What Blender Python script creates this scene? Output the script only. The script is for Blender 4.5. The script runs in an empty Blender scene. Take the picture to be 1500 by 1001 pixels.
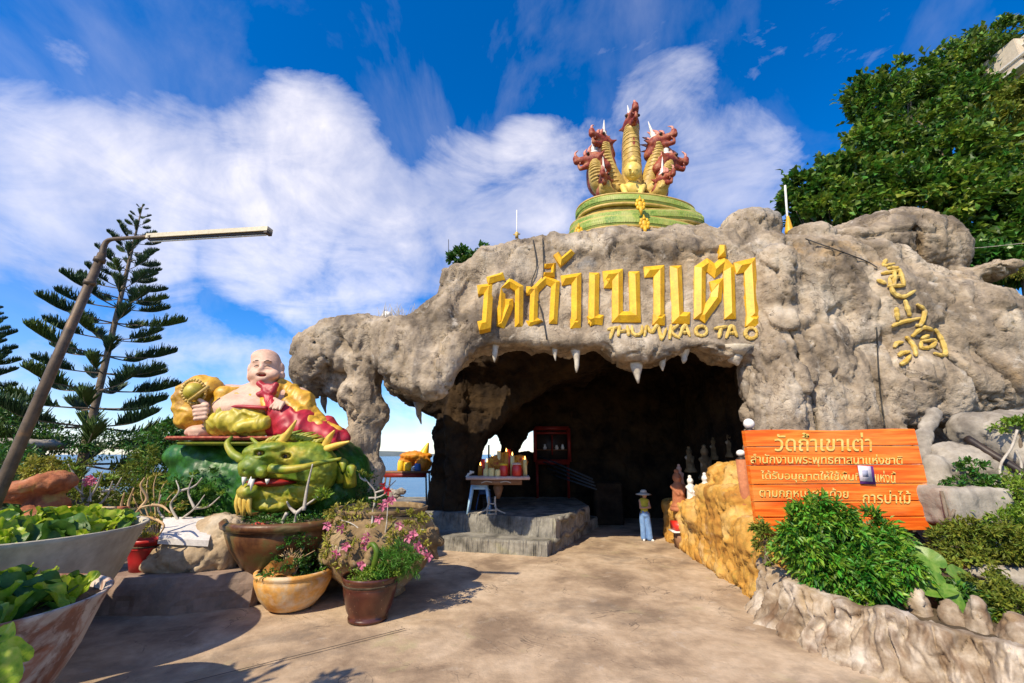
import bpy, bmesh, math, random
import numpy as np
from mathutils import Vector, Matrix, Euler
R = math.radians
random.seed(7); rng = np.random.default_rng(7)
scene = bpy.context.scene
COL = scene.collection

# ---------------------------------------------------------------- camera, sky, sun, exposure
CAM_H, PITCH, FPX = 2.6, R(14.9), 620.0
cd = bpy.data.cameras.new('camera'); cam = bpy.data.objects.new('camera', cd); COL.objects.link(cam)
cam.location = (0, 0, CAM_H); cam.rotation_euler = (math.pi/2 + PITCH, 0, 0)
cd.sensor_width = 36; cd.lens = FPX/1500*36; cd.clip_start = .05; cd.clip_end = 9000
scene.camera = cam
SUN_EL = R(43); SUN_TRAVEL = Vector((.60, .80, 0)).normalized()      # where the light travels to (on the ground)
sd = bpy.data.lights.new('sun', 'SUN'); sd.energy = 5.0; sd.angle = R(.55); sd.color = (1, .87, .66)
sun = bpy.data.objects.new('sun', sd); COL.objects.link(sun)
d = Vector((SUN_TRAVEL.x*math.cos(SUN_EL), SUN_TRAVEL.y*math.cos(SUN_EL), -math.sin(SUN_EL)))
sun.rotation_euler = d.to_track_quat('-Z', 'Y').to_euler(); sun.location = (-20, -25, 30)
vs = scene.view_settings; vs.view_transform = 'Standard'; vs.look = 'None'; vs.gamma = 1; vs.exposure = .38
vs.use_curve_mapping = False
try:
    scene.cycles.max_bounces = 6; scene.cycles.diffuse_bounces = 3; scene.cycles.transparent_max_bounces = 12
except Exception: pass

FW = np.array([0, math.cos(PITCH), math.sin(PITCH)]); UP = np.array([0, -math.sin(PITCH), math.cos(PITCH)])
CP = np.array([0, 0, CAM_H])
def ray(px, py):
    return FW + np.array([1., 0, 0])*(px-750)/FPX + UP*(500.5-py)/FPX
def P(px, py, Y):                       # the point seen at a pixel of the photograph at distance Y
    r = ray(px, py); return CP + r*(Y/r[1])
def GZ(px, py, z=0.0):                  # the point seen at a pixel on the level z
    r = ray(px, py); return CP + r*((z-CAM_H)/r[2])
def S(p):                               # metres per pixel at a point
    return float(np.dot(np.array(p)-CP, FW))/FPX

def px_dir(px, py):
    r = ray(px, py); return r/np.linalg.norm(r)

class NT:                               # tiny node-tree helper
    def __init__(s, tree): s.t = tree; s.n = tree.nodes; s.l = tree.links
    def add(s, typ, **kw):
        n = s.n.new(typ)
        for k, v in kw.items():
            if k in n.inputs.keys() and not hasattr(type(n), k): n.inputs[k].default_value = v
            else: setattr(n, k, v)
        return n
    def link(s, a, b): s.l.new(a, b)
    def math(s, op, a, b=None, clamp=False):
        n = s.n.new('ShaderNodeMath'); n.operation = op; n.use_clamp = clamp
        for i, v in enumerate((a, b)):
            if v is None: continue
            if isinstance(v, (int, float)): n.inputs[i].default_value = v
            else: s.l.new(v, n.inputs[i])
        return n.outputs[0]
    def vmath(s, op, a, b=None):
        n = s.n.new('ShaderNodeVectorMath'); n.operation = op
        for i, v in enumerate((a, b)):
            if v is None: continue
            if isinstance(v, (tuple, list, np.ndarray)): n.inputs[i].default_value = [float(q) for q in v]
            else: s.l.new(v, n.inputs[i])
        return n.outputs['Value'] if op in ('DOT_PRODUCT', 'LENGTH') else n.outputs[0]
    def ramp(s, fac, stops, interp='LINEAR'):
        n = s.n.new('ShaderNodeValToRGB'); n.color_ramp.interpolation = interp
        e = n.color_ramp.elements
        while len(e) < len(stops): e.new(.5)
        for el, (p, c) in zip(e, stops):
            el.position = p; el.color = (c, c, c, 1) if isinstance(c, (int, float)) else (*c, 1)
        s.l.new(fac, n.inputs[0]); return n.outputs[0]
    def noise(s, vec, scale, detail=5, rough=.55, dist=0.0):
        n = s.n.new('ShaderNodeTexNoise'); n.inputs['Scale'].default_value = scale; n.inputs['Detail'].default_value = detail
        n.inputs['Roughness'].default_value = rough; n.inputs['Distortion'].default_value = dist
        s.l.new(vec, n.inputs['Vector']); return n.outputs['Fac']
    def mix(s, fac, a, b, mode='MIX'):
        n = s.n.new('ShaderNodeMix'); n.data_type = 'RGBA'; n.blend_type = mode
        for i, v in ((0, fac), (6, a), (7, b)):
            if isinstance(v, (int, float)): n.inputs[i].default_value = v
            elif isinstance(v, (tuple, list)): n.inputs[i].default_value = (*v, 1) if len(v) == 3 else v
            else: s.l.new(v, n.inputs[i])
        return n.outputs[2]
    def mapping(s, vec, scale=(1, 1, 1), rot=(0, 0, 0), loc=(0, 0, 0)):
        n = s.n.new('ShaderNodeMapping'); n.inputs['Scale'].default_value = scale; n.inputs['Rotation'].default_value = rot
        n.inputs['Location'].default_value = loc; s.l.new(vec, n.inputs['Vector']); return n.outputs[0]

def make_world():
    w = bpy.data.worlds.new('World'); scene.world = w; w.use_nodes = True
    t = NT(w.node_tree); t.n.clear()
    sky = t.add('ShaderNodeTexSky'); sky.sky_type = 'NISHITA'; sky.sun_disc = False
    sky.sun_elevation = SUN_EL; sky.sun_rotation = math.atan2(-SUN_TRAVEL.x, -SUN_TRAVEL.y)
    sky.air_density = 1.0; sky.dust_density = .15; sky.ozone_density = 2.0; sky.altitude = 0
    hs = t.add('ShaderNodeHueSaturation'); hs.inputs['Saturation'].default_value = 1.34; hs.inputs['Value'].default_value = 1.34
    t.link(t.mix(1.0, sky.outputs[0], (.95, 1.0, 1.22), 'MULTIPLY'), hs.inputs['Color'])
    tc = t.add('ShaderNodeTexCoord'); dirv = t.vmath('NORMALIZE', tc.outputs['Generated'])
    # cloud layer laid over a flat ceiling: divide by height so that it compresses toward the horizon
    sep = t.add('ShaderNodeSeparateXYZ'); t.link(dirv, sep.inputs[0])
    zz = t.math('MAXIMUM', sep.outputs[2], .0)
    zz = t.math('ADD', zz, .16)
    comb = t.add('ShaderNodeCombineXYZ')
    t.link(t.math('DIVIDE', sep.outputs[0], zz), comb.inputs[0]); t.link(t.math('DIVIDE', sep.outputs[1], zz), comb.inputs[1])
    flat = comb.outputs[0]
    blobs = [  # pixel, angular radius (deg), weight : banks of cloud
        (20, 250, 10, .85), (140, 290, 10, .9), (270, 250, 8, .85), (380, 260, 8, .85), (470, 250, 9, .95), (400, 340, 9, .85),
        (540, 300, 8, .8), (560, 400, 9, .85), (480, 420, 7, .7), (680, 300, 9, .8), (780, 270, 8, .8), (640, 380, 9, .6),
        (850, 250, 7, .55), (980, 160, 7, .55), (1060, 250, 8, .7), (1100, 280, 6, .6), (1000, 230, 8, .6), (1250, 45, 5, .5), (60, 160, 9, .6),
        (20, 40, 10, .2), (160, 400, 9, .45), (60, 400, 8, .35), (330, 560, 9, .45), (120, 560, 12, .5), (960, 60, 10, .33), (1060, 90, 9, .36), (590, 620, 10, .4)]
    acc = None
    for (bx, by, rad, wt) in blobs:
        dp = t.vmath('DOT_PRODUCT', dirv, px_dir(bx, by))
        mr = t.add('ShaderNodeMapRange'); mr.interpolation_type = 'SMOOTHSTEP'
        mr.inputs['From Min'].default_value = math.cos(R(rad*1.35)); mr.inputs['From Max'].default_value = math.cos(R(rad*.35))
        mr.inputs['To Max'].default_value = wt; t.link(dp, mr.inputs['Value'])
        acc = mr.outputs[0] if acc is None else t.math('MAXIMUM', acc, mr.outputs[0])
    # clouds elsewhere go on as broken banks
    far = t.noise(flat, .35, 3, .5); far = t.ramp(far, [(.42, 0), (.62, .6)])
    front = t.math('GREATER_THAN', sep.outputs[1], .12)
    mrf = t.add('ShaderNodeMapRange'); mrf.inputs['From Min'].default_value = .1; mrf.inputs['From Max'].default_value = -.25
    t.link(sep.outputs[1], mrf.inputs['Value']); far = t.math('MULTIPLY', far, mrf.outputs[0])
    acc = t.math('MAXIMUM', acc, far)
    stretch = t.mapping(dirv, (1.0, 1.0, 2.4), (0, R(24), 0))
    n1 = t.noise(dirv, 3.4, 9, .60, .5); n2 = t.noise(stretch, 4.2, 8, .62, .7)
    nn = t.math('ADD', t.math('MULTIPLY', n1, .62), t.math('MULTIPLY', n2, .38))
    dens = t.math('ADD', t.math('MULTIPLY', acc, .85), t.math('MULTIPLY', t.math('SUBTRACT', nn, .5), 2.1))
    dens = t.ramp(dens, [(.34, 0), (.60, .5), (.98, 1)])
    st2 = t.mapping(dirv, (2.2, 1.0, 1.6), (0, R(-30), R(14)))
    cir = t.noise(st2, 1.5, 7, .58, .5); cir = t.ramp(cir, [(.48, 0), (.80, .28)])
    dens = t.math('MAXIMUM', dens, cir)
    dens = t.math('MULTIPLY', dens, .90)
    # cloud colour: bright edges, bluish grey bellies
    n3 = t.noise(t.vmath('ADD', dirv, (.12, .22, .1)), 3.0, 6, .55, .3)
    cc = t.ramp(n3, [(.42, (10.2, 9.6, 9.6)), (.64, (5.6, 5.8, 7.2))])
    col = t.mix(dens, hs.outputs[0], cc)
    bg = t.add('ShaderNodeBackground'); bg.inputs['Strength'].default_value = .10; t.link(col, bg.inputs['Color'])
    out = t.add('ShaderNodeOutputWorld'); t.link(bg.outputs[0], out.inputs[0])
make_world()

# ---------------------------------------------------------------- materials
def mat(name, cols=((.5, .5, .5),), rough=.8, scale=3.0, bump=0.0, bscale=25.0, metal=0.0, spec=.4, detail=6, trans=0.0,
        streak=None, spots=None, island=0.0, coords='Object', bands=None, coat=0.0, bdist=.02, sharp=None, emit=None, cracks=None):
    m = bpy.data.materials.new(name); m.use_nodes = True; t = NT(m.node_tree); t.n.clear()
    out = t.add('ShaderNodeOutputMaterial'); b = t.add('ShaderNodeBsdfPrincipled')
    tc = t.add('ShaderNodeTexCoord'); v = tc.outputs[coords]
    cols = list(cols)
    if len(cols) == 1: c = t.mix(0.0, cols[0], cols[0])
    else:
        n = t.noise(v, scale, detail, .6, .3)
        lo, hi = sharp or (.36, .64)
        k = len(cols)-1
        c = t.ramp(n, [(lo+(hi-lo)*i/k, cols[i]) for i in range(k+1)])
    # small all-over variation
    n = t.noise(v, scale*7, 4, .6); c = t.mix(t.ramp(n, [(.3, .0), (.8, .30)]), c, (0, 0, 0)) if rough > .45 else c
    if streak:
        sc, amt, colr = streak
        nv = t.noise(t.mapping(v, (sc, sc, sc*.10)), 1.0, 6, .6, .4)
        c = t.mix(t.ramp(nv, [(.48, 0), (.68, amt)]), c, colr)
    for sp in (spots or []):
        sc, lo2, hi2, amt, colr = sp
        nv = t.noise(t.mapping(v, (1, 1, 1), loc=(sc*3.1, 1.7*sc, .3)), sc, 6, .62, .5)
        c = t.mix(t.ramp(nv, [(lo2, 0), (hi2, amt)]), c, colr)
    if cracks:                           # hairline cracks along the zero line of a warped noise
        sc, wd, amt, colr = cracks
        for k_ in (0, 1):
            nv = t.noise(t.mapping(v, (1, 1, 1), loc=(k_*7.7, k_*3.1, 0)), sc*(1+.8*k_), 5, .55, .8); ab = t.math('ABSOLUTE', t.math('SUBTRACT', nv, .5))
            gate = t.ramp(t.noise(t.mapping(v, (1, 1, 1), loc=(k_*5, 9, 0)), sc*1.5, 2), [(.50, 0), (.60, amt)])
            c = t.mix(t.math('MULTIPLY', t.ramp(ab, [(0, 1), (wd, 0)]), gate), c, colr)
    if bands:                            # painted scale pattern
        sc, amt, colr = bands
        vo = t.add('ShaderNodeTexVoronoi'); vo.inputs['Scale'].default_value = sc; t.link(v, vo.inputs['Vector'])
        vo.feature = 'DISTANCE_TO_EDGE'
        c = t.mix(t.ramp(vo.outputs['Distance'], [(.02, amt), (.10, 0)]), c, colr)
    if island:
        g = t.add('ShaderNodeNewGeometry')
        hs = t.add('ShaderNodeHueSaturation'); t.link(c, hs.inputs['Color'])
        r_ = g.outputs['Random Per Island']
        t.link(t.math('ADD', t.math('MULTIPLY', r_, island*.10), .5-island*.05), hs.inputs['Hue'])
        r2 = t.math('FRACT', t.math('MULTIPLY', r_, 17.3))
        t.link(t.math('ADD', t.math('MULTIPLY', r2, island*1.2), 1-island*.6), hs.inputs['Value'])
        c = hs.outputs[0]
    t.link(c, b.inputs['Base Color']); b.inputs['Roughness'].default_value = rough; b.inputs['Metallic'].default_value = metal
    b.inputs['Specular IOR Level'].default_value = spec; b.inputs['Coat Weight'].default_value = coat
    if emit: b.inputs['Emission Color'].default_value = (*emit[0], 1); b.inputs['Emission Strength'].default_value = emit[1]
    if bump:
        n = t.noise(v, bscale, 8, .62); n2 = t.noise(v, bscale*.23, 5, .6, .5)
        h = t.math('ADD', t.math('MULTIPLY', n, .5), n2)
        bp = t.add('ShaderNodeBump'); bp.inputs['Strength'].default_value = bump; bp.inputs['Distance'].default_value = bdist
        t.link(h, bp.inputs['Height']); t.link(bp.outputs[0], b.inputs['Normal'])
    sh = b.outputs[0]
    if trans:
        tr = t.add('ShaderNodeBsdfTranslucent'); t.link(c, tr.inputs['Color'])
        mx = t.add('ShaderNodeMixShader'); mx.inputs[0].default_value = trans; t.link(sh, mx.inputs[1]); t.link(tr.outputs[0], mx.inputs[2]); sh = mx.outputs[0]
    t.link(sh, out.inputs[0]); return m

# ---------------------------------------------------------------- numpy gradient noise
_perm = rng.permutation(256); _perm = np.concatenate([_perm, _perm, _perm])
_g = rng.normal(size=(256, 3)); _g /= np.linalg.norm(_g, axis=1)[:, None]
def gnoise(p):
    p = np.asarray(p, dtype=np.float64); i = np.floor(p).astype(int); f = p-i; i &= 255
    u = f*f*f*(f*(f*6-15)+10); r = np.zeros(len(p))
    for dx in (0, 1):
        for dy in (0, 1):
            for dz in (0, 1):
                h = _perm[_perm[_perm[(i[:, 0]+dx) & 255]+((i[:, 1]+dy) & 255)]+((i[:, 2]+dz) & 255)]
                gd = _g[h]; dot = gd[:, 0]*(f[:, 0]-dx)+gd[:, 1]*(f[:, 1]-dy)+gd[:, 2]*(f[:, 2]-dz)
                w = (u[:, 0] if dx else 1-u[:, 0])*(u[:, 1] if dy else 1-u[:, 1])*(u[:, 2] if dz else 1-u[:, 2])
                r += w*dot
    return r*1.6
def fbm(p, sc, octv=4, gain=.5):
    r = 0; a = 1
    for k in range(octv): r = r+a*gnoise(p*sc+k*17.3); a *= gain; sc *= 2.03
    return r
def worley(p, seed=0):                  # nearest two feature distances and the nearest cell's own random value
    i = np.floor(p).astype(int); n = len(p); f1 = np.full(n, 9.); f2 = np.full(n, 9.); rv = np.zeros(n)
    for dx in (-1, 0, 1):
        for dy in (-1, 0, 1):
            for dz in (-1, 0, 1):
                c = i+np.array([dx, dy, dz]); h = _perm[_perm[_perm[(c[:, 0]+seed) & 255]+(c[:, 1] & 255)]+(c[:, 2] & 255)]
                d_ = np.linalg.norm(c+.5+.42*_g[h]-p, axis=1); m = d_ < f1
                f2 = np.where(m, f1, np.minimum(f2, d_)); f1 = np.where(m, d_, f1); rv = np.where(m, h/255., rv)
    return f1, f2, rv
def crags(p, sc, depth, step, warp=.25, w=.07, seed=0):   # broken plates with sunken joints
    q = p*sc; q = q+warp*np.stack([fbm(p+s_, 1.6*sc, 3) for s_ in (0, 19, 41)], 1)
    f1, f2, rv = worley(q, seed); return step*(rv-.5)-depth*np.exp(-(f2-f1)/w)
def ridged(p, sc, octv=3):
    r = 0; a = 1
    for k in range(octv): r = r+a*(1-2*np.abs(gnoise(p*sc+k*11.7))); a *= .5; sc *= 2.1
    return r

# ---------------------------------------------------------------- sculpting with distance fields
def smin(a, b, k):
    h = np.maximum(k-np.abs(a-b), 0)/k; return np.minimum(a, b)-h*h*k*.25
def rotm(e): return np.array(Euler(e).to_matrix())
def E(c, r, rot=None, k=.1, op='+'): return dict(t='E', c=np.array(c, float), r=np.array(r if hasattr(r, '__len__') else (r, r, r), float), R=None if rot is None else rotm(rot), k=k, op=op)
def C(a, b, ra, rb=None, k=.1, op='+'): return dict(t='C', a=np.array(a, float), b=np.array(b, float), ra=ra, rb=ra if rb is None else rb, k=k, op=op)
def B(c, h, rd=.05, rot=None, k=.1, op='+'): return dict(t='B', c=np.array(c, float), h=np.array(h, float), rd=rd, R=None if rot is None else rotm(rot), k=k, op=op)
def PG(pts, y0, y1, k=.3, op='+', tilt=0.0, zt=0.0, rd=.4):   # outline in X-Z (points with their own depth), thick in Y
    return dict(t='P', pts=[(p[0], p[2]) for p in pts], y0=y0, y1=y1, k=k, op=op, tilt=tilt, zt=zt, rd=rd)
def bounds(q):
    if q['t'] == 'E': m = max(q['r']) if q['R'] is not None else q['r']; return q['c']-m, q['c']+m
    if q['t'] == 'C': m = max(q['ra'], q['rb']); return np.minimum(q['a'], q['b'])-m, np.maximum(q['a'], q['b'])+m
    if q['t'] == 'B': m = np.linalg.norm(q['h'])+q['rd'] if q['R'] is not None else q['h']+q['rd']; return q['c']-m, q['c']+m
    xs = [p[0] for p in q['pts']]; zs = [p[1] for p in q['pts']]
    e = abs(q['tilt'])*(max(zs)-min(zs))
    return np.array([min(xs), q['y0']-e, min(zs)]), np.array([max(xs), q['y1']+e, max(zs)])
def dist(q, X, Y, Z):
    if q['t'] == 'C':
        a, b = q['a'], q['b']; ab = b-a; L = max(ab @ ab, 1e-9)
        h = np.clip(((X-a[0])*ab[0]+(Y-a[1])*ab[1]+(Z-a[2])*ab[2])/L, 0, 1)
        return np.sqrt((X-a[0]-h*ab[0])**2+(Y-a[1]-h*ab[1])**2+(Z-a[2]-h*ab[2])**2)-(q['ra']+h*(q['rb']-q['ra']))
    if q['t'] == 'P':
        x2, z2 = X[:, :1, :][:, 0, :], Z[:, :1, :][:, 0, :]; n = len(q['pts'])
        dd = np.full(x2.shape, 1e9); ins = np.zeros(x2.shape, bool)
        for i in range(n):
            ax, az = q['pts'][i]; bx, bz = q['pts'][(i+1) % n]; ex, ez = bx-ax, bz-az
            h = np.clip(((x2-ax)*ex+(z2-az)*ez)/max(ex*ex+ez*ez, 1e-9), 0, 1)
            dd = np.minimum(dd, (x2-ax-h*ex)**2+(z2-az-h*ez)**2)
            c = ((az > z2) != (bz > z2))
            with np.errstate(divide='ignore', invalid='ignore'):
                xx = ax+(z2-az)*ex/(ez if abs(ez) > 1e-9 else 1e-9)
            ins ^= c & (x2 < xx)
        dd = np.sqrt(dd)*np.where(ins, -1, 1); d2 = dd[:, None, :]+0*Y
        yy = Y-q['tilt']*(Z-q['zt']); d3 = np.maximum(q['y0']-yy, yy-q['y1'])
        return -smin(-d2, -d3, q['rd'])
    c = q['c']; x, y, z = X-c[0], Y-c[1], Z-c[2]
    if q['R'] is not None:
        M = q['R']; x, y, z = M[0, 0]*x+M[1, 0]*y+M[2, 0]*z, M[0, 1]*x+M[1, 1]*y+M[2, 1]*z, M[0, 2]*x+M[1, 2]*y+M[2, 2]*z
    if q['t'] == 'E':
        r = q['r']; k0 = np.sqrt((x/r[0])**2+(y/r[1])**2+(z/r[2])**2); k1 = np.sqrt((x/r[0]**2)**2+(y/r[1]**2)**2+(z/r[2]**2)**2)
        return np.where(k1 > 1e-6, k0*(k0-1)/np.maximum(k1, 1e-6), -min(r))
    h = q['h']; a, b, c2 = np.abs(x)-h[0], np.abs(y)-h[1], np.abs(z)-h[2]
    return np.sqrt(np.maximum(a, 0)**2+np.maximum(b, 0)**2+np.maximum(c2, 0)**2)+np.minimum(np.maximum(a, np.maximum(b, c2)), 0)-q['rd']
def sculpt(prims, res, lo=None, hi=None):
    bs = [bounds(q) for q in prims if q['op'] == '+']
    if lo is None: lo = np.min([b[0] for b in bs], axis=0)-2.5*res-.03
    if hi is None: hi = np.max([b[1] for b in bs], axis=0)+2.5*res+.03
    lo, hi = np.array(lo, float), np.array(hi, float); n = np.ceil((hi-lo)/res).astype(int)+1
    V = np.full(n, 3.0, np.float32); ax = [lo[i]+np.arange(n[i])*res for i in range(3)]
    for q in prims:
        a, b = bounds(q); m = q['k']+3*res
        i0 = np.clip(np.floor((a-m-lo)/res).astype(int), 0, n); i1 = np.clip(np.ceil((b+m-lo)/res).astype(int)+1, 0, n)
        if np.any(i1 <= i0): continue
        X, Y, Z = np.meshgrid(*[ax[i][i0[i]:i1[i]] for i in range(3)], indexing='ij', sparse=(q['t'] != 'P'))
        D = dist(q, X, Y, Z); sl = tuple(slice(i0[i], i1[i]) for i in range(3)); v = V[sl]
        V[sl] = smin(v, D, q['k']) if q['op'] == '+' else -smin(-v, D, q['k'])
    return surfnet(V, lo, res)
def surfnet(V, lo, res):
    n = V.shape; ins = V < 0
    c = [ins[dx:n[0]-1+dx, dy:n[1]-1+dy, dz:n[2]-1+dz] for dx in (0, 1) for dy in (0, 1) for dz in (0, 1)]
    s = np.sum(np.array(c, dtype=np.uint8), axis=0); act = (s > 0) & (s < 8)
    idx = np.full(act.shape, -1, np.int64); ii = np.argwhere(act); idx[act] = np.arange(len(ii))
    pos = np.zeros((len(ii), 3)); cnt = np.zeros(len(ii))
    corners = [(dx, dy, dz) for dx in (0, 1) for dy in (0, 1) for dz in (0, 1)]
    cv = {q: V[ii[:, 0]+q[0], ii[:, 1]+q[1], ii[:, 2]+q[2]].astype(float) for q in corners}
    for q in corners:
        for a in range(3):
            if q[a]: continue
            q2 = list(q); q2[a] = 1; v0, v1 = cv[q], cv[tuple(q2)]
            m = (v0 < 0) != (v1 < 0); t = np.where(m, v0/np.where(m, v0-v1, 1), 0)
            p = np.array(q, float)[None, :].repeat(len(ii), 0); p[:, a] += t
            pos += p*m[:, None]; cnt += m
    verts = lo+(ii+pos/cnt[:, None])*res
    quads = []
    for a in range(3):
        b, c_ = (a+1) % 3, (a+2) % 3
        sl0 = [slice(1, -1)]*3; sl0[a] = slice(0, n[a]-1); sl1 = list(sl0); sl1[a] = slice(1, n[a])
        A, Bv = ins[tuple(sl0)], ins[tuple(sl1)]; e = np.argwhere(A != Bv)
        if len(e) == 0: continue
        off = np.ones(3, int); off[a] = 0; g = e+off; inside0 = A[tuple(e.T)]
        db = np.zeros(3, int); db[b] = 1; dc = np.zeros(3, int); dc[c_] = 1
        q = np.stack([idx[tuple((g-db-dc).T)], idx[tuple((g-dc).T)], idx[tuple(g.T)], idx[tuple((g-db).T)]], 1)
        q[~inside0] = q[~inside0][:, ::-1]; quads.append(q)
    F = np.concatenate(quads); F = F[(F >= 0).all(1)]
    return verts, F
def vnormals(v, f):
    n = np.zeros_like(v); a = np.cross(v[f[:, 2]]-v[f[:, 0]], v[f[:, 3]]-v[f[:, 1]])
    for k in range(4): np.add.at(n, f[:, k], a)
    return n/np.maximum(np.linalg.norm(n, axis=1), 1e-9)[:, None]

# ---------------------------------------------------------------- mesh and object helpers
def me_from(v, f, smooth=True, name='m'):
    me = bpy.data.meshes.new(name); v = np.asarray(v, dtype=np.float32)
    if isinstance(f, np.ndarray) and f.ndim == 2:
        k = f.shape[1]; me.vertices.add(len(v)); me.vertices.foreach_set('co', v.ravel())
        me.loops.add(len(f)*k); me.loops.foreach_set('vertex_index', f.astype(np.int32).ravel())
        me.polygons.add(len(f)); me.polygons.foreach_set('loop_start', np.arange(0, len(f)*k, k, dtype=np.int32))
        me.polygons.foreach_set('loop_total', np.full(len(f), k, np.int32)); me.update(calc_edges=True)
    else: me.from_pydata([tuple(map(float, q)) for q in v], [], f); me.update()
    me.polygons.foreach_set('use_smooth', np.full(len(me.polygons), smooth)); return me
def tag(o, label=None, cat=None, group=None, kind=None):
    if label: o['label'] = label
    if cat: o['category'] = cat
    if group: o['group'] = group
    if kind: o['kind'] = kind
    return o
def empty(name, loc, label, cat, group=None):
    o = bpy.data.objects.new(name, None); COL.objects.link(o); o.location = [float(q) for q in loc]; o.empty_display_size = .2
    return tag(o, label, cat, group)
def wloc(o):
    v = Vector((0, 0, 0))
    while o is not None: v = v+o.location; o = o.parent
    return v
def obj(name, vf, m, parent=None, smooth=True, label=None, kind=None):   # vf in world coordinates
    o_ = np.array(wloc(parent)) if parent is not None else np.zeros(3)
    me = me_from(np.asarray(vf[0])-o_, vf[1], smooth, name); me.materials.append(m)
    ob = bpy.data.objects.new(name, me); COL.objects.link(ob); ob.parent = parent
    return tag(ob, label, kind=kind)
def inst(name, me, parent, loc, rot=(0, 0, 0), sc=(1, 1, 1), label=None, m=None):
    ob = bpy.data.objects.new(name, me); COL.objects.link(ob); ob.parent = parent
    b = wloc(parent) if parent is not None else Vector((0, 0, 0))
    ob.location = Vector([float(q) for q in loc])-b; ob.rotation_euler = rot; ob.scale = sc if hasattr(sc, '__len__') else (sc, sc, sc)
    if m: me.materials.clear(); me.materials.append(m)
    return tag(ob, label)
def join(parts):                       # list of (v,f) -> one (v, list-of-faces)
    V = []; F = []; n = 0
    for v, f in parts:
        V.append(np.asarray(v, float).reshape(-1, 3)); F += [tuple(int(i)+n for i in q) for q in f]; n += len(v)
    return np.concatenate(V), F
def box(c, h, rotz=0, rot=None):
    v = np.array([(x, y, z) for x in (-1, 1) for y in (-1, 1) for z in (-1, 1)], float)*np.array(h)
    M = rotm(rot) if rot is not None else rotm((0, 0, rotz)); v = v @ M.T+np.array(c, float)
    return v, [(0, 1, 3, 2), (4, 6, 7, 5), (0, 4, 5, 1), (2, 3, 7, 6), (0, 2, 6, 4), (1, 5, 7, 3)]
def bevbox(c, h, bev=.01, rotz=0, rot=None):
    bm = bmesh.new(); bmesh.ops.create_cube(bm, size=2); bmesh.ops.scale(bm, vec=h, verts=bm.verts)
    bmesh.ops.bevel(bm, geom=bm.edges, offset=bev, segments=2, affect='EDGES'); bm.verts.index_update()
    v = np.array([q.co[:] for q in bm.verts]); f = [tuple(l.index for l in q.verts) for q in bm.faces]; bm.free()
    M = rotm(rot) if rot is not None else rotm((0, 0, rotz)); return v @ M.T+np.array(c, float), f
def sphere(c, r, n=12, m_=20):
    r = np.array(r if hasattr(r, '__len__') else (r, r, r), float); V = [(0, 0, 1)]; F = []
    for i in range(1, n):
        th = math.pi*i/n
        for j in range(m_): V.append((math.sin(th)*math.cos(2*math.pi*j/m_), math.sin(th)*math.sin(2*math.pi*j/m_), math.cos(th)))
    V.append((0, 0, -1)); L = len(V)-1
    for j in range(m_): F.append((0, 1+j, 1+(j+1) % m_)); F.append((L, L-m_+(j+1) % m_, L-m_+j))
    for i in range(n-2):
        for j in range(m_): a = 1+i*m_; F.append((a+j, a+m_+j, a+m_+(j+1) % m_, a+(j+1) % m_))
    return np.array(V)*r+np.array(c, float), F
def lathe(prof, c=(0, 0, 0), seg=40, wob=None):   # prof: list of (r,z)
    V = []; F = []; n = len(prof)
    for i, (r, z) in enumerate(prof):
        for j in range(seg):
            a = 2*math.pi*j/seg; rr = r*(1+(wob(a, z) if wob else 0)); V.append((rr*math.cos(a), rr*math.sin(a), z))
    for i in range(n-1):
        for j in range(seg): F.append((i*seg+j, i*seg+(j+1) % seg, (i+1)*seg+(j+1) % seg, (i+1)*seg+j))
    F.append(tuple(range(seg))[::-1]); F.append(tuple(range((n-1)*seg, n*seg)))
    return np.array(V)+np.array(c, float), F
def tube(pts, r, seg=8, cap=True, flat=None):   # swept tube; r number or list
    pts = [np.array(p, float) for p in pts]; n = len(pts); rs = r if hasattr(r, '__len__') else [r]*n; V = []; F = []
    t0 = pts[1]-pts[0]; t0 /= np.linalg.norm(t0); u = np.cross(t0, (0, 0, 1) if abs(t0[2]) < .9 else (1, 0, 0)); u /= np.linalg.norm(u)
    for i in range(n):
        t = pts[min(i+1, n-1)]-pts[max(i-1, 0)]; t /= max(np.linalg.norm(t), 1e-9)
        u = u-t*(u @ t); u /= max(np.linalg.norm(u), 1e-9); w = np.cross(t, u)
        for j in range(seg):
            a = 2*math.pi*j/seg; V.append(pts[i]+rs[i]*(u*math.cos(a)+w*math.sin(a)*(flat or 1)))
    for i in range(n-1):
        for j in range(seg): F.append((i*seg+j, i*seg+(j+1) % seg, (i+1)*seg+(j+1) % seg, (i+1)*seg+j))
    if cap: F.append(tuple(range(seg))[::-1]); F.append(tuple(range((n-1)*seg, n*seg)))
    return np.array(V), F
def curve(pts, n=24):                  # Catmull-Rom through points
    pts = [np.array(p, float) for p in pts]; pts = [2*pts[0]-pts[1]]+pts+[2*pts[-1]-pts[-2]]; m = len(pts)-3; out = []
    for i in range(n):
        s = i/(n-1)*m; k = min(int(s), m-1); t = s-k; a, b, c, e = pts[k:k+4]
        out.append(.5*((2*b)+(-a+c)*t+(2*a-5*b+4*c-e)*t*t+(-a+3*b-3*c+e)*t**3))
    return out
def interp(prof, n):                   # resample radii
    xs = np.linspace(0, 1, len(prof)); return list(np.interp(np.linspace(0, 1, n), xs, prof))
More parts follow.
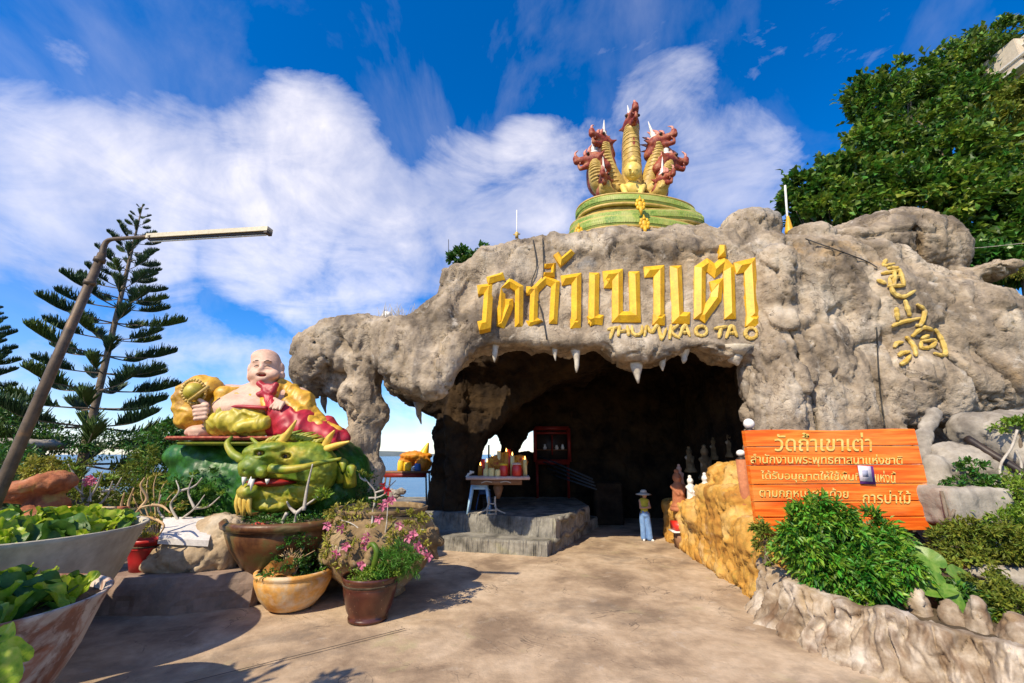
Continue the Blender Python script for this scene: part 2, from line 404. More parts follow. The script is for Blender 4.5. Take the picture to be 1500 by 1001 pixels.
def leaves(cent, nrm, L, W, fold=.25, droop=0.0, jitter=.35):
    """pointed leaves: 6 vertices / 4 triangles each, centres, outward directions and sizes as arrays"""
    n = len(cent); L = np.broadcast_to(np.asarray(L, float), (n,)); W = np.broadcast_to(np.asarray(W, float), (n,))
    d = nrm+rng.normal(size=(n, 3))*jitter; d[:, 2] -= droop; d /= np.maximum(np.linalg.norm(d, axis=1), 1e-6)[:, None]
    s = np.cross(d, rng.normal(size=(n, 3))*.7+np.array([0, 0, 1.0])); s /= np.maximum(np.linalg.norm(s, axis=1), 1e-6)[:, None]
    up = np.cross(s, d)
    a = cent; m_ = cent+d*(L*.5)[:, None]; t_ = cent+d*L[:, None]-up*(L*.15)[:, None]
    l_ = m_+s*(W*.5)[:, None]+up*(W*fold)[:, None]; r_ = m_-s*(W*.5)[:, None]+up*(W*fold)[:, None]
    V = np.stack([a, l_, m_, r_, t_], 1).reshape(-1, 3); b = np.arange(n)[:, None]*5
    F = np.concatenate([b+np.array([[0, 2, 1]]), b+np.array([[1, 2, 4]]), b+np.array([[0, 3, 2]]), b+np.array([[2, 3, 4]])])
    return V, F.astype(int)
def joinA(parts):                       # arrays of triangles
    V = []; F = []; n = 0
    for v, f in parts: V.append(v); F.append(np.asarray(f)+n); n += len(v)
    return np.concatenate(V), np.concatenate(F)
def tri(vf):
    F = []
    for q in vf[1]:
        for k in range(1, len(q)-1): F.append((q[0], q[k], q[k+1]))
    return np.asarray(vf[0], float), np.array(F, int)
# ================================================================ MATERIALS
M = {}
M['rock'] = mat('cave_rock', [(.16, .125, .09), (.31, .245, .175), (.42, .34, .25), (.53, .45, .35)], .92, .9, bump=1.0, bscale=15, bdist=.06, cracks=(1.1, .010, .85, (.06, .045, .035)), spec=.2,
                streak=(2.2, .60, (.11, .095, .085)),
                spots=[(.35, .60, .74, .55, (.46, .27, .08)), (.9, .60, .72, .5, (.27, .28, .29)), (2.2, .60, .70, .5, (.58, .53, .46)), (9, .60, .72, .45, (.09, .08, .07))])
def paint_cave_shade(m):                            # darkens the rock colour inside the grotto, painting in the interior shade
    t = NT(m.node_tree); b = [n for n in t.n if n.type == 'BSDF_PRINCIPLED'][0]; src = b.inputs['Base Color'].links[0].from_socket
    a = t.add('ShaderNodeAttribute'); a.attribute_name = 'soot'; v = t.add('ShaderNodeTexCoord').outputs['Object']  # this mask holds the painted interior shade
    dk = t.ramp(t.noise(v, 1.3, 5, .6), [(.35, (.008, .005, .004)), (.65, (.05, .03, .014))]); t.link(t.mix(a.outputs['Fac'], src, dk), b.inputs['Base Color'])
paint_cave_shade(M['rock'])
M['rock_dark'] = mat('cave_rock_painted_shade', [(.012, .009, .007), (.03, .021, .014), (.065, .042, .022)], .95, .9, bump=.8, bscale=6, bdist=.08, spec=.15)  # near black copy of the rock colours, standing in for interior shade
M['pale_rock'] = mat('pale_boulder', [(.22, .19, .155), (.36, .32, .265), (.46, .415, .345)], .9, 1.6, bump=.7, bscale=7, bdist=.05, streak=(3, .45, (.14, .12, .10)))
M['stalactite'] = mat('stalactite_plaster', [(.42, .36, .28), (.66, .60, .50)], .85, 4, bump=.6, bscale=18, bdist=.02)
M['concrete'] = mat('forecourt_concrete', [(.27, .19, .125), (.46, .335, .22), (.60, .46, .32)], .88, .75, bump=.6, bscale=22, bdist=.022, cracks=(.45, .0028, .8, (.09, .07, .055)), spec=.25,
                spots=[(.8, .54, .66, .6, (.20, .155, .115)), (3.2, .60, .70, .35, (.52, .44, .36)), (1.6, .60, .72, .4, (.40, .36, .18)), (14, .64, .72, .5, (.14, .12, .10))])
M['terrace'] = mat('terrace_concrete', [(.17, .11, .08), (.34, .24, .185), (.24, .18, .14)], .9, 1.1, bump=.5, bscale=20, bdist=.015, spots=[(3, .58, .7, .5, (.20, .15, .12))])
M['step'] = mat('grey_step_plaster', [(.10, .095, .08), (.21, .195, .165), (.31, .29, .245)], .88, 2.2, bump=.6, bscale=22, bdist=.02, spots=[(1.5, .56, .7, .4, (.34, .32, .16))])
M['ochre'] = mat('ochre_painted_plaster', [(.40, .18, .03), (.56, .29, .05), (.64, .40, .13)], .85, 1.6, bump=.8, bscale=14, bdist=.035,
                 spots=[(2.4, .58, .70, .6, (.36, .26, .05)), (6, .60, .70, .5, (.16, .11, .04)), (1.3, .60, .74, .6, (.60, .50, .34))])
M['drip'] = mat('planter_root_plaster', [(.20, .135, .08), (.37, .29, .205), (.55, .47, .38)], .86, 2.6, bump=.8, bscale=12, bdist=.03, streak=(3.4, .85, (.15, .085, .045)),
                spots=[(1.1, .55, .7, .45, (.40, .26, .10))])
M['soil'] = mat('soil', [(.05, .035, .02), (.12, .085, .05)], .97, 4, bump=1, bscale=20, bdist=.04)
M['grass'] = mat('grass_turf', [(.05, .085, .015), (.12, .15, .03), (.18, .17, .06)], .95, 1.5, bump=1, bscale=30, bdist=.05)
M['sea'] = mat('sea_water', [(.02, .07, .12), (.03, .10, .16)], .25, .02, bump=.4, bscale=.6, bdist=.3, spec=.5)
M['hill'] = mat('far_hill', [(.10, .13, .12), (.16, .19, .18)], .95, .02)
M['gold'] = mat('yellow_gold_paint', [(.72, .38, .008), (.84, .50, .02)], .5, 3, bump=.35, bscale=24, bdist=.012, spec=.4, streak=(5, .45, (.42, .22, .03)), spots=[(7, .58, .70, .6, (.36, .20, .03))])
M['gold_rough'] = mat('weathered_yellow_paint', [(.50, .32, .05), (.66, .48, .14)], .7, 5, bump=.5, bscale=26, bdist=.012, spots=[(4, .56, .68, .6, (.42, .33, .20))])
M['white'] = mat('white_paint', [(.72, .68, .62), (.82, .79, .74)], .5, 3, spots=[(4, .6, .72, .4, (.45, .40, .33))])
M['globe'] = mat('opal_globe', [(.80, .76, .70), (.84, .80, .76)], .3, 2, spec=.5)
M['black'] = mat('black_rubber', [(.015, .015, .017)], .6)
M['wire'] = mat('wire', [(.03, .028, .025)], .6)
M['leaf_tree'] = mat('tree_leaf', [(.04, .11, .012), (.10, .20, .020), (.20, .30, .03)], .5, .7, island=.9, trans=.34, spec=.4)
M['leaf_olive'] = mat('olive_leaf', [(.13, .18, .02), (.24, .27, .03)], .55, .5, island=.7, trans=.3, spec=.3)
M['leaf_dark'] = mat('dark_leaf', [(.035, .11, .012), (.075, .18, .02)], .4, 1.2, island=.7, trans=.25, spec=.5)
M['leaf_bright'] = mat('bright_leaf', [(.13, .24, .02), (.24, .34, .035)], .45, 2.5, island=.5, trans=.35, spec=.45)
M['leaf_yellow'] = mat('yellow_leaf', [(.28, .28, .03), (.42, .38, .06)], .5, 4, island=.6, trans=.35)
M['bark'] = mat('bark', [(.12, .085, .055), (.24, .19, .14)], .9, 3, bump=.9, bscale=20, bdist=.02)
M['pale_bark'] = mat('pale_bark', [(.38, .33, .27), (.55, .50, .42)], .8, 6, bump=.4, bscale=40, bdist=.006)

# ================================================================ GROUND
def sheet(x0, x1, y0, y1, z, nx=2, ny=2, fn=None):
    xs = np.linspace(x0, x1, nx); ys = np.linspace(y0, y1, ny); X, Y = np.meshgrid(xs, ys, indexing='ij'); Z = np.full(X.shape, float(z))
    if fn: Z = Z+fn(X, Y)
    V = np.stack([X, Y, Z], -1).reshape(-1, 3); i = np.arange(nx-1)[:, None]*ny+np.arange(ny-1)[None, :]; i = i.ravel()
    return V, np.stack([i, i+ny, i+ny+1, i+1], 1)
def sstep(a, b, x): t = np.clip((x-a)/(b-a), 0, 1); return t*t*(3-2*t)
def shore(X, Y):      # the land ends behind the cave and drops to the beach
    return -4.5*sstep(24, 34, Y+.15*X)*(X < 6)*1.0 - 0.0
sh_land = sheet(-160, 160, -80, 300, -.06, 220, 240, lambda X, Y: -5.0*sstep(22, 40, Y-.0*X)*sstep(14, 4, X))
obj('ground', sh_land, M['grass'], kind='structure')
obj('sea', sheet(-5000, 5000, 20, 8000, -3.0), M['sea'], kind='structure')
def hills(X, Y): return np.clip(20*np.exp(-((X+420)/190)**2)+13*np.exp(-((X+640)/120)**2)+10*np.exp(-((X+900)/240)**2)-4, -8, 60)*np.exp(-((Y-1500)/220)**2)
obj('far_headland', sheet(-1500, 0, 1000, 2000, -3.5, 70, 12, hills), M['hill'], kind='structure')
# forecourt concrete, and a thin dark strip painting a wire's cast shadow
def fc(X, Y): return .010*gnoise(np.stack([X.ravel()*.6, Y.ravel()*.6, 0*X.ravel()], 1)).reshape(X.shape)
obj('forecourt', sheet(-9, 9, -8, 26, 0.0, 90, 150, fc), M['concrete'], kind='structure')
ja, jb = GZ(285, 1001), GZ(640, 912)
jd = (jb-ja)/np.linalg.norm(jb-ja); jn = np.array([-jd[1], jd[0], 0]); 
jl = [ja-jd*2.0+jd*t for t in np.linspace(0, 4.6, 30)]
v = np.array([p+s*jn*.009+np.array([0, 0, .026]) for p in jl for s in (-1, 1)])
obj('wire_shadow_strip', (v, [(2*i, 2*i+2, 2*i+3, 2*i+1) for i in range(29)]), M['wire'], kind='structure')

def prism(pts, z0, z1, bev=0):     # polygon of (x,y)
    n = len(pts); v = [(p[0], p[1], z0) for p in pts]+[(p[0], p[1], z1) for p in pts]
    ar = sum(pts[i][0]*pts[(i+1) % n][1]-pts[(i+1) % n][0]*pts[i][1] for i in range(n))
    if ar < 0: v = v[:n][::-1]+v[n:][::-1]
    f = [tuple(range(n))[::-1], tuple(range(n, 2*n))]+[(i, (i+1) % n, n+(i+1) % n, n+i) for i in range(n)]
    return np.array(v, float), f
def inside_poly(x, y, pts):
    n = len(pts); ins = np.zeros(len(x), bool)
    for i in range(n):
        (ax, ay), (bx, by) = pts[i], pts[(i+1) % n]
        c = ((ay > y) != (by > y)) & (x < ax+(y-ay)*(bx-ax)/((by-ay) if abs(by-ay) > 1e-9 else 1e-9)); ins ^= c
    return ins
def roughslab(pts, z0, z1, amp=.02, gsc=(9, 1.2), res=.05, sub=True, groove=.02, seed=0):
    """a slab whose front faces carry hand-raked upright grooves and whose top is uneven"""
    P2 = []; n = len(pts)
    for i in range(n):
        a, b = np.array(pts[i]), np.array(pts[(i+1) % n]); k = max(1, int(np.linalg.norm(b-a)/res))
        for j in range(k): P2.append(a+(b-a)*j/k)
    P2 = np.array(P2); m = len(P2); c = P2.mean(0); zs = np.linspace(z0, z1, 8); V = []; s = np.cumsum(np.r_[0, np.linalg.norm(np.diff(P2, axis=0), axis=1)])
    t = np.roll(P2, -1, 0)-np.roll(P2, 1, 0); nr = np.stack([t[:, 1], -t[:, 0]], 1); nr /= np.linalg.norm(nr, axis=1)[:, None]
    area = np.sum(P2[:, 0]*np.roll(P2[:, 1], -1)-np.roll(P2[:, 0], -1)*P2[:, 1])
    if area < 0: nr = -nr
    for z in zs:
        q = np.stack([s*gsc[0]+seed, np.full(m, z*gsc[1]*3+seed), s*0], 1); g = gnoise(q)
        q2 = np.stack([s*1.1+seed, np.full(m, z*1.5), s*0+5], 1); off = groove*(1-2*np.abs(g))+amp*gnoise(q2)
        rd = -.02*(z > z1-.01)
        V.append(np.c_[P2+nr*(off+rd)[:, None], np.full(m, z)+(z > z1-.01)*0.01*g])
    V = np.concatenate(V); F = []
    for k in range(7):
        for j in range(m):
            q = (k*m+j, k*m+(j+1) % m, (k+1)*m+(j+1) % m, (k+1)*m+j); F.append(q if area > 0 else q[::-1])
    top = tuple(range(7*m, 8*m)); F.append(top if area > 0 else top[::-1]); return V, F

# raised garden terrace at the left
TZ = .56
tp = [GZ(60, 880, TZ)[:2], GZ(150, 848, TZ)[:2], GZ(260, 846, TZ)[:2], GZ(372, 838, TZ)[:2], GZ(430, 815, TZ)[:2], GZ(520, 790, TZ)[:2], GZ(575, 770, TZ)[:2],
      (-3.4, 14.2), (-3.4, 21.5), (-40, 21.5), (-40, 6.0), (-8.0, 6.6)]
obj('garden_terrace', roughslab(tp, -.05, TZ, .05, (5, 1), .10, groove=.03), M['terrace'], smooth=False, kind='structure')
obj('garden_lawn', sheet(-39, -9.2, 13.4, 21.3, TZ+.03, 60, 20, lambda X, Y: .06*np.abs(gnoise(np.stack([X.ravel(), Y.ravel(), 0*X.ravel()], 1))).reshape(X.shape)), M['grass'], kind='structure')

# ================================================================ CAVE GATEWAY
def PT(px, py, y0, tilt, zt):
    r = ray(px, py); a = (y0+tilt*(CP[2]-zt)-CP[1])/(r[1]-tilt*r[2]); return CP+r*a
def poly(pts, y0, tilt=0, zt=5.3): return [PT(x, y, y0, tilt, zt) for x, y in pts]
YF, TL, ZT = 10.4, .22, 5.3
prims = []
# fascia with the lettering
fas = [(612, 455), (640, 432), (664, 404), (700, 392), (735, 374), (765, 358), (800, 346), (840, 342), (880, 336), (925, 328), (980, 326), (1030, 328), (1065, 338), (1078, 318),
       (1128, 312), (1150, 345), (1190, 352), (1200, 560), (1125, 570), (1112, 512), (1096, 522), (1070, 524), (1045, 506), (1015, 500), (985, 520), (955, 524), (925, 524), (900, 508), (885, 496), (865, 506), (842, 512), (800, 502), (760, 499), (728, 504), (700, 506), (680, 516), (655, 540), (636, 562), (622, 574), (600, 566), (575, 562), (560, 520), (575, 478)]
prims.append(PG(poly(fas, YF, TL), YF, YF+1.5, tilt=TL, zt=ZT, rd=.22))
rgt = [(1120, 330), (1160, 344), (1215, 350), (1260, 352), (1300, 364), (1360, 384), (1400, 388), (1440, 396), (1480, 416), (1560, 450), (1700, 500), (1700, 640), (1500, 600), (1440, 604), (1400, 618), (1360, 606), (1340, 630), (1335, 860), (1112, 860),
       (1118, 700), (1114, 655), (1122, 625), (1112, 600), (1122, 570), (1108, 540), (1112, 500)]
prims.append(PG(poly(rgt, YF-.1, .12), YF-.1, YF+.85, tilt=.12, zt=ZT, rd=.4, k=.3))
prims.append(PG(poly([(x_ if x_ > 1200 else 1190, y_) for x_, y_ in rgt], YF-.1, .12), YF+.4, YF+2.4, tilt=.12, zt=ZT, rd=.5, k=.3))
def ex(px, py, Y, rx, ry=None, rz=None, rot=None, k=.35, op='+'):
    p = P(px, py, Y); s = S(p); return E(p, (rx*s, (rx if ry is None else ry)*s, (rx if rz is None else rz)*s), rot, k, op)
# left flank of the mouth: sagging folds
prims += [ex(600, 520, 11.0, 52, 45, 42), ex(650, 480, 11.0, 42, 40, 45), ex(625, 545, 10.6, 26, 30, 22), ex(585, 490, 11.2, 45, 45, 24),
          C(P(740, 410, 10.6), P(640, 560, 10.35), .28, .34, k=.4), C(P(690, 400, 10.9), P(600, 520, 10.7), .32, .28, k=.4), ex(718, 390, 11.2, 30, 30, 10)]
# beast-head overhang and its pillar
prims += [ex(490, 525, 11.9, 52, 55, 46), ex(455, 545, 11.8, 22, 28, 30), ex(540, 500, 11.7, 45, 50, 30), ex(515, 492, 11.8, 52, 50, 24), ex(470, 510, 11.9, 34, 34, 22),
          ex(500, 572, 11.9, 26, 26, 14), ex(455, 572, 11.9, 12, 14, 12)]
for (a, b, r1, r2) in [((537, 500), (538, 552), 30, 22), ((528, 578), (534, 596), 26, 23), ((540, 612), (537, 632), 25, 19), ((530, 650), (534, 668), 26, 21), ((534, 688), (529, 704), 26, 22), ((530, 728), (526, 800), 27, 34)]:
    p0, p1 = P(*a, 11.3), P(*b, 11.3); prims.append(C(p0, p1, 1.18*r1*S(p0), 1.2*r2*S(p1), k=.09)); prims.append(B((p0+p1)/2+np.array([.06, 0, 0]), (.28, .26, .20), .08, rot=(.1*a[0] % .4-.2, .15, .3), k=.08))
# roof edge arch and inner pillar of the left side
w1 = [(545, 520), (562, 568), (585, 585), (610, 598), (640, 612), (628, 634), (634, 655), (628, 690), (620, 770), (705, 770), (698, 690), (706, 650), (716, 634), (735, 620), (765, 590), (830, 545), (900, 500), (900, 472), (600, 480)]
prims.append(PG(poly(w1, 14.5), 14.5, 15.5, rd=.3))
w2 = [(690, 560), (1140, 560), (1140, 800), (690, 800)]
prims.append(PG(poly(w2, 19.0), 19.0, 20.0, rd=.1))
prims.append(B((.3, 17.1, 7.0), (2.6, 3.0, 1.3), .3, k=.8)); prims.append(B((5.2, 15.6, 7.2), (5.6, 4.6, .9), .3, k=.5)); prims.append(B((-1.9, 16.8, 3.2), (.22, 2.4, 3.6), .1))  # last box: thin left side wall added to keep daylight out of the interior
prims.append(B((9.8, 15.8, 3.4), (2.5, 4.4, 3.6), .3, k=.5)); prims.append(B((13.8, 15.0, 2.9), (3.5, 3.8, 3.0), .4, k=.8))
prims.append(B((5, 19.6, 5.3), (7.0, .6, 2.4), .2))
for hole in ([(700, 684), (702, 660), (712, 640), (728, 634), (737, 652), (728, 686)], [(757, 664), (763, 646), (775, 630), (790, 622), (788, 668)]):
    prims.append(PG(poly(hole, 19.0), 18, 21, k=.08, op='-', rd=.05))
# crown of the rock under the serpent statue, boulder on the right, knobs
prims += [ex(935, 400, 12.6, 125, 90, 40, k=.5), ex(1305, 366, 12.4, 98, 60, 56, k=.3), ex(1352, 372, 12.2, 50, 50, 46, k=.3), ex(1240, 366, 12.2, 60, 50, 28, k=.3), ex(1185, 348, 11.4, 30, 30, 16),
          ex(1102, 330, 11.5, 32, 30, 22), ex(1440, 402, 11.2, 40, 40, 14), ex(655, 408, 11.2, 13, 14, 20, k=.12), ex(680, 402, 11.0, 24, 24, 12, k=.2), ex(715, 385, 11.2, 24, 24, 12)]
# knotted column right of the lettering
for (x, y, rx, rz, dy) in [(1140, 385, 26, 30, 0), (1136, 432, 24, 28, -.05), (1143, 475, 27, 26, -.1), (1134, 515, 25, 26, -.1), (1150, 555, 32, 30, -.15), (1138, 598, 30, 26, -.1), (1145, 640, 40, 34, -.1), (1160, 690, 46, 40, 0), (1160, 760, 50, 60, .1)]:
    prims.append(ex(x, y, 10.45+dy, rx, 22, rz, k=.22))
# bulges over the face
for (x, y, Y, rx, ry, rz, k) in [(790, 362, 11.25, 60, 18, 16, .3), (880, 358, 11.3, 46, 20, 20, .25), (1010, 355, 11.3, 60, 20, 20, .25), (1080, 350, 11.25, 36, 18, 20, .2), (740, 490, 10.75, 70, 18, 14, .3), (880, 500, 10.62, 90, 20, 14, .3),
    (1010, 508, 10.62, 80, 20, 14, .25), (930, 514, 10.5, 40, 22, 16, .2), (1215, 400, 10.5, 60, 22, 50, .35), (1200, 500, 10.35, 40, 20, 70, .3), (1235, 590, 10.4, 46, 26, 70, .2), (1330, 450, 10.5, 90, 30, 60, .4), (1350, 560, 10.3, 80, 34, 55, .3), (1440, 480, 10.4, 70, 34, 60, .4),
    (1450, 560, 10.4, 60, 40, 40, .3), (1265, 480, 10.35, 22, 14, 34, .1), (1500, 500, 10.3, 50, 36, 60, .3)]:
    prims.append(ex(x, y, Y, rx, ry, rz, k=k))
# hollows and cracks cut in
for (x, y, Y, rx, ry, rz, rot) in [(1255, 452, 10.1, 20, 16, 20, None), (1236, 458, 10.1, 24, 12, 12, None), (1275, 505, 10.1, 8, 10, 26, (0, R(10), 0)), (1284, 560, 10.1, 5, 12, 60, (0, R(4), 0)), (1332, 356, 11.5, 7, 24, 26, (0, R(-8), 0)),
    (1170, 540, 10.2, 5, 14, 60, (0, R(-6), 0)), (1400, 540, 10.0, 6, 20, 70, (0, R(-30), 0)), (1470, 560, 10.0, 6, 20, 60, (0, R(-24), 0)), (565, 560, 11.2, 8, 30, 26, None), (1190, 600, 10.2, 5, 12, 46, (0, R(8), 0))]:
    prims.append(ex(x, y, Y, rx, ry, rz, rot, k=.12, op='-'))
V, F = sculpt(prims, .066, lo=(-6.6, 9.3, -.35), hi=(16.5, 20.6, 11.2))
N = vnormals(V, F); rough_y = sstep(9.5, 10.0, V[:, 1])
pz = V*np.array([1, 1, .8])
disp = .10*fbm(pz, .55, 2)+.09*ridged(V*np.array([1, .7, .22]), .9, 2)-.05+crags(V*np.array([1, 1, .38]), .75, .09, .07, .35, .028)+crags(V*np.array([1, 1, .6]), 1.9, .045, .035, .4, .035, 7)
cr = gnoise(V*np.array([.75, .75, .5])+fbm(V, 1.2, 2)[:, None]*.25); disp -= .13*np.exp(-(cr/.035)**2)
cr2 = gnoise(V*np.array([1.6, 1.6, 1.1])+31.7+fbm(V, 2.2, 2)[:, None]*.2); disp -= .06*np.exp(-(cr2/.04)**2)
disp += .022*fbm(V, 5.5, 3, .7)
rx_ = V[:, 0]; dpt = (V-CP) @ FW; ppx = 750+FPX*rx_/dpt; ppy = 500.5-FPX*((V-CP) @ UP)/dpt          # calmer surface where the name is mounted
flatm = sstep(672, 712, ppx)*sstep(1132, 1108, ppx)*sstep(366, 388, ppy)*sstep(520, 496, ppy)*(V[:, 1] < YF+1.6)
disp *= 1-.62*flatm
V = V+N*disp[:, None]
# faces inside the mouth where shade is painted into the rock colour
fcn = V[F].mean(1); fnrm = N[F].mean(1)
inner = ((fcn[:, 1] > 12.9) & (fcn[:, 2] < 7.2) & (fcn[:, 0] > -3.6) & (fcn[:, 0] < 8.0)) | ((fcn[:, 1] > YF+1.3) & (fnrm[:, 2] < -.2) & (fcn[:, 0] < 8) & (fcn[:, 0] > -3.6))
cave = empty('cave_gateway', (3, 11, 0), 'huge sculpted grey brown rock gateway with yellow Thai lettering over a dark cave mouth', 'rock gateway')
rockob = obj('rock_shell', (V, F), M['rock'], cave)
soot = sstep(12.0, 13.1, V[:, 1]+.5*gnoise(V*.8)-.35*(N[:, 2] < -.3))*sstep(7.5, 7.0, V[:, 2])*sstep(-4.6, -3.4, V[:, 0])*sstep(8.6, 7.9, V[:, 0])  # mask of the interior shade painted into the rock colour
at_ = rockob.data.attributes.new('soot', 'FLOAT', 'POINT'); at_.data.foreach_set('value', soot.astype(np.float32))  # stores the painted shade mask
from mathutils.bvhtree import BVHTree
bvh = BVHTree.FromPolygons([Vector(v) for v in V], [tuple(int(i) for i in f) for f in F])
def hit(px, py):
    r = Vector([float(q) for q in ray(px, py)]).normalized(); h = bvh.ray_cast(Vector(CP), r)
    return (np.array(h[0]), np.array(h[1])) if h[0] is not None else (P(px, py, 10.6), np.array([0, -1, 0]))
# stalactites under the lip
for (x, y0, y1, r) in [(724, 500, 531, 7), (813, 496, 529, 6), (842, 508, 546, 7.5), (933, 512, 562, 13), (970, 522, 544, 7), (1078, 520, 536, 14), (1000, 516, 533, 8), (880, 500, 514, 6), (475, 578, 606, 6), (614, 600, 622, 5)]:
    Y = 10.62 if x > 620 else (12.0 if x < 500 else 13.9)
    a, b = P(x, y0, Y), P(x+2, y1, Y); s = S(a); n = 9; pts = []; rr = []
    for i in range(n):
        t = i/(n-1); pts.append(a+(b-a)*t+np.array([.03*math.sin(3*t+x), .02*math.cos(4*t), 0])); rr.append(s*r*((1-t)**.75*.85+.10)*(1+.15*math.sin(9*t+x)))
    pts = [a+np.array([0, 0, .22])]+pts; rr = [s*r*1.9]+rr
    obj('stalactite', tube(pts, rr, 12), M['stalactite'] if x > 620 else M['rock'], cave)
# ================================================================ LETTERING ON THE ROCK
def ridge_stroke(pts, w, f, depth, ridge, closed=False):
    """bar with a raised centre ridge following a polyline given in picture-plane units; f(u,v,h) -> world"""
    p = [np.array(q, float) for q in pts]; n = len(p); V = []; F = []
    for i in range(n):
        a = p[i-1] if (i > 0 or closed) else None; b = p[(i+1) % n] if (i < n-1 or closed) else None
        d0 = (p[i]-a)/np.linalg.norm(p[i]-a) if a is not None else None; d1 = (b-p[i])/np.linalg.norm(b-p[i]) if b is not None else None
        if d0 is None: d0 = d1
        if d1 is None: d1 = d0
        n0 = np.array([-d0[1], d0[0]]); n1 = np.array([-d1[1], d1[0]]); m = n0+n1; m /= max(np.linalg.norm(m), .3); sc = min(1/max(m @ n0, .45), 1.9)
        l, r = p[i]+m*w/2*sc, p[i]-m*w/2*sc; c = p[i].copy()
        if not closed:
            if i == 0: c = c+d1*w*.42
            if i == n-1: c = c-d0*w*.42
        V += [f(*l, -depth), f(*l, 0), f(*c, ridge), f(*r, 0), f(*r, -depth)]
    for i in range(n if closed else n-1):
        a, b = i*5, ((i+1) % n)*5
        for k in range(4): F.append((a+k, a+k+1, b+k+1, b+k))
    if not closed: F.append((0, 1, 2, 3, 4)); e = (n-1)*5; F.append((e+4, e+3, e+2, e+1, e))
    return np.array(V), F
z3 = lambda u, v: (680+u/3.125, 340+v/3.125)
letters = [
 ([[(60, 264), (113, 258), (101, 422), (64, 430)]], 34), ([[(106, 222), (182, 200)]], 27), ([[(165, 436), (206, 338), (206, 306)], [(168, 425), (170, 262), (208, 232), (252, 258), (250, 438)]], 31),
 ([[(284, 268), (322, 268), (316, 415), (352, 410), (286, 424)], [(322, 268), (372, 218), (418, 238), (407, 420)]], 31), ([[(366, 156), (410, 152), (406, 194), (362, 194)]], 16), ([[(420, 98), (444, 134), (498, 88)]], 22),
 ([[(444, 222), (514, 212), (512, 422)], [(486, 420), (534, 420)]], 36), ([[(596, 186), (592, 398), (636, 404)], [(570, 408), (592, 400)]], 38),
 ([[(636, 204), (702, 196), (702, 388), (784, 388), (778, 180)], [(640, 232), (676, 232)]], 40), ([[(824, 184), (892, 178), (892, 406)], [(864, 400), (920, 402)]], 40),
 ([[(968, 154), (978, 392), (1034, 394)]], 44), ([[(1082, 402), (1152, 306), (1158, 244), (1130, 252)], [(1078, 398), (1080, 172), (1112, 150), (1146, 178), (1186, 142), (1212, 170), (1218, 398)]], 42),
 ([[(1184, 58), (1184, 112)]], 26), ([[(1240, 166), (1308, 150), (1322, 402)], [(1292, 404), (1352, 406)]], 44)]
for strokes, w in letters:
    vv = [q for s_ in strokes for q in s_]; ys = []
    for u, v in vv:
        h, nn_ = hit(*z3(u, v)); ys.append(h[1]-TL*(h[2]-ZT))
    x_, y_ = [q[0] for q in vv], [q[1] for q in vv]; hs = [hit(*z3(a_, b_))[0] for a_ in np.linspace(min(x_), max(x_)+1, 6) for b_ in np.linspace(min(y_), max(y_)+1, 9)]
    hz = np.array([h[2] for h in hs]); hy = np.array([h[1] for h in hs]); ok = np.abs(hy-np.median(hy)) < .5
    tl = float(np.clip(np.polyfit(hz[ok], hy[ok], 1)[0], .0, .55)) if np.ptp(hz[ok]) > .6 else TL
    y0 = float(np.percentile(hy[ok]-tl*(hz[ok]-ZT), 30))-.035
    def f(u, v, h): return PT(*z3(u, v), y0, tl, ZT)+np.array([0, -1, tl])*h
    vs_, fs_ = join([ridge_stroke(s_, w*1.24, f, .20, .070+.0008*w) for s_ in strokes])
    obj('letter', (vs_, fs_), M['gold'], cave, smooth=False, label='raised yellow Thai letter with a ridged face')
def drape(strokes, zmap, w, m, name, label, seg=7, lift=.02, jit=.12):
    out = []
    for s_ in strokes:
        closed = s_[0] == s_[-1]; n = max(6, 5*len(s_)); c = curve([np.array([*q, 0.]) for q in s_], n) if not (len(s_) < 3) else [np.array([*(np.array(s_[0])*(1-t)+np.array(s_[1])*t), 0.]) for t in np.linspace(0, 1, n)]
        pts = []
        for q in c:
            h, nn_ = hit(*zmap(q[0], q[1])); pts.append(h)
        ysm = np.array([p[1] for p in pts])
        k = np.ones(5)/5; ysm = np.convolve(np.pad(ysm, 2, mode='edge'), k, 'valid')
        q3 = []
        for q, yy in zip(c, ysm): q3.append(P(*zmap(q[0], q[1]), yy-lift))
        rr = [w*(.72+.34*math.sin(math.pi*min(1, i/(n-1)*1.05))+jit*math.sin(i*1.7+q3[0][0]*9)) for i in range(n)]; rr[0] *= .75; rr[-1] *= .6
        out.append(tube(q3, rr, seg))
    obj(name, join(out), m, cave, smooth=False, label=label)
def ring(cx, cy, rx, ry): return [(cx+rx*math.cos(a), cy+ry*math.sin(a)) for a in np.linspace(0, 2*math.pi, 9)]
eng = [[[(655, 447), (706, 436)], [(684, 441), (668, 490)]], [[(712, 430), (705, 478)], [(746, 430), (754, 476)], [(706, 457), (750, 452)]], [[(768, 430), (772, 462), (792, 473), (812, 460), (815, 428)]],
       [[(824, 480), (836, 432), (856, 462), (882, 430), (896, 462), (905, 492), (926, 440)]], [[(948, 424), (940, 492)], [(980, 425), (948, 456), (986, 488)]], [[(984, 482), (1010, 428), (1034, 480)], [(994, 462), (1028, 460)]], [ring(1086, 454, 26, 22)],
       [[(1144, 442), (1206, 432)], [(1176, 437), (1166, 487)]], [[(1198, 488), (1224, 430), (1250, 482)], [(1208, 464), (1244, 462)]], [ring(1314, 464, 27, 24)]]
for g in eng: drape(g, z3, .050, M['gold_rough'], 'letter', 'small hand shaped yellow Latin letter under the Thai name', lift=.05)
z5 = lambda u, v: (1240+u/5.0, 360+v/5.0)
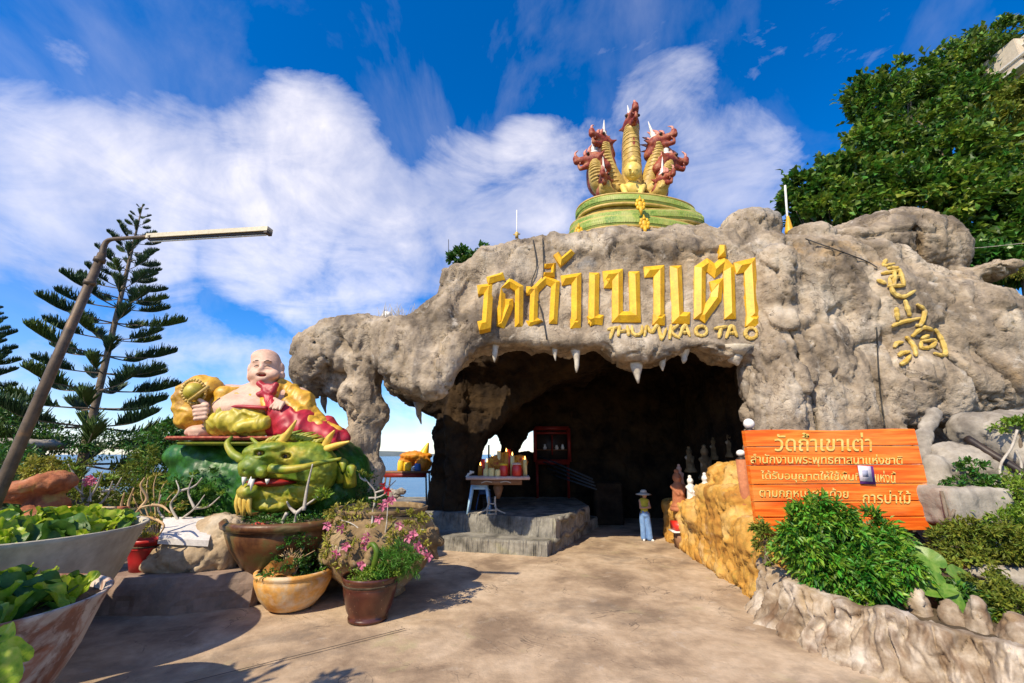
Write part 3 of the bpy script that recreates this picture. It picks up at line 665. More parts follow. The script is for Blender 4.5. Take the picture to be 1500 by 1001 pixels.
chi = [[[(292, 98), (268, 150)], [(282, 150), (352, 134)], [(252, 204), (402, 182)], [(388, 172), (424, 292)], [(300, 168), (384, 160)], [(222, 250), (292, 278)], [(300, 298), (430, 292)], [(312, 236), (344, 344), (420, 374), (504, 328)], [(312, 232), (392, 226)], [(352, 184), (350, 300)]],
       [[(364, 452), (376, 548)], [(428, 398), (466, 520)], [(516, 428), (572, 480), (544, 578), (506, 584)], [(334, 592), (400, 562), (540, 530)]],
       [[(350, 748), (370, 716), (416, 706)], [(380, 808), (410, 786), (466, 776)], [(394, 872), (430, 852), (472, 800)], [(434, 664), (490, 730), (512, 812)], [(478, 668), (560, 602), (642, 622)], [(650, 610), (702, 700), (722, 802), (640, 786)], [(546, 702), (642, 692), (622, 742), (552, 748), (546, 702)], [(546, 682), (606, 656)]]]
for g in chi: drape(g, z5, .052, M['gold_rough'], 'letter', 'yellow Chinese character in raised brush strokes', lift=.05)
# cables hanging over the rock face
for pts in ([(781, 352), (786, 390), (778, 420), (792, 452), (801, 498)], [(795, 350), (796, 400), (788, 424)], [(1180, 350), (1262, 380), (1285, 392)], [(1284, 480), (1288, 560), (1296, 626)]):
    c3 = []
    for q in curve([np.array([*p, 0.]) for p in pts], 22):
        h, _ = hit(q[0], q[1]); c3.append(P(q[0], q[1], h[1]-.06))
    tag(obj('cable', tube(c3, .016, 5), M['wire']), {781: 'thin black cable hanging past the second Thai letter group', 795: 'short thin cable beside the tone mark above the Thai letters', 1180: 'thin cable slung across the rock below the boulder', 1284: 'thin cable dropping down the crack behind the orange board'}[pts[0][0]], 'cable')

# ================================================================ SERPENT STATUE ON TOP
M['scale_green'] = mat('green_scales', [(.13, .24, .035), (.26, .36, .06), (.40, .42, .12)], .55, 1.8, bump=.5, bscale=26, bdist=.02, bands=(7, .55, (.36, .40, .10)), spots=[(1.3, .55, .7, .5, (.55, .44, .12))])
M['gold_dull'] = mat('dull_gold', [(.42, .27, .06), (.62, .43, .12)], .5, 5, bump=.5, bscale=30, bdist=.015)
M['serpent_red'] = mat('serpent_red', [(.16, .020, .012), (.30, .045, .022), (.42, .17, .08)], .6, 6, bump=.5, bscale=26, bdist=.02)
M['serpent_pink'] = mat('crest_pink', [(.55, .14, .10), (.66, .34, .26)], .6, 7, bump=.3)
M['dark_paint'] = mat('dark_paint', [(.02, .015, .015), (.05, .03, .02)], .5)
naga = empty('serpent_statue', P(928, 345, 12.7), 'green coiled many headed serpent statue with golden seated figure on top of the rock', 'statue')
NC = P(930, 320, 12.5)
def nring(pz, rx, ry, r, wob=.0, ph=0, n=64, flat=1.15, dz=0.0):
    zc = P(930, pz, 11.4)[2]
    pts = [np.array([NC[0]+rx*math.cos(a), NC[1]+ry*math.sin(a), zc+wob*math.sin(a+ph)+dz*math.sin(2*a+ph)]) for a in np.linspace(0, 2*math.pi, n)]
    return tube(pts, r, 14, cap=False)
for (pz, rx, ry, r, wob, ph) in [(354, 2.02, 1.05, .33, .10, .8), (333, 1.98, 1.02, .30, -.17, .5), (310, 1.90, .98, .29, .16, 1.0), (292, 1.74, .90, .23, -.08, .4)]:
    c_ = obj('coil', nring(pz, rx, ry, r, wob, ph, dz=.09), M['scale_green'], naga)
    obj('gold_trim', nring(pz+8, rx+r*.70, ry+r*.70, .055, wob, ph, dz=.09), M['gold_dull'], c_)
    obj('gold_trim', nring(pz-7, rx+r*.78, ry+r*.70, .04, wob, ph, dz=.09), M['gold_dull'], c_)
    # row of belly scales standing proud
    zc = P(930, pz, 11.4)[2]; sc_ = []
    for a in np.linspace(math.pi*1.02, math.pi*1.98, 90):
        p_ = np.array([NC[0]+(rx+r*.93)*math.cos(a), NC[1]+(ry+r*.93)*math.sin(a), zc+wob*math.sin(a+ph)+.09*math.sin(2*a+ph)])
        sc_.append(box(p_, (.022, .035, r*.30), rot=(0, 0, a)))
    obj('belly_scales', join(sc_), M['scale_green'], c_, smooth=False, kind='stuff')
pdv, pdf = lathe([(1.0, P(930,360,11.4)[2]), (1.0, P(930,330,11.4)[2]), (1.0, P(930, 292, 11.4)[2]), (.6, P(930, 285, 11.4)[2])], (0, 0, 0), 40); obj('pedestal', (pdv*np.array([1.88, .98, 1])+np.array([NC[0], NC[1], 0]), pdf), M['gold_dull'], naga)
for (x, y, s_) in [(938, 300, 1.0), (944, 328, 1.0), (848, 340, .8)]:
    p_ = P(x, y, NC[1]-1.52 if x > 900 else NC[1]-.9); q = [sphere(p_, (.09, .06, .15))[0:2], tube([p_+np.array([0,0,.1]), p_+np.array([0,0,.3])], [.07,.01], 6), tube([p_-np.array([0,0,.1]), p_-np.array([0,0,.34])], [.08,.02], 6)]
    for k in range(8):
        a = k*math.pi/4; q.append(sphere(p_+np.array([.11*s_*math.cos(a), -.01, .15*s_*math.sin(a)]), (.055, .04, .075), 6, 8))
    obj('medallion', join(q), M['gold'], naga)
def head_prims():
    h = [E((0, 0, 0), (.30, .24, .25)), C((.1, 0, .04), (.60, 0, -.02), .17, .11, k=.08), E((.62, 0, .10), (.10, .10, .10), k=.06), C((.02, 0, -.13), (.50, 0, -.30), .13, .07, k=.07),
         E((.20, .14, .17), (.12, .07, .06), k=.05), E((.20, -.14, .17), (.12, .07, .06), k=.05), C((-.05, 0, 0), (-.30, 0, -.30), .24, .22, k=.1), E((.55, .0, -.20), (.05, .05, .09), k=.03),
         C((-.1, .2, -.05), (-.3, .34, .12), .09, .02, k=.06), C((-.1, -.2, -.05), (-.3, -.34, .12), .09, .02, k=.06)]
    return sculpt(h, .035)
hv, hf = head_prims(); head_me = me_from(hv, hf, True, 'head'); head_me.materials.append(M['serpent_red'])
cr = []
for k, (x0, z0, x1, z1, r) in enumerate([(.28, .18, .20, .46, .07), (.14, .22, .02, .62, .08), (-.02, .22, -.16, .66, .09), (-.16, .16, -.36, .56, .08), (-.26, .02, -.50, .32, .07), (-.3, -.14, -.56, .04, .06)]):
    cr.append(tube(curve([(x0, 0, z0), ((x0+x1)/2+.05, 0, (z0+z1)/2), (x1, 0, z1)], 6), interp([r, r*.8, .01], 6), 6))
cr.append(tube([(.50, .06, -.06), (.52, .07, -.18)], [.03, .005], 5)); cr.append(tube([(.50, -.06, -.06), (.52, -.07, -.18)], [.03, .005], 5))
cr.append(tube(curve([(.6, 0, .16), (.62, 0, .3), (.50, 0, .42)], 6), interp([.05, .04, .01], 6), 6))
cv_, cf_ = join(cr); crest_me = me_from(cv_, cf_, True, 'crest'); crest_me.materials.append(M['serpent_pink'])
sv, sf = lathe([(.10, 0), (.12, .06), (.06, .12), (.08, .18), (.035, .26), (.04, .32), (.008, .62)], seg=10); spire_me = me_from(sv, sf, True, 'spire'); spire_me.materials.append(M['white'])
ev, ef = sphere((0, 0, 0), .05, 6, 8); eye_me = me_from(ev, ef, True, 'eye'); eye_me.materials.append(M['dark_paint'])
necks = [  # path in pixels with depth, radius px, head yaw (0 right, 180 left, -90 to camera), pitch, scale
    ([(926, 285, 12.6), (925, 240, 12.5), (924, 205, 12.4), (925, 186, 12.2)], 18, -92, 12, 1.05, (0, 0, 0)),
    ([(908, 285, 12.6), (893, 255, 12.4), (886, 230, 12.3), (884, 213, 12.2)], 15, -140, 6, 1.0, None), ([(900, 285, 12.5), (878, 272, 12.2), (872, 250, 12.1), (871, 238, 12.1)], 14, 180, -4, 1.0, None),
    ([(895, 290, 12.3), (888, 280, 12.0), (886, 268, 11.9)], 12, -110, -8, .8, None), ([(945, 285, 12.6), (955, 250, 12.4), (962, 225, 12.3), (962, 214, 12.2)], 15, -35, 10, 1.0, None),
    ([(952, 285, 12.5), (970, 268, 12.2), (976, 250, 12.1), (978, 240, 12.1)], 14, 0, -2, 1.0, None), ([(958, 290, 12.3), (968, 280, 12.0), (971, 268, 11.9)], 12, -70, -8, .8, None)]
for (pth, rp, yaw, pit, sc, _) in necks:
    pts = curve([P(*q) for q in pth], 16); s_ = S(pts[0]); nk = obj('neck', tube(pts, interp([rp*s_*1.1, rp*s_*.88, rp*s_*.72], 16), 14, flat=.8), M['gold_dull'], naga)
    pl = []
    for i in range(1, 15): pl.append(tube([pts[i]+np.array([-.0, -.02, -.03]), pts[i]+np.array([0, -.02, .02])], [rp*s_*(.70+.3*(1-i/14.)), rp*s_*(.72+.33*(1-i/14.))], 14, flat=.84))
    obj('belly_plates', join(pl), M['gold_dull'], nk, kind='stuff')
    back = [p+np.array([0, .12, 0]) for p in pts]; obj('hood', tube(back, interp([rp*s_*1.0, rp*s_*1.2, rp*s_*.95], 16), 12, flat=.55), M['serpent_red'], nk)
    hd = inst('head', head_me, naga, pts[-1]+np.array([0, 0, .08]), (0, R(-pit), R(yaw)), sc)
    c_ = bpy.data.objects.new('crest', crest_me); COL.objects.link(c_); c_.parent = hd; c_['kind'] = 'stuff'
    for sy in (-1, 1): c_ = bpy.data.objects.new('eye', eye_me); COL.objects.link(c_); c_.parent = hd; c_.location = (.24, .20*sy, .13)
    c_ = bpy.data.objects.new('spire', spire_me); COL.objects.link(c_); c_.parent = hd; c_.location = (-.02, 0, .2); c_.scale = (1.25, 1.25, 1.35)
# golden seated figure
fb = [ex(927, 251, 11.75, 12.5, 11, 14.5, k=.06), ex(927, 236, 11.9, 6, 6, 6, k=.05), ex(927, 231, 11.9, 2.5, 2.5, 4, k=.04), ex(916, 252, 11.95, 2, 3, 8, k=.04), ex(938, 252, 11.95, 2, 3, 8, k=.04), ex(927, 264, 11.95, 6, 6, 6, k=.05),
      ex(927, 278, 11.95, 16, 9, 12, k=.08), C(P(912, 274, 11.9), P(918, 288, 11.65), .1, .08, k=.05), C(P(942, 274, 11.9), P(936, 288, 11.65), .1, .08, k=.05), C(P(906, 292, 11.7), P(948, 292, 11.7), .14, .14, k=.08),
      E(P(927, 253, 11.50), (.035, .05, .07), k=.03), E(P(922, 248, 11.52), (.055, .03, .018), k=.03), E(P(932, 248, 11.52), (.055, .03, .018), k=.03), E(P(927, 260, 11.51), (.06, .04, .02), k=.02)]
for p_ in fb:
    if p_['t'] == 'E' and p_['r'][0] < .2: pass
M['gold_figure'] = mat('bright_gold', [(.60, .42, .08), (.78, .58, .16)], .4, 6)
obj('seated_figure', sculpt(fb, .028), M['gold_figure'], naga)

# ================================================================ LAUGHING MONK STATUE ON THE DRAGON
M['skin'] = mat('statue_skin', [(.62, .37, .26), (.74, .48, .36)], .6, 2, bump=.2, bscale=30, bdist=.008, spots=[(5, .58, .72, .5, (.44, .29, .19)), (1.6, .58, .72, .35, (.40, .28, .20))])
M['robe_gold'] = mat('robe_gold', [(.54, .27, .012), (.72, .41, .03), (.36, .17, .012)], .48, 2.6, bump=.4, bscale=16, bdist=.02, spec=.6, spots=[(7, .60, .72, .45, (.16, .11, .06)), (2.2, .60, .75, .35, (.20, .15, .07))])
M['robe_yellow'] = mat('robe_yellow_green', [(.38, .32, .02), (.60, .47, .04)], .5, 3, bump=.3, bscale=16, bdist=.02, spec=.6, spots=[(7, .60, .72, .45, (.16, .11, .06)), (2.2, .60, .75, .35, (.20, .15, .07))])
M['robe_red'] = mat('robe_red', [(.34, .008, .02), (.50, .016, .036)], .5, 3, bump=.2, bscale=16, bdist=.01, spec=.55, spots=[(7, .60, .72, .45, (.16, .11, .06)), (2.2, .60, .75, .35, (.20, .15, .07))])
M['dragon'] = mat('dragon_green', [(.09, .17, .008), (.25, .29, .014), (.46, .36, .03)], .5, 2.2, bump=.4, bscale=18, bdist=.015, spec=.5, spots=[(7, .60, .72, .45, (.16, .11, .06)), (2.2, .60, .75, .35, (.20, .15, .07))])
M['dragon_body'] = mat('dragon_body_green', [(.010, .055, .006), (.022, .11, .010), (.05, .17, .015)], .45, 2, bump=.3, bscale=18, bdist=.02, bands=(9, .5, (.008, .05, .01)))
M['tooth'] = mat('tooth_white', [(.75, .70, .60)], .4)
M['mouth_red'] = mat('mouth_red', [(.35, .02, .015)], .5)
M['horn'] = mat('horn_gold', [(.58, .36, .05), (.72, .52, .12)], .45, 4, bump=.3)
monk = empty('monk_statue', P(385, 645, 10.2), 'reclining laughing bald monk statue in gold and red robes on the green dragon', 'statue')
def cp(a, b, Ya, Yb, ra, rb, k=.1, op='+'):
    p0, p1 = P(*a, Ya), P(*b, Yb); return C(p0, p1, ra*S(p0), rb*S(p1), k, op)
body = [ex(390, 538, 10.1, 21, 20, 22, k=.1), ex(388, 524, 10.12, 18, 17, 12, k=.1), ex(388, 551, 9.98, 21, 18, 13, k=.08), ex(374, 548, 9.85, 9, 8, 8, k=.06), ex(399, 549, 9.85, 10, 8, 8, k=.06),
        ex(385, 562, 9.95, 15, 12, 6, k=.08), ex(412, 541, 10.15, 4, 6, 9, k=.04), ex(413, 551, 10.12, 4, 5, 7, k=.04), ex(367, 541, 10.1, 3, 6, 9, k=.04), ex(366, 551, 10.08, 3.2, 5, 7, k=.04),
        ex(383, 541, 9.76, 3.6, 5, 4.2, k=.05), cp((383, 531), (383, 540), 9.80, 9.75, 2, 3, k=.05), ex(375, 529.5, 9.80, 6, 3, 1.8, k=.05), ex(392, 529.5, 9.80, 6.5, 3, 1.8, k=.05), ex(384, 556, 9.80, 8, 6, 4, k=.05),
        ex(388, 575, 10.25, 30, 26, 14, k=.15), ex(352, 583, 10.2, 30, 28, 16, k=.2), ex(405, 584, 10.15, 26, 26, 16, k=.2), ex(338, 582, 10.25, 22, 24, 16, k=.2), ex(434, 582, 10.3, 20, 22, 15, k=.2),
        ex(365, 600, 10.0, 52, 40, 24, k=.25), ex(350, 592, 9.85, 18, 14, 8, k=.1), ex(395, 591, 9.85, 18, 14, 8, k=.1),
        ex(376, 536.6, 9.76, 4.2, 3, 1.1, k=.03, op='-'), ex(391.5, 536.6, 9.76, 4.6, 3, 1.1, k=.03, op='-'), ex(383.5, 549.5, 9.74, 7.0, 6, 2.6, k=.03, op='-'),
        # arm and fist at the left
        cp((330, 580), (312, 610), 10.1, 9.8, 13, 11, k=.15), cp((312, 610), (296, 606), 9.8, 9.5, 11, 9, k=.1), ex(294, 603, 9.5, 10, 9, 10, k=.06),
        cp((440, 588), (432, 608), 10.2, 9.9, 13, 10, k=.1), cp((432, 608), (410, 596), 9.9, 9.55, 9, 7, k=.1), ex(408, 592, 9.5, 9, 7, 6, k=.05),
        cp((330, 625), (300, 634), 9.9, 9.7, 14, 9, k=.15), ex(290, 632, 9.62, 17, 12, 9, k=.08)]
for k in range(4):      # fingers of the fist and of the resting hand, toes
    body.append(cp((303-0.6*k, 594+6*k), (284+.5*k, 596+6*k), 9.42, 9.36, 3.1, 2.6, k=.025))
    body.append(cp((405+3.5*k, 588+.7*k), (396+4.6*k, 597+1.0*k+(k == 1)), 9.42, 9.36, 2.5, 2.0, k=.02))
    body.append(ex(279+3.8*k, 637-1.0*k*0, 9.50, 2.6, 3, 3.0, k=.025))
body.append(cp((302, 592), (292, 586), 9.45, 9.40, 3.2, 2.6, k=.03)); body.append(cp((412, 590), (402, 584), 9.45, 9.42, 2.6, 2.2, k=.02)); body.append(ex(274.5, 634, 9.55, 4, 4, 4.2, k=.03))
bodyo = obj('body', sculpt(body, .021), M['skin'], monk)
obj('mouth', sphere(P(383.5, 549.6, 9.80), (.085, .05, .032), 8, 12), M['mouth_red'], bodyo)
obj('teeth', sphere(P(383.5, 548.2, 9.785), (.07, .03, .011), 6, 10), M['tooth'], bodyo)
for (x, wd) in ((376, .07), (391.5, .075)):
    obj('eye', tube(curve([P(x-4.2, 537.4, 9.755), P(x, 536.0, 9.735), P(x+4.2, 537.6, 9.76)], 8), interp([.006, .014, .006], 8), 6), M['dark_paint'], bodyo)
    obj('eyebrow', tube(curve([P(x-5, 530.5, 9.77), P(x, 528.0, 9.755), P(x+5.5, 530, 9.78)], 8), interp([.006, .012, .006], 8), 6), M['dark_paint'], bodyo)
bd = [sphere(P(336+x, 571+8.5*math.sin(x/55*math.pi)**.8, 9.93-.2*math.sin(x/55*math.pi)), .045, 6, 8) for x in np.linspace(0, 55, 20)]
obj('bead_necklace', join(bd), M['gold_dull'], monk)
def folds(v, f, amp, sc, dirv=(1, .3, .3)):
    n = vnormals(v, f); w = v*np.array(dirv); g = gnoise(w*sc+fbm(v, 1.4, 2)[:, None]*.8); g2 = gnoise(w*sc*2.4+7); return v+n*(amp*1.25*(.6-2*np.abs(g)**.8)+amp*.35*(1-2*np.abs(g2)))[:, None], f
rg = [cp((418, 566), (440, 588), 10.1, 10.0, 9, 16, k=.1), cp((440, 588), (462, 622), 10.0, 9.9, 17, 15, k=.1), cp((462, 622), (492, 632), 9.9, 9.8, 14, 9, k=.1), cp((420, 590), (450, 618), 9.7, 9.65, 9, 9, k=.08), cp((450, 618), (466, 624), 9.62, 9.6, 9, 7, k=.06),
      cp((412, 562), (402, 580), 10.0, 9.75, 6, 6, k=.06), cp((372, 566), (338, 578), 9.95, 9.95, 3.5, 4, k=.05), cp((338, 578), (330, 590), 9.95, 9.85, 4, 6, k=.05),
      cp((330, 580), (322, 612), 9.80, 9.72, 14, 15, k=.1), cp((345, 574), (330, 584), 9.85, 9.8, 6, 9, k=.1), cp((340, 578), (384, 585), 9.72, 9.60, 3.5, 3.5, k=.05), cp((384, 585), (392, 596), 9.6, 9.5, 4, 5, k=.05), cp((332, 590), (352, 594), 9.75, 9.65, 7, 5, k=.08), cp((356, 594), (392, 590), 9.62, 9.6, 4, 4, k=.05)]
v, f = sculpt(rg, .024); obj('gold_robe', folds(v, f, .035, 3.2, (1, .4, .4)), M['robe_gold'], monk)
ry = [ex(350, 618, 9.75, 40, 30, 20, k=.12), ex(322, 624, 9.8, 18, 24, 16, k=.12), cp((325, 604), (345, 630), 9.5, 9.45, 8, 7, k=.05), cp((345, 604), (368, 630), 9.42, 9.42, 8, 6, k=.05), cp((362, 602), (384, 616), 9.45, 9.5, 8, 8, k=.05), cp((352, 626), (390, 620), 9.35, 9.45, 8, 10, k=.05), cp((315, 632), (388, 634), 9.6, 9.6, 6, 6, k=.05)]
v, f = sculpt(ry, .024); obj('yellow_skirt', folds(v, f, .03, 3.0, (1, .4, .7)), M['robe_yellow'], monk)
rr_ = [ex(428, 622, 9.85, 40, 30, 26, k=.12), cp((398, 592), (432, 628), 9.6, 9.6, 11, 20, k=.1), cp((432, 626), (480, 642), 9.7, 9.7, 24, 18, k=.1), cp((480, 642), (504, 644), 9.8, 9.8, 16, 10, k=.1), cp((478, 620), (500, 640), 10.0, 9.9, 11, 10, k=.1), cp((482, 650), (476, 668), 9.5, 9.4, 8, 6, k=.06), cp((440, 646), (490, 652), 9.5, 9.5, 6, 6, k=.06)]
v, f = sculpt(rr_, .024); obj('red_robe', folds(v, f, .03, 2.6, (1, .4, .5)), M['robe_red'], monk)
bow = [cp((380, 562), (398, 574), 9.66, 9.6, 4.5, 6, k=.04), cp((398, 574), (380, 578), 9.6, 9.6, 6, 4, k=.04), cp((398, 574), (404, 564), 9.6, 9.62, 5, 4, k=.04), cp((392, 580), (400, 598), 9.6, 9.5, 6, 9, k=.05), ex(394, 570, 9.6, 10, 4, 7, k=.05)]
v, f = sculpt(bow, .02); obj('red_bow', folds(v, f, .012, 6, (1, .4, .8)), M['robe_red'], monk)
obj('belt', tube(curve([P(322, 601, 9.55), P(345, 596, 9.42), (P(372, 597, 9.38)), P(392, 598, 9.42)], 16), .075, 8, flat=.6), M['robe_red'], monk)
sack = [ex(290, 590, 10.0, 32, 26, 36, k=.15), ex(300, 565, 9.95, 22, 22, 14, k=.15), ex(282, 612, 9.9, 20, 20, 20, k=.15), ex(272, 580, 9.85, 14, 16, 20, k=.1), ex(310, 570, 9.8, 14, 16, 14, k=.1)]
v, f = sculpt(sack, .028); obj('gold_sack', folds(v, f, .03, 3.4, (.7, .4, 1)), M['robe_gold'], monk)
ball = sphere(P(284, 574, 9.42), 13*S(P(284, 574, 9.42)), 14, 22); obj('gold_ball', ball, M['robe_yellow'], monk)
obj('beaded_ring', join([sphere(P(284+17*math.cos(a), 574+17*math.sin(a), 9.46), .04, 5, 7) for a in np.linspace(0, 2*math.pi, 26)[:-1]]), M['gold_dull'], monk)
obj('fan_handle', tube([P(306, 566, 9.35), P(276, 588, 9.28)], .04, 8), M['gold_dull'], monk)
kn = [sphere(P(284+x, 560+abs(x)*.25-3, 9.4), (.07, .07, .06), 6, 8) for x in (-9, -3, 3, 9)]

# the dragon under the monk
drg = empty('dragon_statue', (P(370, 740, 10.0)[0], 10.2, TZ), 'green and yellow dragon statue with open jaws and golden whiskers carrying the monk', 'statue')
bz = TZ
db = [ex(320, 705, 10.5, 62, 55, 52, k=.3), ex(400, 700, 10.6, 90, 55, 55, k=.3), ex(480, 700, 10.6, 60, 50, 55, k=.3), ex(290, 740, 10.2, 46, 40, 40, k=.2), B((P(390, 700, 10.6)[0], 10.7, bz+.5), (1.9, .8, .55), .15, k=.3), ex(300, 668, 10.4, 50, 44, 22, k=.2), ex(462, 690, 10.0, 40, 30, 42, k=.2), ex(490, 720, 9.9, 30, 26, 46, k=.15)]
v, f = sculpt(db, .05); n_ = vnormals(v, f)
# overlapping scales pressed into the surface
u_ = np.arctan2(v[:, 2]-1.4, v[:, 1]-10.6)*5.5; w_ = v[:, 0]*5.0; rowi = np.floor(w_); fu = (u_+.5*(rowi % 2)) % 1; fw = w_ % 1
v = v+n_*(.045*(1-fw)*(1-(2*np.abs(fu-.5))**2))[:, None]
obj('scaly_body', (v, f), M['dragon_body'], drg)
obj('saddle_slab', bevbox((P(378, 642, 9.9)[0], 10.15, P(385, 643, 9.9)[2]), (1.72, .8, .04), .03), M['serpent_red'], drg)
obj('saddle_trim', bevbox((P(372, 650, 9.9)[0], 10.2, P(385, 650, 9.9)[2]), (1.42, .78, .04), .03), M['dragon'], drg)
hd = [ex(425, 668, 9.35, 52, 40, 22, k=.15), ex(395, 664, 9.1, 34, 32, 16, k=.12), ex(372, 684, 8.85, 20, 20, 14, k=.1), cp((372, 690), (460, 694), 8.9, 9.3, 11, 20, k=.1), ex(362, 690, 8.75, 9, 9, 8, k=.06), ex(385, 692, 8.72, 9, 9, 8, k=.06), ex(398, 657, 8.85, 20, 14, 7, rot=(0, R(-8), 0), k=.06),
      ex(370, 662, 8.9, 10, 14, 6, k=.06), cp((362, 724), (440, 722), 8.95, 9.3, 12, 20, k=.1), ex(366, 720, 8.85, 16, 16, 11, k=.08), cp((446, 700), (452, 720), 9.2, 9.2, 16, 18, k=.1), ex(455, 690, 9.3, 38, 30, 40, k=.15), ex(400, 740, 9.2, 30, 26, 10, k=.1),
      ex(386, 705, 8.7, 30, 26, 3.8, rot=(0, R(4), 0), k=.05, op='-'), ex(430, 708, 8.9, 20, 20, 4, rot=(0, R(4), 0), k=.05, op='-'), ex(381, 664, 8.70, 8, 6, 5, k=.03, op='-'), ex(419, 668, 8.85, 9, 6, 5, k=.03, op='-'), ex(357, 690, 8.60, 3, 4, 2.5, k=.03, op='-'), ex(382, 694, 8.56, 3, 4, 2.5, k=.03, op='-')]
v, f = sculpt(hd, .026); v = v+vnormals(v, f)*(.016*ridged(v*np.array([1, 1, 1.6]), 3.2, 2)+crags(v, 6.5, .016, .012, .1, .14, 5)*sstep(8.75, 9.0, v[:, 1]))[:, None]
head_o = obj('head', (v, f), M['dragon'], drg)
obj('mouth_lining', sphere(P(400, 706, 9.15), (.50, .42, .10), 10, 16), M['mouth_red'], head_o)
for (x, y, Y, l) in [(358, 699, 8.62, .17), (370, 702, 8.56, .22), (392, 702, 8.60, .10), (366, 711, 8.58, -.16)]:
    a = P(x, y, Y); obj('tooth', tube([a, a-np.array([0, 0, l*.5]), a-np.array([0, 0, l])], [.045, .032, .005], 8), M['tooth'], head_o)
for (x, y, Y) in [(381, 665, 8.78), (419, 669, 8.93)]:
    e_ = obj('eyeball', sphere(P(x, y, Y), .07, 10, 14), M['horn'], head_o); 
    obj('pupil', sphere(P(x-1, y+.5, Y-.075), (.04, .025, .045), 8, 10), M['dark_paint'], head_o)
for pts, r in [([(340, 640, 9.0), (333, 650, 8.9), (340, 664, 8.8), (352, 672, 8.75), (364, 678, 8.8)], [.03, .06, .08, .09, .09]), ([(368, 642, 9.0), (380, 652, 8.9), (392, 650, 8.9)], [.03, .05, .05]),
               ([(396, 686, 8.6), (420, 688, 8.55), (448, 684, 8.6), (470, 678, 8.8), (500, 672, 8.9)], [.09, .085, .06, .05, .03])]:
    obj('whisker', tube(curve([P(*q) for q in pts], 20), interp(r, 20), 8), M['dragon'], head_o)
for pts, r in [([(412, 648, 9.1), (424, 632, 9.0), (434, 616, 8.9)], [.09, .06, .02]), ([(476, 655, 9.3), (482, 642, 9.2), (490, 631, 9.1)], [.09, .07, .02]), ([(478, 658, 9.2), (495, 652, 9.1), (512, 647, 9.0)], [.08, .06, .02])]:
    obj('horn', tube(curve([P(*q) for q in pts], 12), interp(r, 12), 10), M['horn'], head_o)
be = []
for k in range(14):
    x = 350+rng.uniform(0, 18); a = P(x, 722, 8.75+rng.uniform(0, .12)); be.append(tube(curve([a, a+np.array([rng.normal()*.03, -.02, -.2]), a+np.array([.05+rng.normal()*.05, 0, -.42])], 6), interp([.05, .045, .01], 6), 6))
obj('beard', join(be), M['horn'], head_o)
mn = []
for k in range(26):
    t = k/25; a = P(386+75*t, 652-8*math.sin(t*3.1)+rng.uniform(-3, 3), 9.0+.25*t); mn.append(tube(curve([a, a+np.array([.06, .03, .09]), a+np.array([.17+.1*rng.random(), .06, .10+.08*rng.random()])], 5), interp([.05, .045, .008], 5), 6))
obj('mane', join(mn), M['dragon'], head_o)
for cx in (500, 512):
    a = P(cx, 684+(cx-500)*.6, 9.5); obj('claw', tube(curve([a+np.array([0, .1, -.3]), a, a+np.array([.08, -.1, .06]), a+np.array([.12, -.18, -.1])], 10), interp([.14, .13, .1, .02], 10), 10), M['dragon'], drg)
obj('foreleg', sculpt([cp((495, 740), (505, 695), 9.9, 9.7, 16, 13, k=.1), ex(508, 690, 9.6, 12, 14, 8, k=.08)], .035), M['dragon_body'], drg)
# ================================================================ STEPS AND PLATFORM
gA = GZ(801, 816, 0); z1 = float(P(801, 794, gA[1])[2]); gC = GZ(866, 778, 0); dirR = (gC-gA)[:2]/np.linalg.norm((gC-gA)[:2])
uA = GZ(814, 788, z1); z2 = float(P(814, 760, uA[1])[2]); gB = GZ(596, 803, 0); uB = GZ(596, 772, z1)
lowp = [gA[:2], gA[:2]+dirR*5.2, (2.2, 18.6), (-3.0, 18.6), gB[:2]]
upp = [uA[:2], uA[:2]+dirR*3.4, (2.6, 18.9), (-4.6, 18.9), (-4.4, 15.0), uB[:2]]
stepo = empty('cave_steps', (gA[0]-2, gA[1]+.5, 0), 'two broad grey raked plaster steps leading up to the cave shrine platform', 'steps')
obj('step', roughslab(lowp, -.05, z1, .03, (17, .5), .028, groove=.034, seed=3), M['step'], stepo, smooth=False)
obj('step', roughslab(upp, z1-.1, z2, .02, (17, .5), .028, groove=.034, seed=9), M['step'], stepo, smooth=False)
rim = uA[:2]+dirR*.1; rr2 = [np.array([*(uA[:2]+dirR*t+np.array([.05, 0])), z2-.06+.05*math.sin(7*t)]) for t in np.linspace(.2, 2.6, 14)]
obj('step_curb', tube(rr2, [.06+.012*math.sin(i*2.1) for i in range(14)], 8), M['step'], stepo)
rr3 = [np.array([*(gA[:2]+dirR*t+np.array([.02, 0])), z1-.05+.06*math.sin(6*t)]) for t in np.linspace(.5, 3.6, 16)]
obj('step_curb', tube(rr3, [.07+.015*math.sin(i*1.7) for i in range(16)], 8), M['step'], stepo)

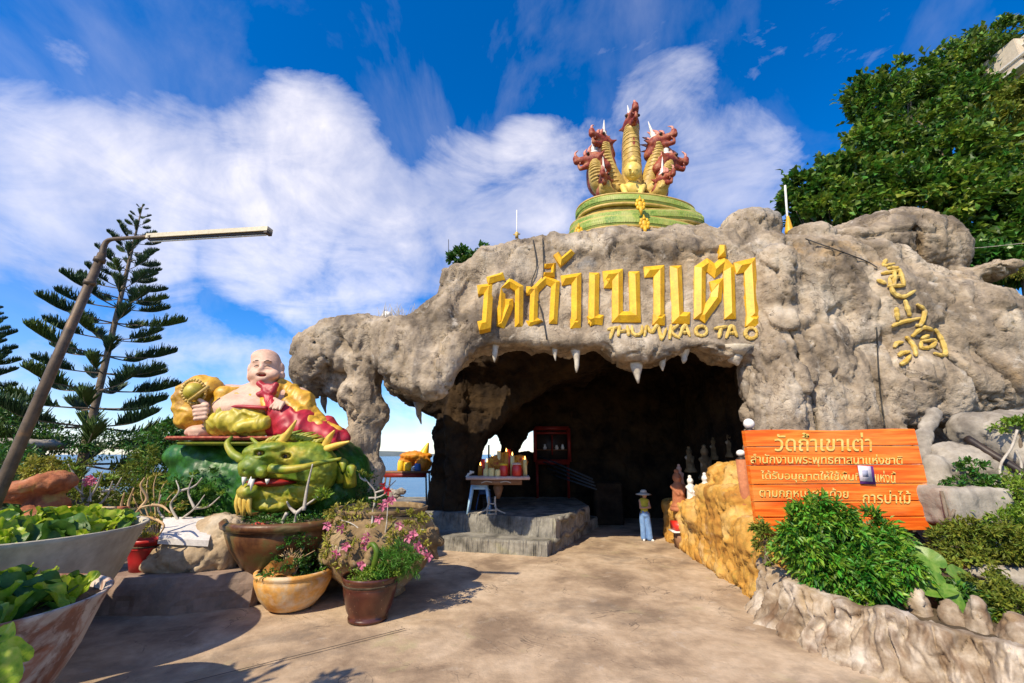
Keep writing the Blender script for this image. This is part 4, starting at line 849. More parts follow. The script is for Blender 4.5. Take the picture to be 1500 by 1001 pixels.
# ================================================================ RIGHT SIDE: OCHRE WALL, ROOT PLASTER PLANTER, BED
def lerp(a, b, t): return np.array(a)*(1-t)+np.array(b)*t
g0, g1 = GZ(986, 792), GZ(1138, 898)
op = []
for t, w, h, dx in [(0, .5, 1.20, .45), (.12, .55, 1.28, .5), (.27, .6, 1.30, .55), (.42, .6, 1.45, .6), (.55, .62, 1.9, .62), (.66, .6, 1.9, .6), (.8, .55, 1.35, .55), (.92, .5, 1.1, .5), (1.0, .42, .95, .45)]:
    b = lerp(g0, g1, t); op.append(B((b[0]+dx, b[1], h/2-.1), (w-.16, .5, h/2-.1), .16, k=.22))
    op.append(E((b[0]+dx, b[1], .12), (w+.14, .55, .22), k=.2))
for (x, y, Y, rx, rz) in [(1063, 702, 11.6, 26, 24), (1085, 700, 10.9, 24, 26), (1075, 730, 11.0, 34, 26), (1100, 740, 9.8, 26, 34), (1040, 752, 12.0, 40, 22), (1110, 790, 9.0, 20, 30)]:
    op.append(ex(x, y, Y, rx, 30, rz, k=.2))
v, f = sculpt(op, .042); n_ = vnormals(v, f)
low = sstep(.75, .2, v[:, 2]); v = v+n_*(crags(v, 1.5, .05, .07)+crags(v, 4.2, .02, .03, .3, .1, 3)+.02*fbm(v, 7, 3, .7)+.05*fbm(v, 1.4, 3)+.03*ridged(v, 3.0, 2)*(1-low)+low*.05*(1-2*np.abs(gnoise(v*np.array([3, 7, .7])))))[:, None]
obj_w = obj('ochre_wall', (v, f), M['ochre']); tag(obj_w, 'low sculpted ochre yellow plaster wall running beside the path into the cave', 'wall')
# planter wall of flowing root-like plaster
base = [GZ(1132, 893), GZ(1165, 925), GZ(1240, 958), GZ(1330, 988), GZ(1420, 1012), GZ(1520, 1040), GZ(1640, 1072)]
base = [b+np.array([0, 0, 0]) for b in base]; tops = [.80, .72, .66, .62, .60, .58, .56]
cb = curve(base, 300); hs_ = interp(tops, 300); nt = 26; V = []; F = []
L_ = np.cumsum([0]+[np.linalg.norm(cb[i+1]-cb[i]) for i in range(299)])
for i in range(300):
    t = cb[min(i+1, 299)]-cb[max(i-1, 0)]; t /= np.linalg.norm(t); nr = np.array([t[1], -t[0], 0]);  nr = nr if nr[1] < 0 or nr[0] < 0 else -nr
    if nr @ (np.array([0, 0, 0])-cb[i]) < 0: nr = -nr
    for j in range(nt+8):
        s_ = min(j/nt, 1); over = max(0, j-nt)/8
        V.append([L_[i], s_, over, *cb[i], *nr, hs_[i]])
V = np.array(V); Lc, s_, ov = V[:, 0], V[:, 1], V[:, 2]; b3, nr3, hh = V[:, 3:6], V[:, 6:9], V[:, 9]
wav = Lc+.10*gnoise(np.stack([s_*2.2, Lc*.8, 0*s_], 1))
rd = 1-2*np.abs(gnoise(np.stack([wav*2.6, s_*.55, 0*s_], 1))); rd2 = 1-2*np.abs(gnoise(np.stack([wav*6.5, s_*1.3, 0*s_+4], 1))); fine = fbm(np.stack([Lc, s_, 0*s_], 1), 7, 3)
knob = np.maximum(0, gnoise(np.stack([Lc*1.5, 0*s_+3.3, 0*s_], 1)))
flare = .30*(1-s_)**2.2-.05*s_
off = flare+.13*rd+.085*rd2+.035*fine+.03*(1-2*np.abs(gnoise(np.stack([wav*13, s_*2, 0*s_], 1))))
hx = hh*(1+.16*knob*np.sin(np.clip(s_, 0, 1)*math.pi/2)+.08*rd)
cgp = np.stack([Lc, off*0, hh*s_], 1); off = off+crags(cgp*np.array([1, 1, .45]), 2.4, .05, .07, .3, .08, 11)+crags(cgp, 7.0, .014, .02, .3, .1, 4)
pos = b3+nr3*(off-.42*ov)[:, None]; pos[:, 2] = hx*s_-.04-.10*ov**2+.03*np.sin(ov*3)
nj = nt+8
F = np.array([(i*nj+j, (i+1)*nj+j, (i+1)*nj+j+1, i*nj+j+1) for i in range(299) for j in range(nj-1)])
tag(obj('planter_wall', (pos, F), M['drip']), 'pale planter wall shaped like flowing tree roots along the path', 'wall')
for (x, y, Y, rx, rz, lb) in [(1345, 884, 6.75, 13, 20, 'small rounded knob of stone on the planter wall edge below the big leaves'), (1396, 906, 6.45, 13, 24, 'blunt upright stone knob on the planter wall right of the rounded one'),
        (1436, 910, 6.25, 14, 34, 'tall pointed stone on the planter wall'), (1490, 932, 6.0, 22, 30, 'broad stone on the planter wall at the right edge')]:
    v, f = sculpt([ex(x, y, Y, rx, rx, rz, k=.1), ex(x+3, y+rz*.8, Y, rx*1.25, rx*1.2, rz, k=.1)], .03); v = v+vnormals(v, f)*(.05*fbm(v*np.array([1, 1, .5]), 4, 3)+crags(v, 4, .03, .04))[:, None]
    tag(obj('edge_stone', (v, f), M['drip']), lb, 'stone', 'stones on the planter wall edge')
def bedz(X, Y): return .40+.45*sstep(6.4, 8.2, Y)+.5*sstep(8.5, 11.5, X)+.08*gnoise(np.stack([X.ravel()*1.3, Y.ravel()*1.3, 0*X.ravel()], 1)).reshape(X.shape)
def bedfn(X, Y):
    z = bedz(X, Y); cby = np.array([c[1] for c in cb])[::-1]; cbx = np.array([c[0] for c in cb])[::-1]; xl = np.where(Y > cby[-1], 4.9+.3*(Y-8), np.interp(Y, cby, cbx)+.22)
    return np.where(X < xl, -.5, z)
obj('planting_bed', sheet(4.2, 16, 4.2, 11.5, 0, 160, 130, bedfn), M['soil'], kind='structure')

# pale boulders at the right
def boulder(prims, m, label, amp=.10, sc=1.2, res=.06, name='boulder', cr=.05, cat='boulder'):
    v, f = sculpt(prims, res); n_ = vnormals(v, f); c = gnoise(v*1.1+9+fbm(v, 1.6, 2)[:, None]*.3)
    v = v+n_*(crags(v, sc*1.3, amp*.35, amp*.5)+amp*fbm(v, sc, 4)-cr*np.exp(-(c/.04)**2)+.02*ridged(v, 4, 2))[:, None]; return tag(obj(name, (v, f), m), label, cat)
boulder([ex(1470, 635, 9.3, 62, 50, 32, k=.3), ex(1430, 625, 9.4, 24, 26, 20, k=.2), ex(1500, 665, 9.0, 46, 40, 30, k=.3), ex(1540, 690, 8.8, 50, 40, 50, k=.3)], M['pale_rock'], 'pale grey boulder under the rock face at the right edge')
boulder([ex(1400, 690, 9.1, 34, 30, 44, k=.2), ex(1425, 690, 8.9, 34, 30, 34, k=.2), ex(1378, 720, 8.9, 22, 24, 50, k=.2), ex(1455, 710, 8.8, 36, 30, 26, k=.2), ex(1410, 770, 8.9, 60, 40, 50, k=.3)], M['pale_rock'], 'large cream boulder beside the right edge of the orange board')
boulder([cp((1368, 606), (1352, 640), 9.5, 9.3, 9, 8, k=.1), cp((1352, 640), (1356, 700), 9.3, 9.2, 8, 16, k=.1)], M['pale_rock'], 'thin pale stone column joining the rock face and the cream boulder', .03, 3, .04, 'stone_column', .01, 'column')
boulder([B(P(1410, 742, 8.2), (.50, .35, .28), .05, k=.05)], M['pale_rock'], 'squared grey block in front of the cream boulder', .03, 2, .05, 'stone_block', .01, 'stone block')
boulder([cp((1425, 838), (1500, 846), 7.6, 7.3, 9, 12, k=.1), cp((1500, 846), (1560, 860), 7.3, 7.0, 12, 16, k=.1)], M['pale_rock'], 'low pale stone ledge between the shrubs at the right edge', .03, 2, .04, 'stone_ledge', .01, 'stone ledge')
tag(obj('log', tube(curve([P(1416, 642, 8.9), P(1450, 664, 8.6), P(1500, 694, 8.3), P(1540, 720, 8.1)], 14), .075, 10), M['dark_paint']), 'dark pipe slanting down across the pale boulder at the right', 'pipe')
for (a, b, Y, lb) in [((1412, 716), (1390, 765), 7.9, 'short wooden stick leaning right over the grey block'), ((1379, 720), (1390, 770), 7.95, 'short wooden stick leaning against the left side of the grey block')]:
    tag(obj('stick', tube([P(*a, Y), P(*b, Y-.1)], .028, 6), M['bark']), lb, 'stick')
for (pts, lb) in [([(1490, 630), (1482, 655), (1466, 680), (1466, 700), (1474, 716), (1478, 728)], 'bare pale vine looping down beside the pale boulder'), ([(1488, 660), (1496, 680), (1494, 700)], 'short pale vine at the right edge')]:
    tag(obj('vine', tube(curve([P(x, y, 8.3) for x, y in pts], 20), .022, 6), M['pale_bark']), lb, 'vine')

# ================================================================ FOLIAGE
def clumped(clumps, n, L, W, droop=.2, jitter=.55, shell=.55, fold=.25, per=28, tight=.15):
    """clumps: list of (centre, radii); returns leaf triangles spread through uneven sub-clumps near each surface"""
    cs = []; ns = []
    vol = np.array([np.prod(np.array(r))**(2/3.) for _, r in clumps]); vol = vol/vol.sum()
    for (c, r), w in zip(clumps, vol):
        m = max(8, int(n*w)); sub = max(3, int(m/per)); d = rng.normal(size=(sub, 3)); d /= np.linalg.norm(d, axis=1)[:, None]
        rad = (shell+(1-shell)*rng.random(sub)**.5); sc_ = d*rad[:, None]*(1+.22*rng.normal(size=sub))[:, None]
        k = rng.integers(0, sub, m); q = sc_[k]+rng.normal(size=(m, 3))*tight*(.6+.8*rng.random(sub))[k][:, None]
        cs.append(np.array(c)+q*np.array(r)); nn = q/np.maximum(np.linalg.norm(q, axis=1), .05)[:, None]; nn[:, 2] += .25; ns.append(nn)
    cs = np.concatenate(cs); ns = np.concatenate(ns); s_ = rng.uniform(.65, 1.25, len(cs))
    return leaves(cs, ns, L*s_, W*s_, fold, droop, jitter)
def limbs(base, clumps, r, m, parent, name='trunk'):
    base = np.array(base, float); cs = [np.array(c) for c, _ in clumps]; mid = np.mean(cs, axis=0); fork = base+(mid-base)*.45
    parts = [tube(curve([base, base+(fork-base)*.5+rng.normal(size=3)*.08*np.linalg.norm(fork-base)*.5, fork], 10), interp([r, r*.8, r*.65], 10), 9)]
    for c in cs:
        d = c-fork; pts = curve([fork, fork+d*.5+rng.normal(size=3)*.08*np.linalg.norm(d), c], 8); parts.append(tube(pts, interp([r*.55, r*.3, r*.1], 8), 6))
        for _ in range(2):
            e = c+rng.normal(size=3)*min(.12*np.linalg.norm(d), .25); parts.append(tube([c-(c-fork)*.3, (c+e)/2, e], [r*.2, r*.12, r*.03], 5))
    return obj(name, join(parts), m, parent)
def plant(name, label, cat, base, clumps, n, L, W, m, bark=None, r=.05, group=None, **kw):
    root = empty(name, base, label, cat, group)
    obj('crown' if cat == 'tree' else 'foliage', clumped(clumps, n, L, W, **kw), m, root, smooth=False)
    limbs(base, clumps, r, bark or M['bark'], root, 'trunk' if cat == 'tree' else 'stems'); return root
def pc(*cl):                    # clumps from pixels: (px,py,Y,rx_px,rz_px)
    out = []
    for (x, y, Y, rx, rz) in cl: p = P(x, y, Y); s = S(p); out.append((p, (rx*s, .5*(rx+rz)*s, rz*s)))
    return out
def hillz(X, Y): return 6.5*sstep(8.5, 15, X)*sstep(19, 24, Y+.15*(X-9))+7*sstep(16, 40, X)*sstep(20, 34, Y)+.3*gnoise(np.stack([X.ravel()*.3, Y.ravel()*.3, 0*X.ravel()], 1)).reshape(X.shape)-.4
obj('hillside', sheet(7, 120, 17, 90, 0, 90, 60, hillz), M['soil'], kind='structure')
def ondrop(p): return (p[0], p[1], float(hillz(np.array([[p[0]]]), np.array([[p[1]]]))[0, 0]))
trees = [
 ('leafy green tree leaning over the rock at the left end of the hillside', pc((1195, 285, 18, 44, 34), (1240, 262, 18, 50, 42), (1215, 318, 17.5, 50, 30), (1168, 305, 18, 26, 26), (1262, 305, 17.5, 40, 34)), 9000, 'leaf_tree'),
 ('tall green tree with open gaps showing sky above the left end of the boulder', pc((1290, 215, 19, 46, 46), (1278, 150, 19.5, 34, 34), (1330, 120, 20, 46, 34), (1262, 182, 19.5, 26, 24), (1340, 185, 19, 50, 44), (1300, 275, 18.5, 60, 40)), 13000, 'leaf_tree'),
 ('highest green tree rising beside the pale pavilion', pc((1400, 95, 21, 50, 34), (1445, 60, 21.5, 36, 26), (1480, 48, 22, 30, 18), (1395, 155, 20.5, 60, 46), (1455, 130, 21, 50, 50), (1372, 112, 20.5, 30, 24)), 13000, 'leaf_tree'),
 ('olive green tree below the pale pavilion at the right edge', pc((1480, 160, 19, 44, 40), (1500, 215, 18.5, 46, 44), (1460, 200, 19, 34, 34)), 7000, 'leaf_olive'),
 ('broad green tree filling the slope behind the boulder', pc((1400, 240, 18, 70, 54), (1350, 290, 17.5, 60, 48), (1430, 310, 17, 64, 52), (1385, 350, 16.8, 44, 40)), 13000, 'leaf_tree'),
 ('bright green tree hanging down at the right edge of the slope', pc((1480, 270, 16.5, 52, 46), (1500, 330, 16, 50, 46), (1470, 360, 16, 46, 34), (1540, 290, 16, 50, 60)), 10000, 'leaf_tree'),
 ('dark leafy tree low behind the right shoulder of the rock', pc((1440, 385, 15.6, 44, 24), (1410, 380, 15.8, 30, 28), (1500, 390, 15.4, 44, 26)), 4500, 'leaf_dark')]
for lb, cl, n, mm in trees:
    cl = [(c, (r[0]*.86, r[1]*.86, r[2]*.86)) for c, r in cl]
    cx = np.mean([c[0] for c, _ in cl]); cy = np.mean([c[1] for c, _ in cl])+.4
    plant('tree', lb, 'tree', ondrop((cx, cy)), cl, int(n*.85), .36, .21, M[mm], r=.20, group='trees on the hillside', droop=.15, jitter=.85, shell=.45, per=75, tight=.15)
plant('shrub', 'yellow green grassy shrub on the right shoulder of the rock', 'shrub', P(1475, 405, 11.9), pc((1475, 396, 11.6, 28, 9), (1500, 396, 11.6, 20, 10)), 1500, .10, .03, M['leaf_yellow'], r=.02)
plant('shrub', 'round dark green shrub on the rock top left of the Thai lettering', 'shrub', P(690, 402, 11.6), pc((678, 377, 11.6, 16, 12), (697, 372, 11.6, 18, 12), (712, 380, 11.6, 10, 8), (668, 378, 11.6, 9, 8), (685, 390, 11.6, 20, 8)), 1400, .15, .08, M['leaf_dark'], r=.03)
gv = []
for k in range(60):
    b = P(580+rng.uniform(-26, 26), 474, 11.4+rng.uniform(-.2, .3)); t_ = b+np.array([rng.normal()*.18, rng.normal()*.1, rng.uniform(.25, .6)]); gv.append(tube([b, (b+t_)/2+rng.normal(size=3)*.03, t_], [.010, .008, .003], 4))
tag(obj('dry_grass', join(gv), M['pale_bark'], kind='stuff'), 'dry twiggy grass growing on the rock top above the left pillar', 'dry grass')
# Norfolk pine
M['needle'] = mat('pine_needle', [(.015, .045, .018), (.03, .075, .022), (.055, .10, .02)], .6, 1.0, trans=.12)
M['needle_light'] = mat('pine_needle_light', [(.05, .10, .015), (.09, .15, .02)], .6, 1.0, trans=.15)
def branch_mesh(seed, lt):
    rs = np.random.default_rng(seed); pts = curve([(0, 0, 0), (.35, 0, -.02), (.7, 0, -.01), (1, 0, .09)], 12); v0 = tri(tube(pts, interp([.014, .010, .004], 12), 5)); parts = [v0]; nb = len(v0[1])
    for k in range(150):
        t = .36+.64*rs.random()**.8; i = int(t*11); b = pts[i]+(pts[min(i+1, 11)]-pts[i])*(t*11-i)
        sd_ = rs.choice([-1, 1]); ln = .24*math.sin(math.pi*min(1, (t-.28)/.8))*(.6+.5*rs.random())+.03
        d = np.array([.45+.2*rs.normal(), sd_*rs.uniform(.0, .75), .75+.25*rs.random()]); d /= np.linalg.norm(d); e = b+d*ln
        parts.append(tri(tube([b, b+d*ln*.5+np.array([.012, 0, -.008]), e], [.009, .011, .003], 3)))
    V, F = joinA(parts); me = me_from(V, F, False, 'branch'); me.materials.append(M['bark']); me.materials.append(M['needle_light'] if lt else M['needle'])
    me.polygons.foreach_set('material_index', np.r_[np.zeros(nb), np.ones(len(F)-nb)].astype(np.int32)); return me
bms = [branch_mesh(s, s % 3 == 0) for s in range(6)]
def pine(name, base, top, label, R0):
    base, top = np.array(base), np.array(top); root = empty(name, base, label, 'tree', 'pine trees at the left'); H = top[2]-base[2]
    obj('trunk', tube([base+(top-base)*t for t in np.linspace(0, 1, 12)], interp([.17, .12, .09, .06, .015], 12), 10), M['bark'], root)
    lv = np.concatenate([np.linspace(.05, .58, 11), np.linspace(.63, .985, 12)])
    for k, t in enumerate(lv):
        o = base+(top-base)*t; nb = 5 if t < .9 else 4; Lb = R0*(1-t)**.80*rng.uniform(.85, 1.08)+.12
        for j in range(nb):
            a = 2*math.pi*(j/nb)+k*.55+rng.normal()*.12; q = Lb*rng.uniform(.82, 1.12)*(1.0 if t < .3 else 1); el = .02+.30*t**2+rng.normal()*.05
            inst('branch', bms[rng.integers(0, 6)], root, o, (0, -el, a), (q, q if q > .6 else q*1.3, q*.9+.25 if q > 1 else q*1.3))
    return root
pb = P(118, 690, 14.0); pb[2] = TZ
pine('pine_tree', pb, P(209, 300, 14.0), 'tall conical pine tree with tiered branches behind the lamp pole', 3.2)
p2 = P(-60, 690, 15.0); p2[2] = TZ
pine('pine_tree', p2, P(-20, 420, 15.0), 'second pine tree cut by the left edge with only its branch tips in view', 2.4)
# ================================================================ BOARD
M['board'] = mat('orange_stained_wood', [(.60, .085, .006), (.72, .14, .010), (.80, .26, .03)], .5, 1.3, bump=.25, bscale=20, bdist=.006, spec=.5, streak=None)
def board_mat():
    m = bpy.data.materials.new('orange_board_wood'); m.use_nodes = True; t = NT(m.node_tree); b = t.n['Principled BSDF']
    v = t.add('ShaderNodeTexCoord').outputs['Object']; g = t.noise(t.mapping(v, (.55, 3, 9)), 1.3, 8, .62, .6); g2 = t.noise(t.mapping(v, (.3, 1, 2.0)), 1.0, 4, .55, .5)
    c = t.ramp(g, [(.30, (.58, .065, .005)), (.48, (.74, .125, .008)), (.62, (.84, .25, .03)), (.75, (.62, .08, .006))])
    c = t.mix(t.ramp(g2, [(.50, 0), (.66, .65)]), c, (.82, .33, .07))
    g3 = t.noise(t.mapping(v, (.5, 1, 22)), 1.5, 6, .6, .3); c = t.mix(t.ramp(g3, [(.60, 0), (.68, .6)]), c, (.25, .03, .005))
    t.link(c, b.inputs['Base Color']); b.inputs['Roughness'].default_value = .5; b.inputs['Specular IOR Level'].default_value = .35
    bp = t.add('ShaderNodeBump'); bp.inputs['Strength'].default_value = .5; bp.inputs['Distance'].default_value = .01; t.link(g3, bp.inputs['Height']); t.link(bp.outputs[0], b.inputs['Normal']); return m
M['board'] = board_mat()
YB = 8.4; c00, c10, c11, c01 = P(1091, 631, YB), P(1340, 629, YB), P(1374, 777, YB), P(1111, 779, YB)
board = empty('sign_board', (float((c01+c11)[0]/2), YB, 1.0), 'large orange wooden board with rows of pale Thai writing behind the green bush', 'sign')
edges = [0, .17, .36, .55, .72, .87, 1.0]
for i in range(6):
    a, b = edges[i]+.0035*(i > 0), edges[i+1]-.0035*(i < 5); q = [lerp(c00, c01, a), lerp(c10, c11, a), lerp(c10, c11, b), lerp(c00, c01, b)]
    wv = 9; V = []
    for t in np.linspace(0, 1, wv):
        tp_ = lerp(q[0], q[1], t); bt = lerp(q[3], q[2], t); tp_ = tp_+np.array([0, 0, .014*math.sin(9*t+i) if i == 0 else 0]); yo = .006*math.sin(i*2.3)
        V += [tp_+np.array([0, yo+.012, 0]), tp_+np.array([0, yo, -.012]), bt+np.array([0, yo, .012]), bt+np.array([0, yo+.012, 0]), bt+np.array([0, .12, 0]), tp_+np.array([0, .12, 0])]
    F = [(k*6+j, k*6+(j+1) % 6, (k+1)*6+(j+1) % 6, (k+1)*6+j) for k in range(wv-1) for j in range(6)]+[(5, 4, 3, 2, 1, 0), tuple((wv-1)*6+j for j in range(6))]
    obj('plank', (np.array(V), F), M['board'], board, smooth=False)
for t in (.12, .88): p = lerp(c01, c11, t); obj('post', bevbox((p[0], YB+.20, .95), (.06, .06, .95), .01), M['bark'], board)
obj('frame_rail', bevbox((float((c01+c11)[0]/2), YB+.16, float(c01[2])+.35), (1.6, .03, .06), .01), M['bark'], board)
M['sign_text'] = mat('pale_yellow_lettering', [(.72, .48, .08), (.84, .68, .24)], .7, 12, spots=[(9, .56, .66, .8, (.72, .24, .03))])
def text_mesh(s, bold=0.0):
    cu = bpy.data.curves.new('t', 'FONT'); cu.body = s; cu.size = 1; cu.extrude = .012; cu.offset = bold; cu.align_x = 'LEFT'; cu.resolution_u = 4
    o = bpy.data.objects.new('t', cu); COL.objects.link(o); bpy.context.view_layer.update(); dg = bpy.context.evaluated_depsgraph_get()
    me = bpy.data.meshes.new_from_object(o.evaluated_get(dg)); bpy.data.objects.remove(o); return me
def board_text(s, x0, y0, x1, y1, bold=.006, skew=0):
    me = text_mesh(s, bold); n = len(me.vertices); co = np.zeros(n*3); me.vertices.foreach_get('co', co); co = co.reshape(-1, 3)
    lo, hi = co.min(0), co.max(0); u = (co[:, 0]-lo[0])/(hi[0]-lo[0]); w = (co[:, 1]-lo[1])/(hi[1]-lo[1]); d = co[:, 2]-lo[2]
    A, B_, C_, D = P(x0, y0, YB), P(x1, y0+skew, YB), P(x1, y1+skew, YB), P(x0, y1, YB)
    pos = (A*(1-u)[:, None]+B_*u[:, None])*w[:, None]+(D*(1-u)[:, None]+C_*u[:, None])*(1-w)[:, None]; pos[:, 1] = YB-.012+.004-d*.35
    base_ = np.array(board.location); me.vertices.foreach_set('co', (pos-base_).ravel()); me.update(); me.materials.clear(); me.materials.append(M['sign_text'])
    me.polygons.foreach_set('material_index', np.zeros(len(me.polygons), np.int32))
    o = bpy.data.objects.new('lettering', me); COL.objects.link(o); o.parent = board; tag(o, 'row of pale yellow Thai writing', kind='stuff')
board_text('วัดถ้ำเขาเต่า', 1134, 634, 1276, 661, .006)
board_text('สำนักงานพระพุทธศาสนาแห่งชาติ', 1099, 664, 1321, 683, .002, 2)
board_text('ได้รับอนุญาตให้ใช้พื้นที่', 1114, 689, 1260, 706, .002, 2)
board_text('แห่งนี้', 1281, 689, 1311, 706, .002, 2)
board_text('ตามกฎหมายว่าด้วย', 1112, 713, 1242, 731, .002, 2)
board_text('การป่าไม้', 1263, 718, 1333, 737, .003, 1)
M['paper'] = mat('paper_notice', [(.74, .66, .70), (.80, .72, .78)], .6, 6); M['violet'] = mat('violet_edge', [(.20, .05, .26)], .6)
nt_ = empty('paper_notice', P(1269, 695, YB-.03), 'small white paper notice with a purple border pinned on the orange board', 'notice')
obj('backing', bevbox(P(1269.5, 696, YB-.025), (.145, .006, .165), .002, rot=(0, R(3), 0)), M['violet'], nt_)
obj('sheet', bevbox(P(1267.5, 694, YB-.035), (.118, .004, .14), .001, rot=(0, R(3), 0)), M['paper'], nt_)
obj('print', bevbox(P(1267.5, 694, YB-.041), (.055, .0015, .06), .001, rot=(0, R(3), 0)), mat('grey_print', [(.35, .36, .48)], .7), nt_)

# ================================================================ SHRUBS ON THE RIGHT
M['leaf_bush'] = mat('bush_leaf', [(.045, .15, .010), (.10, .25, .018), (.18, .34, .03)], .45, 2.5, island=.9, trans=.32, spec=.45)
def hangbush(name, label, cat, base, cl, n, L, W, m, **kw): return plant(name, label, cat, base, pc(*cl), n, L, W, m, r=.035, **kw)
hangbush('shrub', 'dense dark green drooping shrub in front of the orange board', 'shrub', (P(1240, 850, 7.3)[0], 7.3, .8), ((1190, 768, 7.3, 26, 30), (1222, 760, 7.3, 20, 26), (1172, 800, 7.2, 22, 40), (1245, 800, 7.2, 32, 40), (1294, 785, 7.3, 20, 30), (1312, 825, 7.0, 20, 40), (1262, 850, 6.9, 34, 36), (1212, 838, 7.1, 30, 34), (1290, 868, 6.7, 20, 28), (1270, 885, 6.6, 14, 16)), 15000, .12, .045, M['leaf_bush'], droop=.7, jitter=.65, shell=.4, per=45, tight=.13)
hangbush('shrub', 'small dark twiggy bush at the foot of the orange board left corner', 'shrub', (P(1122, 830, 7.9)[0], 7.9, .8), ((1124, 790, 7.9, 14, 26), (1116, 775, 8.0, 8, 14), (1130, 825, 7.8, 8, 12)), 700, .09, .035, M['leaf_olive'], droop=.6)
hangbush('shrub', 'yellow green leafy shrub filling the bed right of the orange board', 'shrub', (P(1440, 830, 7.6)[0], 7.6, .9), ((1415, 785, 7.7, 34, 22), (1460, 790, 7.5, 44, 24), (1395, 800, 7.6, 24, 20), (1500, 800, 7.3, 40, 26), (1440, 815, 7.4, 60, 16), (1380, 790, 7.8, 14, 14)), 6500, .095, .035, M['leaf_olive'], droop=.1, jitter=1.0, per=55, tight=.11, shell=.4)
hangbush('shrub', 'bright yellow green shrub spreading over the boulder at the right edge', 'shrub', (P(1480, 780, 8.0)[0], 8.0, 1.2), ((1480, 740, 8.0, 34, 30), (1500, 720, 7.9, 24, 26), (1462, 765, 7.8, 30, 20), (1500, 765, 7.7, 30, 26)), 3600, .09, .035, M['leaf_bright'], droop=.1, jitter=.9)
hangbush('shrub', 'small green shrub growing in front of the cream boulder', 'shrub', (P(1430, 720, 8.2)[0], 8.2, 1.7), ((1428, 688, 8.3, 14, 14), (1405, 708, 8.2, 16, 8), (1440, 705, 8.2, 18, 10), (1460, 712, 8.2, 12, 8)), 1100, .09, .04, M['leaf_dark'], droop=.1, jitter=.8)
hangbush('shrub', 'leafy sprig on top of the pale boulder at the right edge', 'shrub', (P(1490, 640, 8.6)[0], 8.6, 2.7), ((1486, 626, 8.6, 20, 9), (1502, 618, 8.5, 12, 8)), 450, .10, .04, M['leaf_bright'], droop=.2, jitter=.8)
hangbush('shrub', 'olive shaded shrub below the stone ledge at the right edge', 'shrub', (P(1480, 930, 6.3)[0], 6.3, .4), ((1470, 885, 6.5, 34, 30), (1500, 900, 6.3, 34, 34), (1440, 880, 6.6, 26, 28), (1490, 925, 6.2, 26, 16), (1420, 868, 6.9, 30, 20), (1455, 860, 6.9, 34, 16)), 6500, .075, .03, M['leaf_olive'], droop=.1, jitter=1.0, per=55, tight=.11, shell=.4)
hangbush('shrub', 'green trailing plant under the big leaves at the planter edge', 'shrub', (P(1412, 910, 6.7)[0], 6.7, .7), ((1408, 880, 6.7, 20, 24), (1425, 895, 6.6, 20, 22), (1395, 870, 6.8, 16, 14)), 1500, .10, .035, M['leaf_dark'], droop=.9)
# big heart-shaped leaf
def heart_leaf(n=14, cup=.12, wav=.03, split=.30):
    V = [(0, 0, 0)]; N_ = 24
    for i in range(N_):
        a = 2*math.pi*i/N_; r = (1-.42*abs(math.sin(a/2))**1.2*0)*(.62+.38*math.cos(a)*.4); notch = math.exp(-((abs(a-math.pi))/.30)**2)*split*2
        rr = .55*(1-.75*notch)*(1+.38*max(0, math.cos(a))**5); V.append((rr*math.cos(a)*1.12, rr*math.sin(a)*.95, cup*(rr*math.sin(a))**2*4+wav*math.sin(5*a)-.12*max(0, math.cos(a))**2))
    for i in range(N_): x, y, z = V[1+i]; V.append((x*.5, y*.5, z*.30+.0))
    F = []
    for i in range(N_): j = (i+1) % N_; F.append((0, 1+N_+i, 1+N_+j)); F.append((1+N_+i, 1+i, 1+j, 1+N_+j))
    me = me_from(np.array(V), F, True, 'leaf'); return me
M['big_leaf'] = mat('big_leaf', [(.09, .22, .02), (.16, .30, .04), (.22, .34, .06)], .38, 3.5, bump=.3, bscale=14, bdist=.01, trans=.35)
M['lotus_leaf'] = mat('water_plant_leaf', [(.16, .32, .012), (.34, .48, .02), (.44, .50, .05)], .40, 4, bump=.3, bscale=12, bdist=.01, trans=.40)
M['leaf_deep'] = mat('deep_leaf', [(.035, .11, .012), (.08, .18, .02)], .42, 4, bump=.3, bscale=12, bdist=.01, trans=.30)
hl = heart_leaf(); hl.materials.append(M['big_leaf'])
taro = empty('taro_plant', (P(1385, 890, 6.9)[0], 6.95, .75), 'big leaved taro plant with four broad bright green leaves beside the drooping bush', 'plant')
def aim(n_, d_):                       # leaf plane normal and tip direction -> rotation
    n_ = Vector(n_).normalized(); d_ = Vector(d_); d_ = (d_-n_*d_.dot(n_)).normalized(); s__ = n_.cross(d_)
    return Matrix((d_, s__, n_)).transposed().to_euler()
for (x, y, Y, sc_, nv, dv) in [(1362, 822, 6.95, .33, (-.3, -1, .6), (-.55, -.1, .8)), (1376, 858, 6.7, .36, (-.1, -1, 1.2), (-1, -.2, -.1)), (1406, 846, 6.8, .32, (.2, -1, .8), (.7, -.2, .35)), (1390, 872, 6.6, .28, (0, -1, .7), (.15, -.3, -.9))]:
    p = P(x, y, Y); lf = inst('leaf', hl, taro, p, aim(nv, dv), sc_)
    obj('stalk', tube(curve([np.array(taro.location), (np.array(taro.location)+p)/2+np.array([0, .1, .1]), p], 10), .018, 6), M['leaf_bright'], taro)

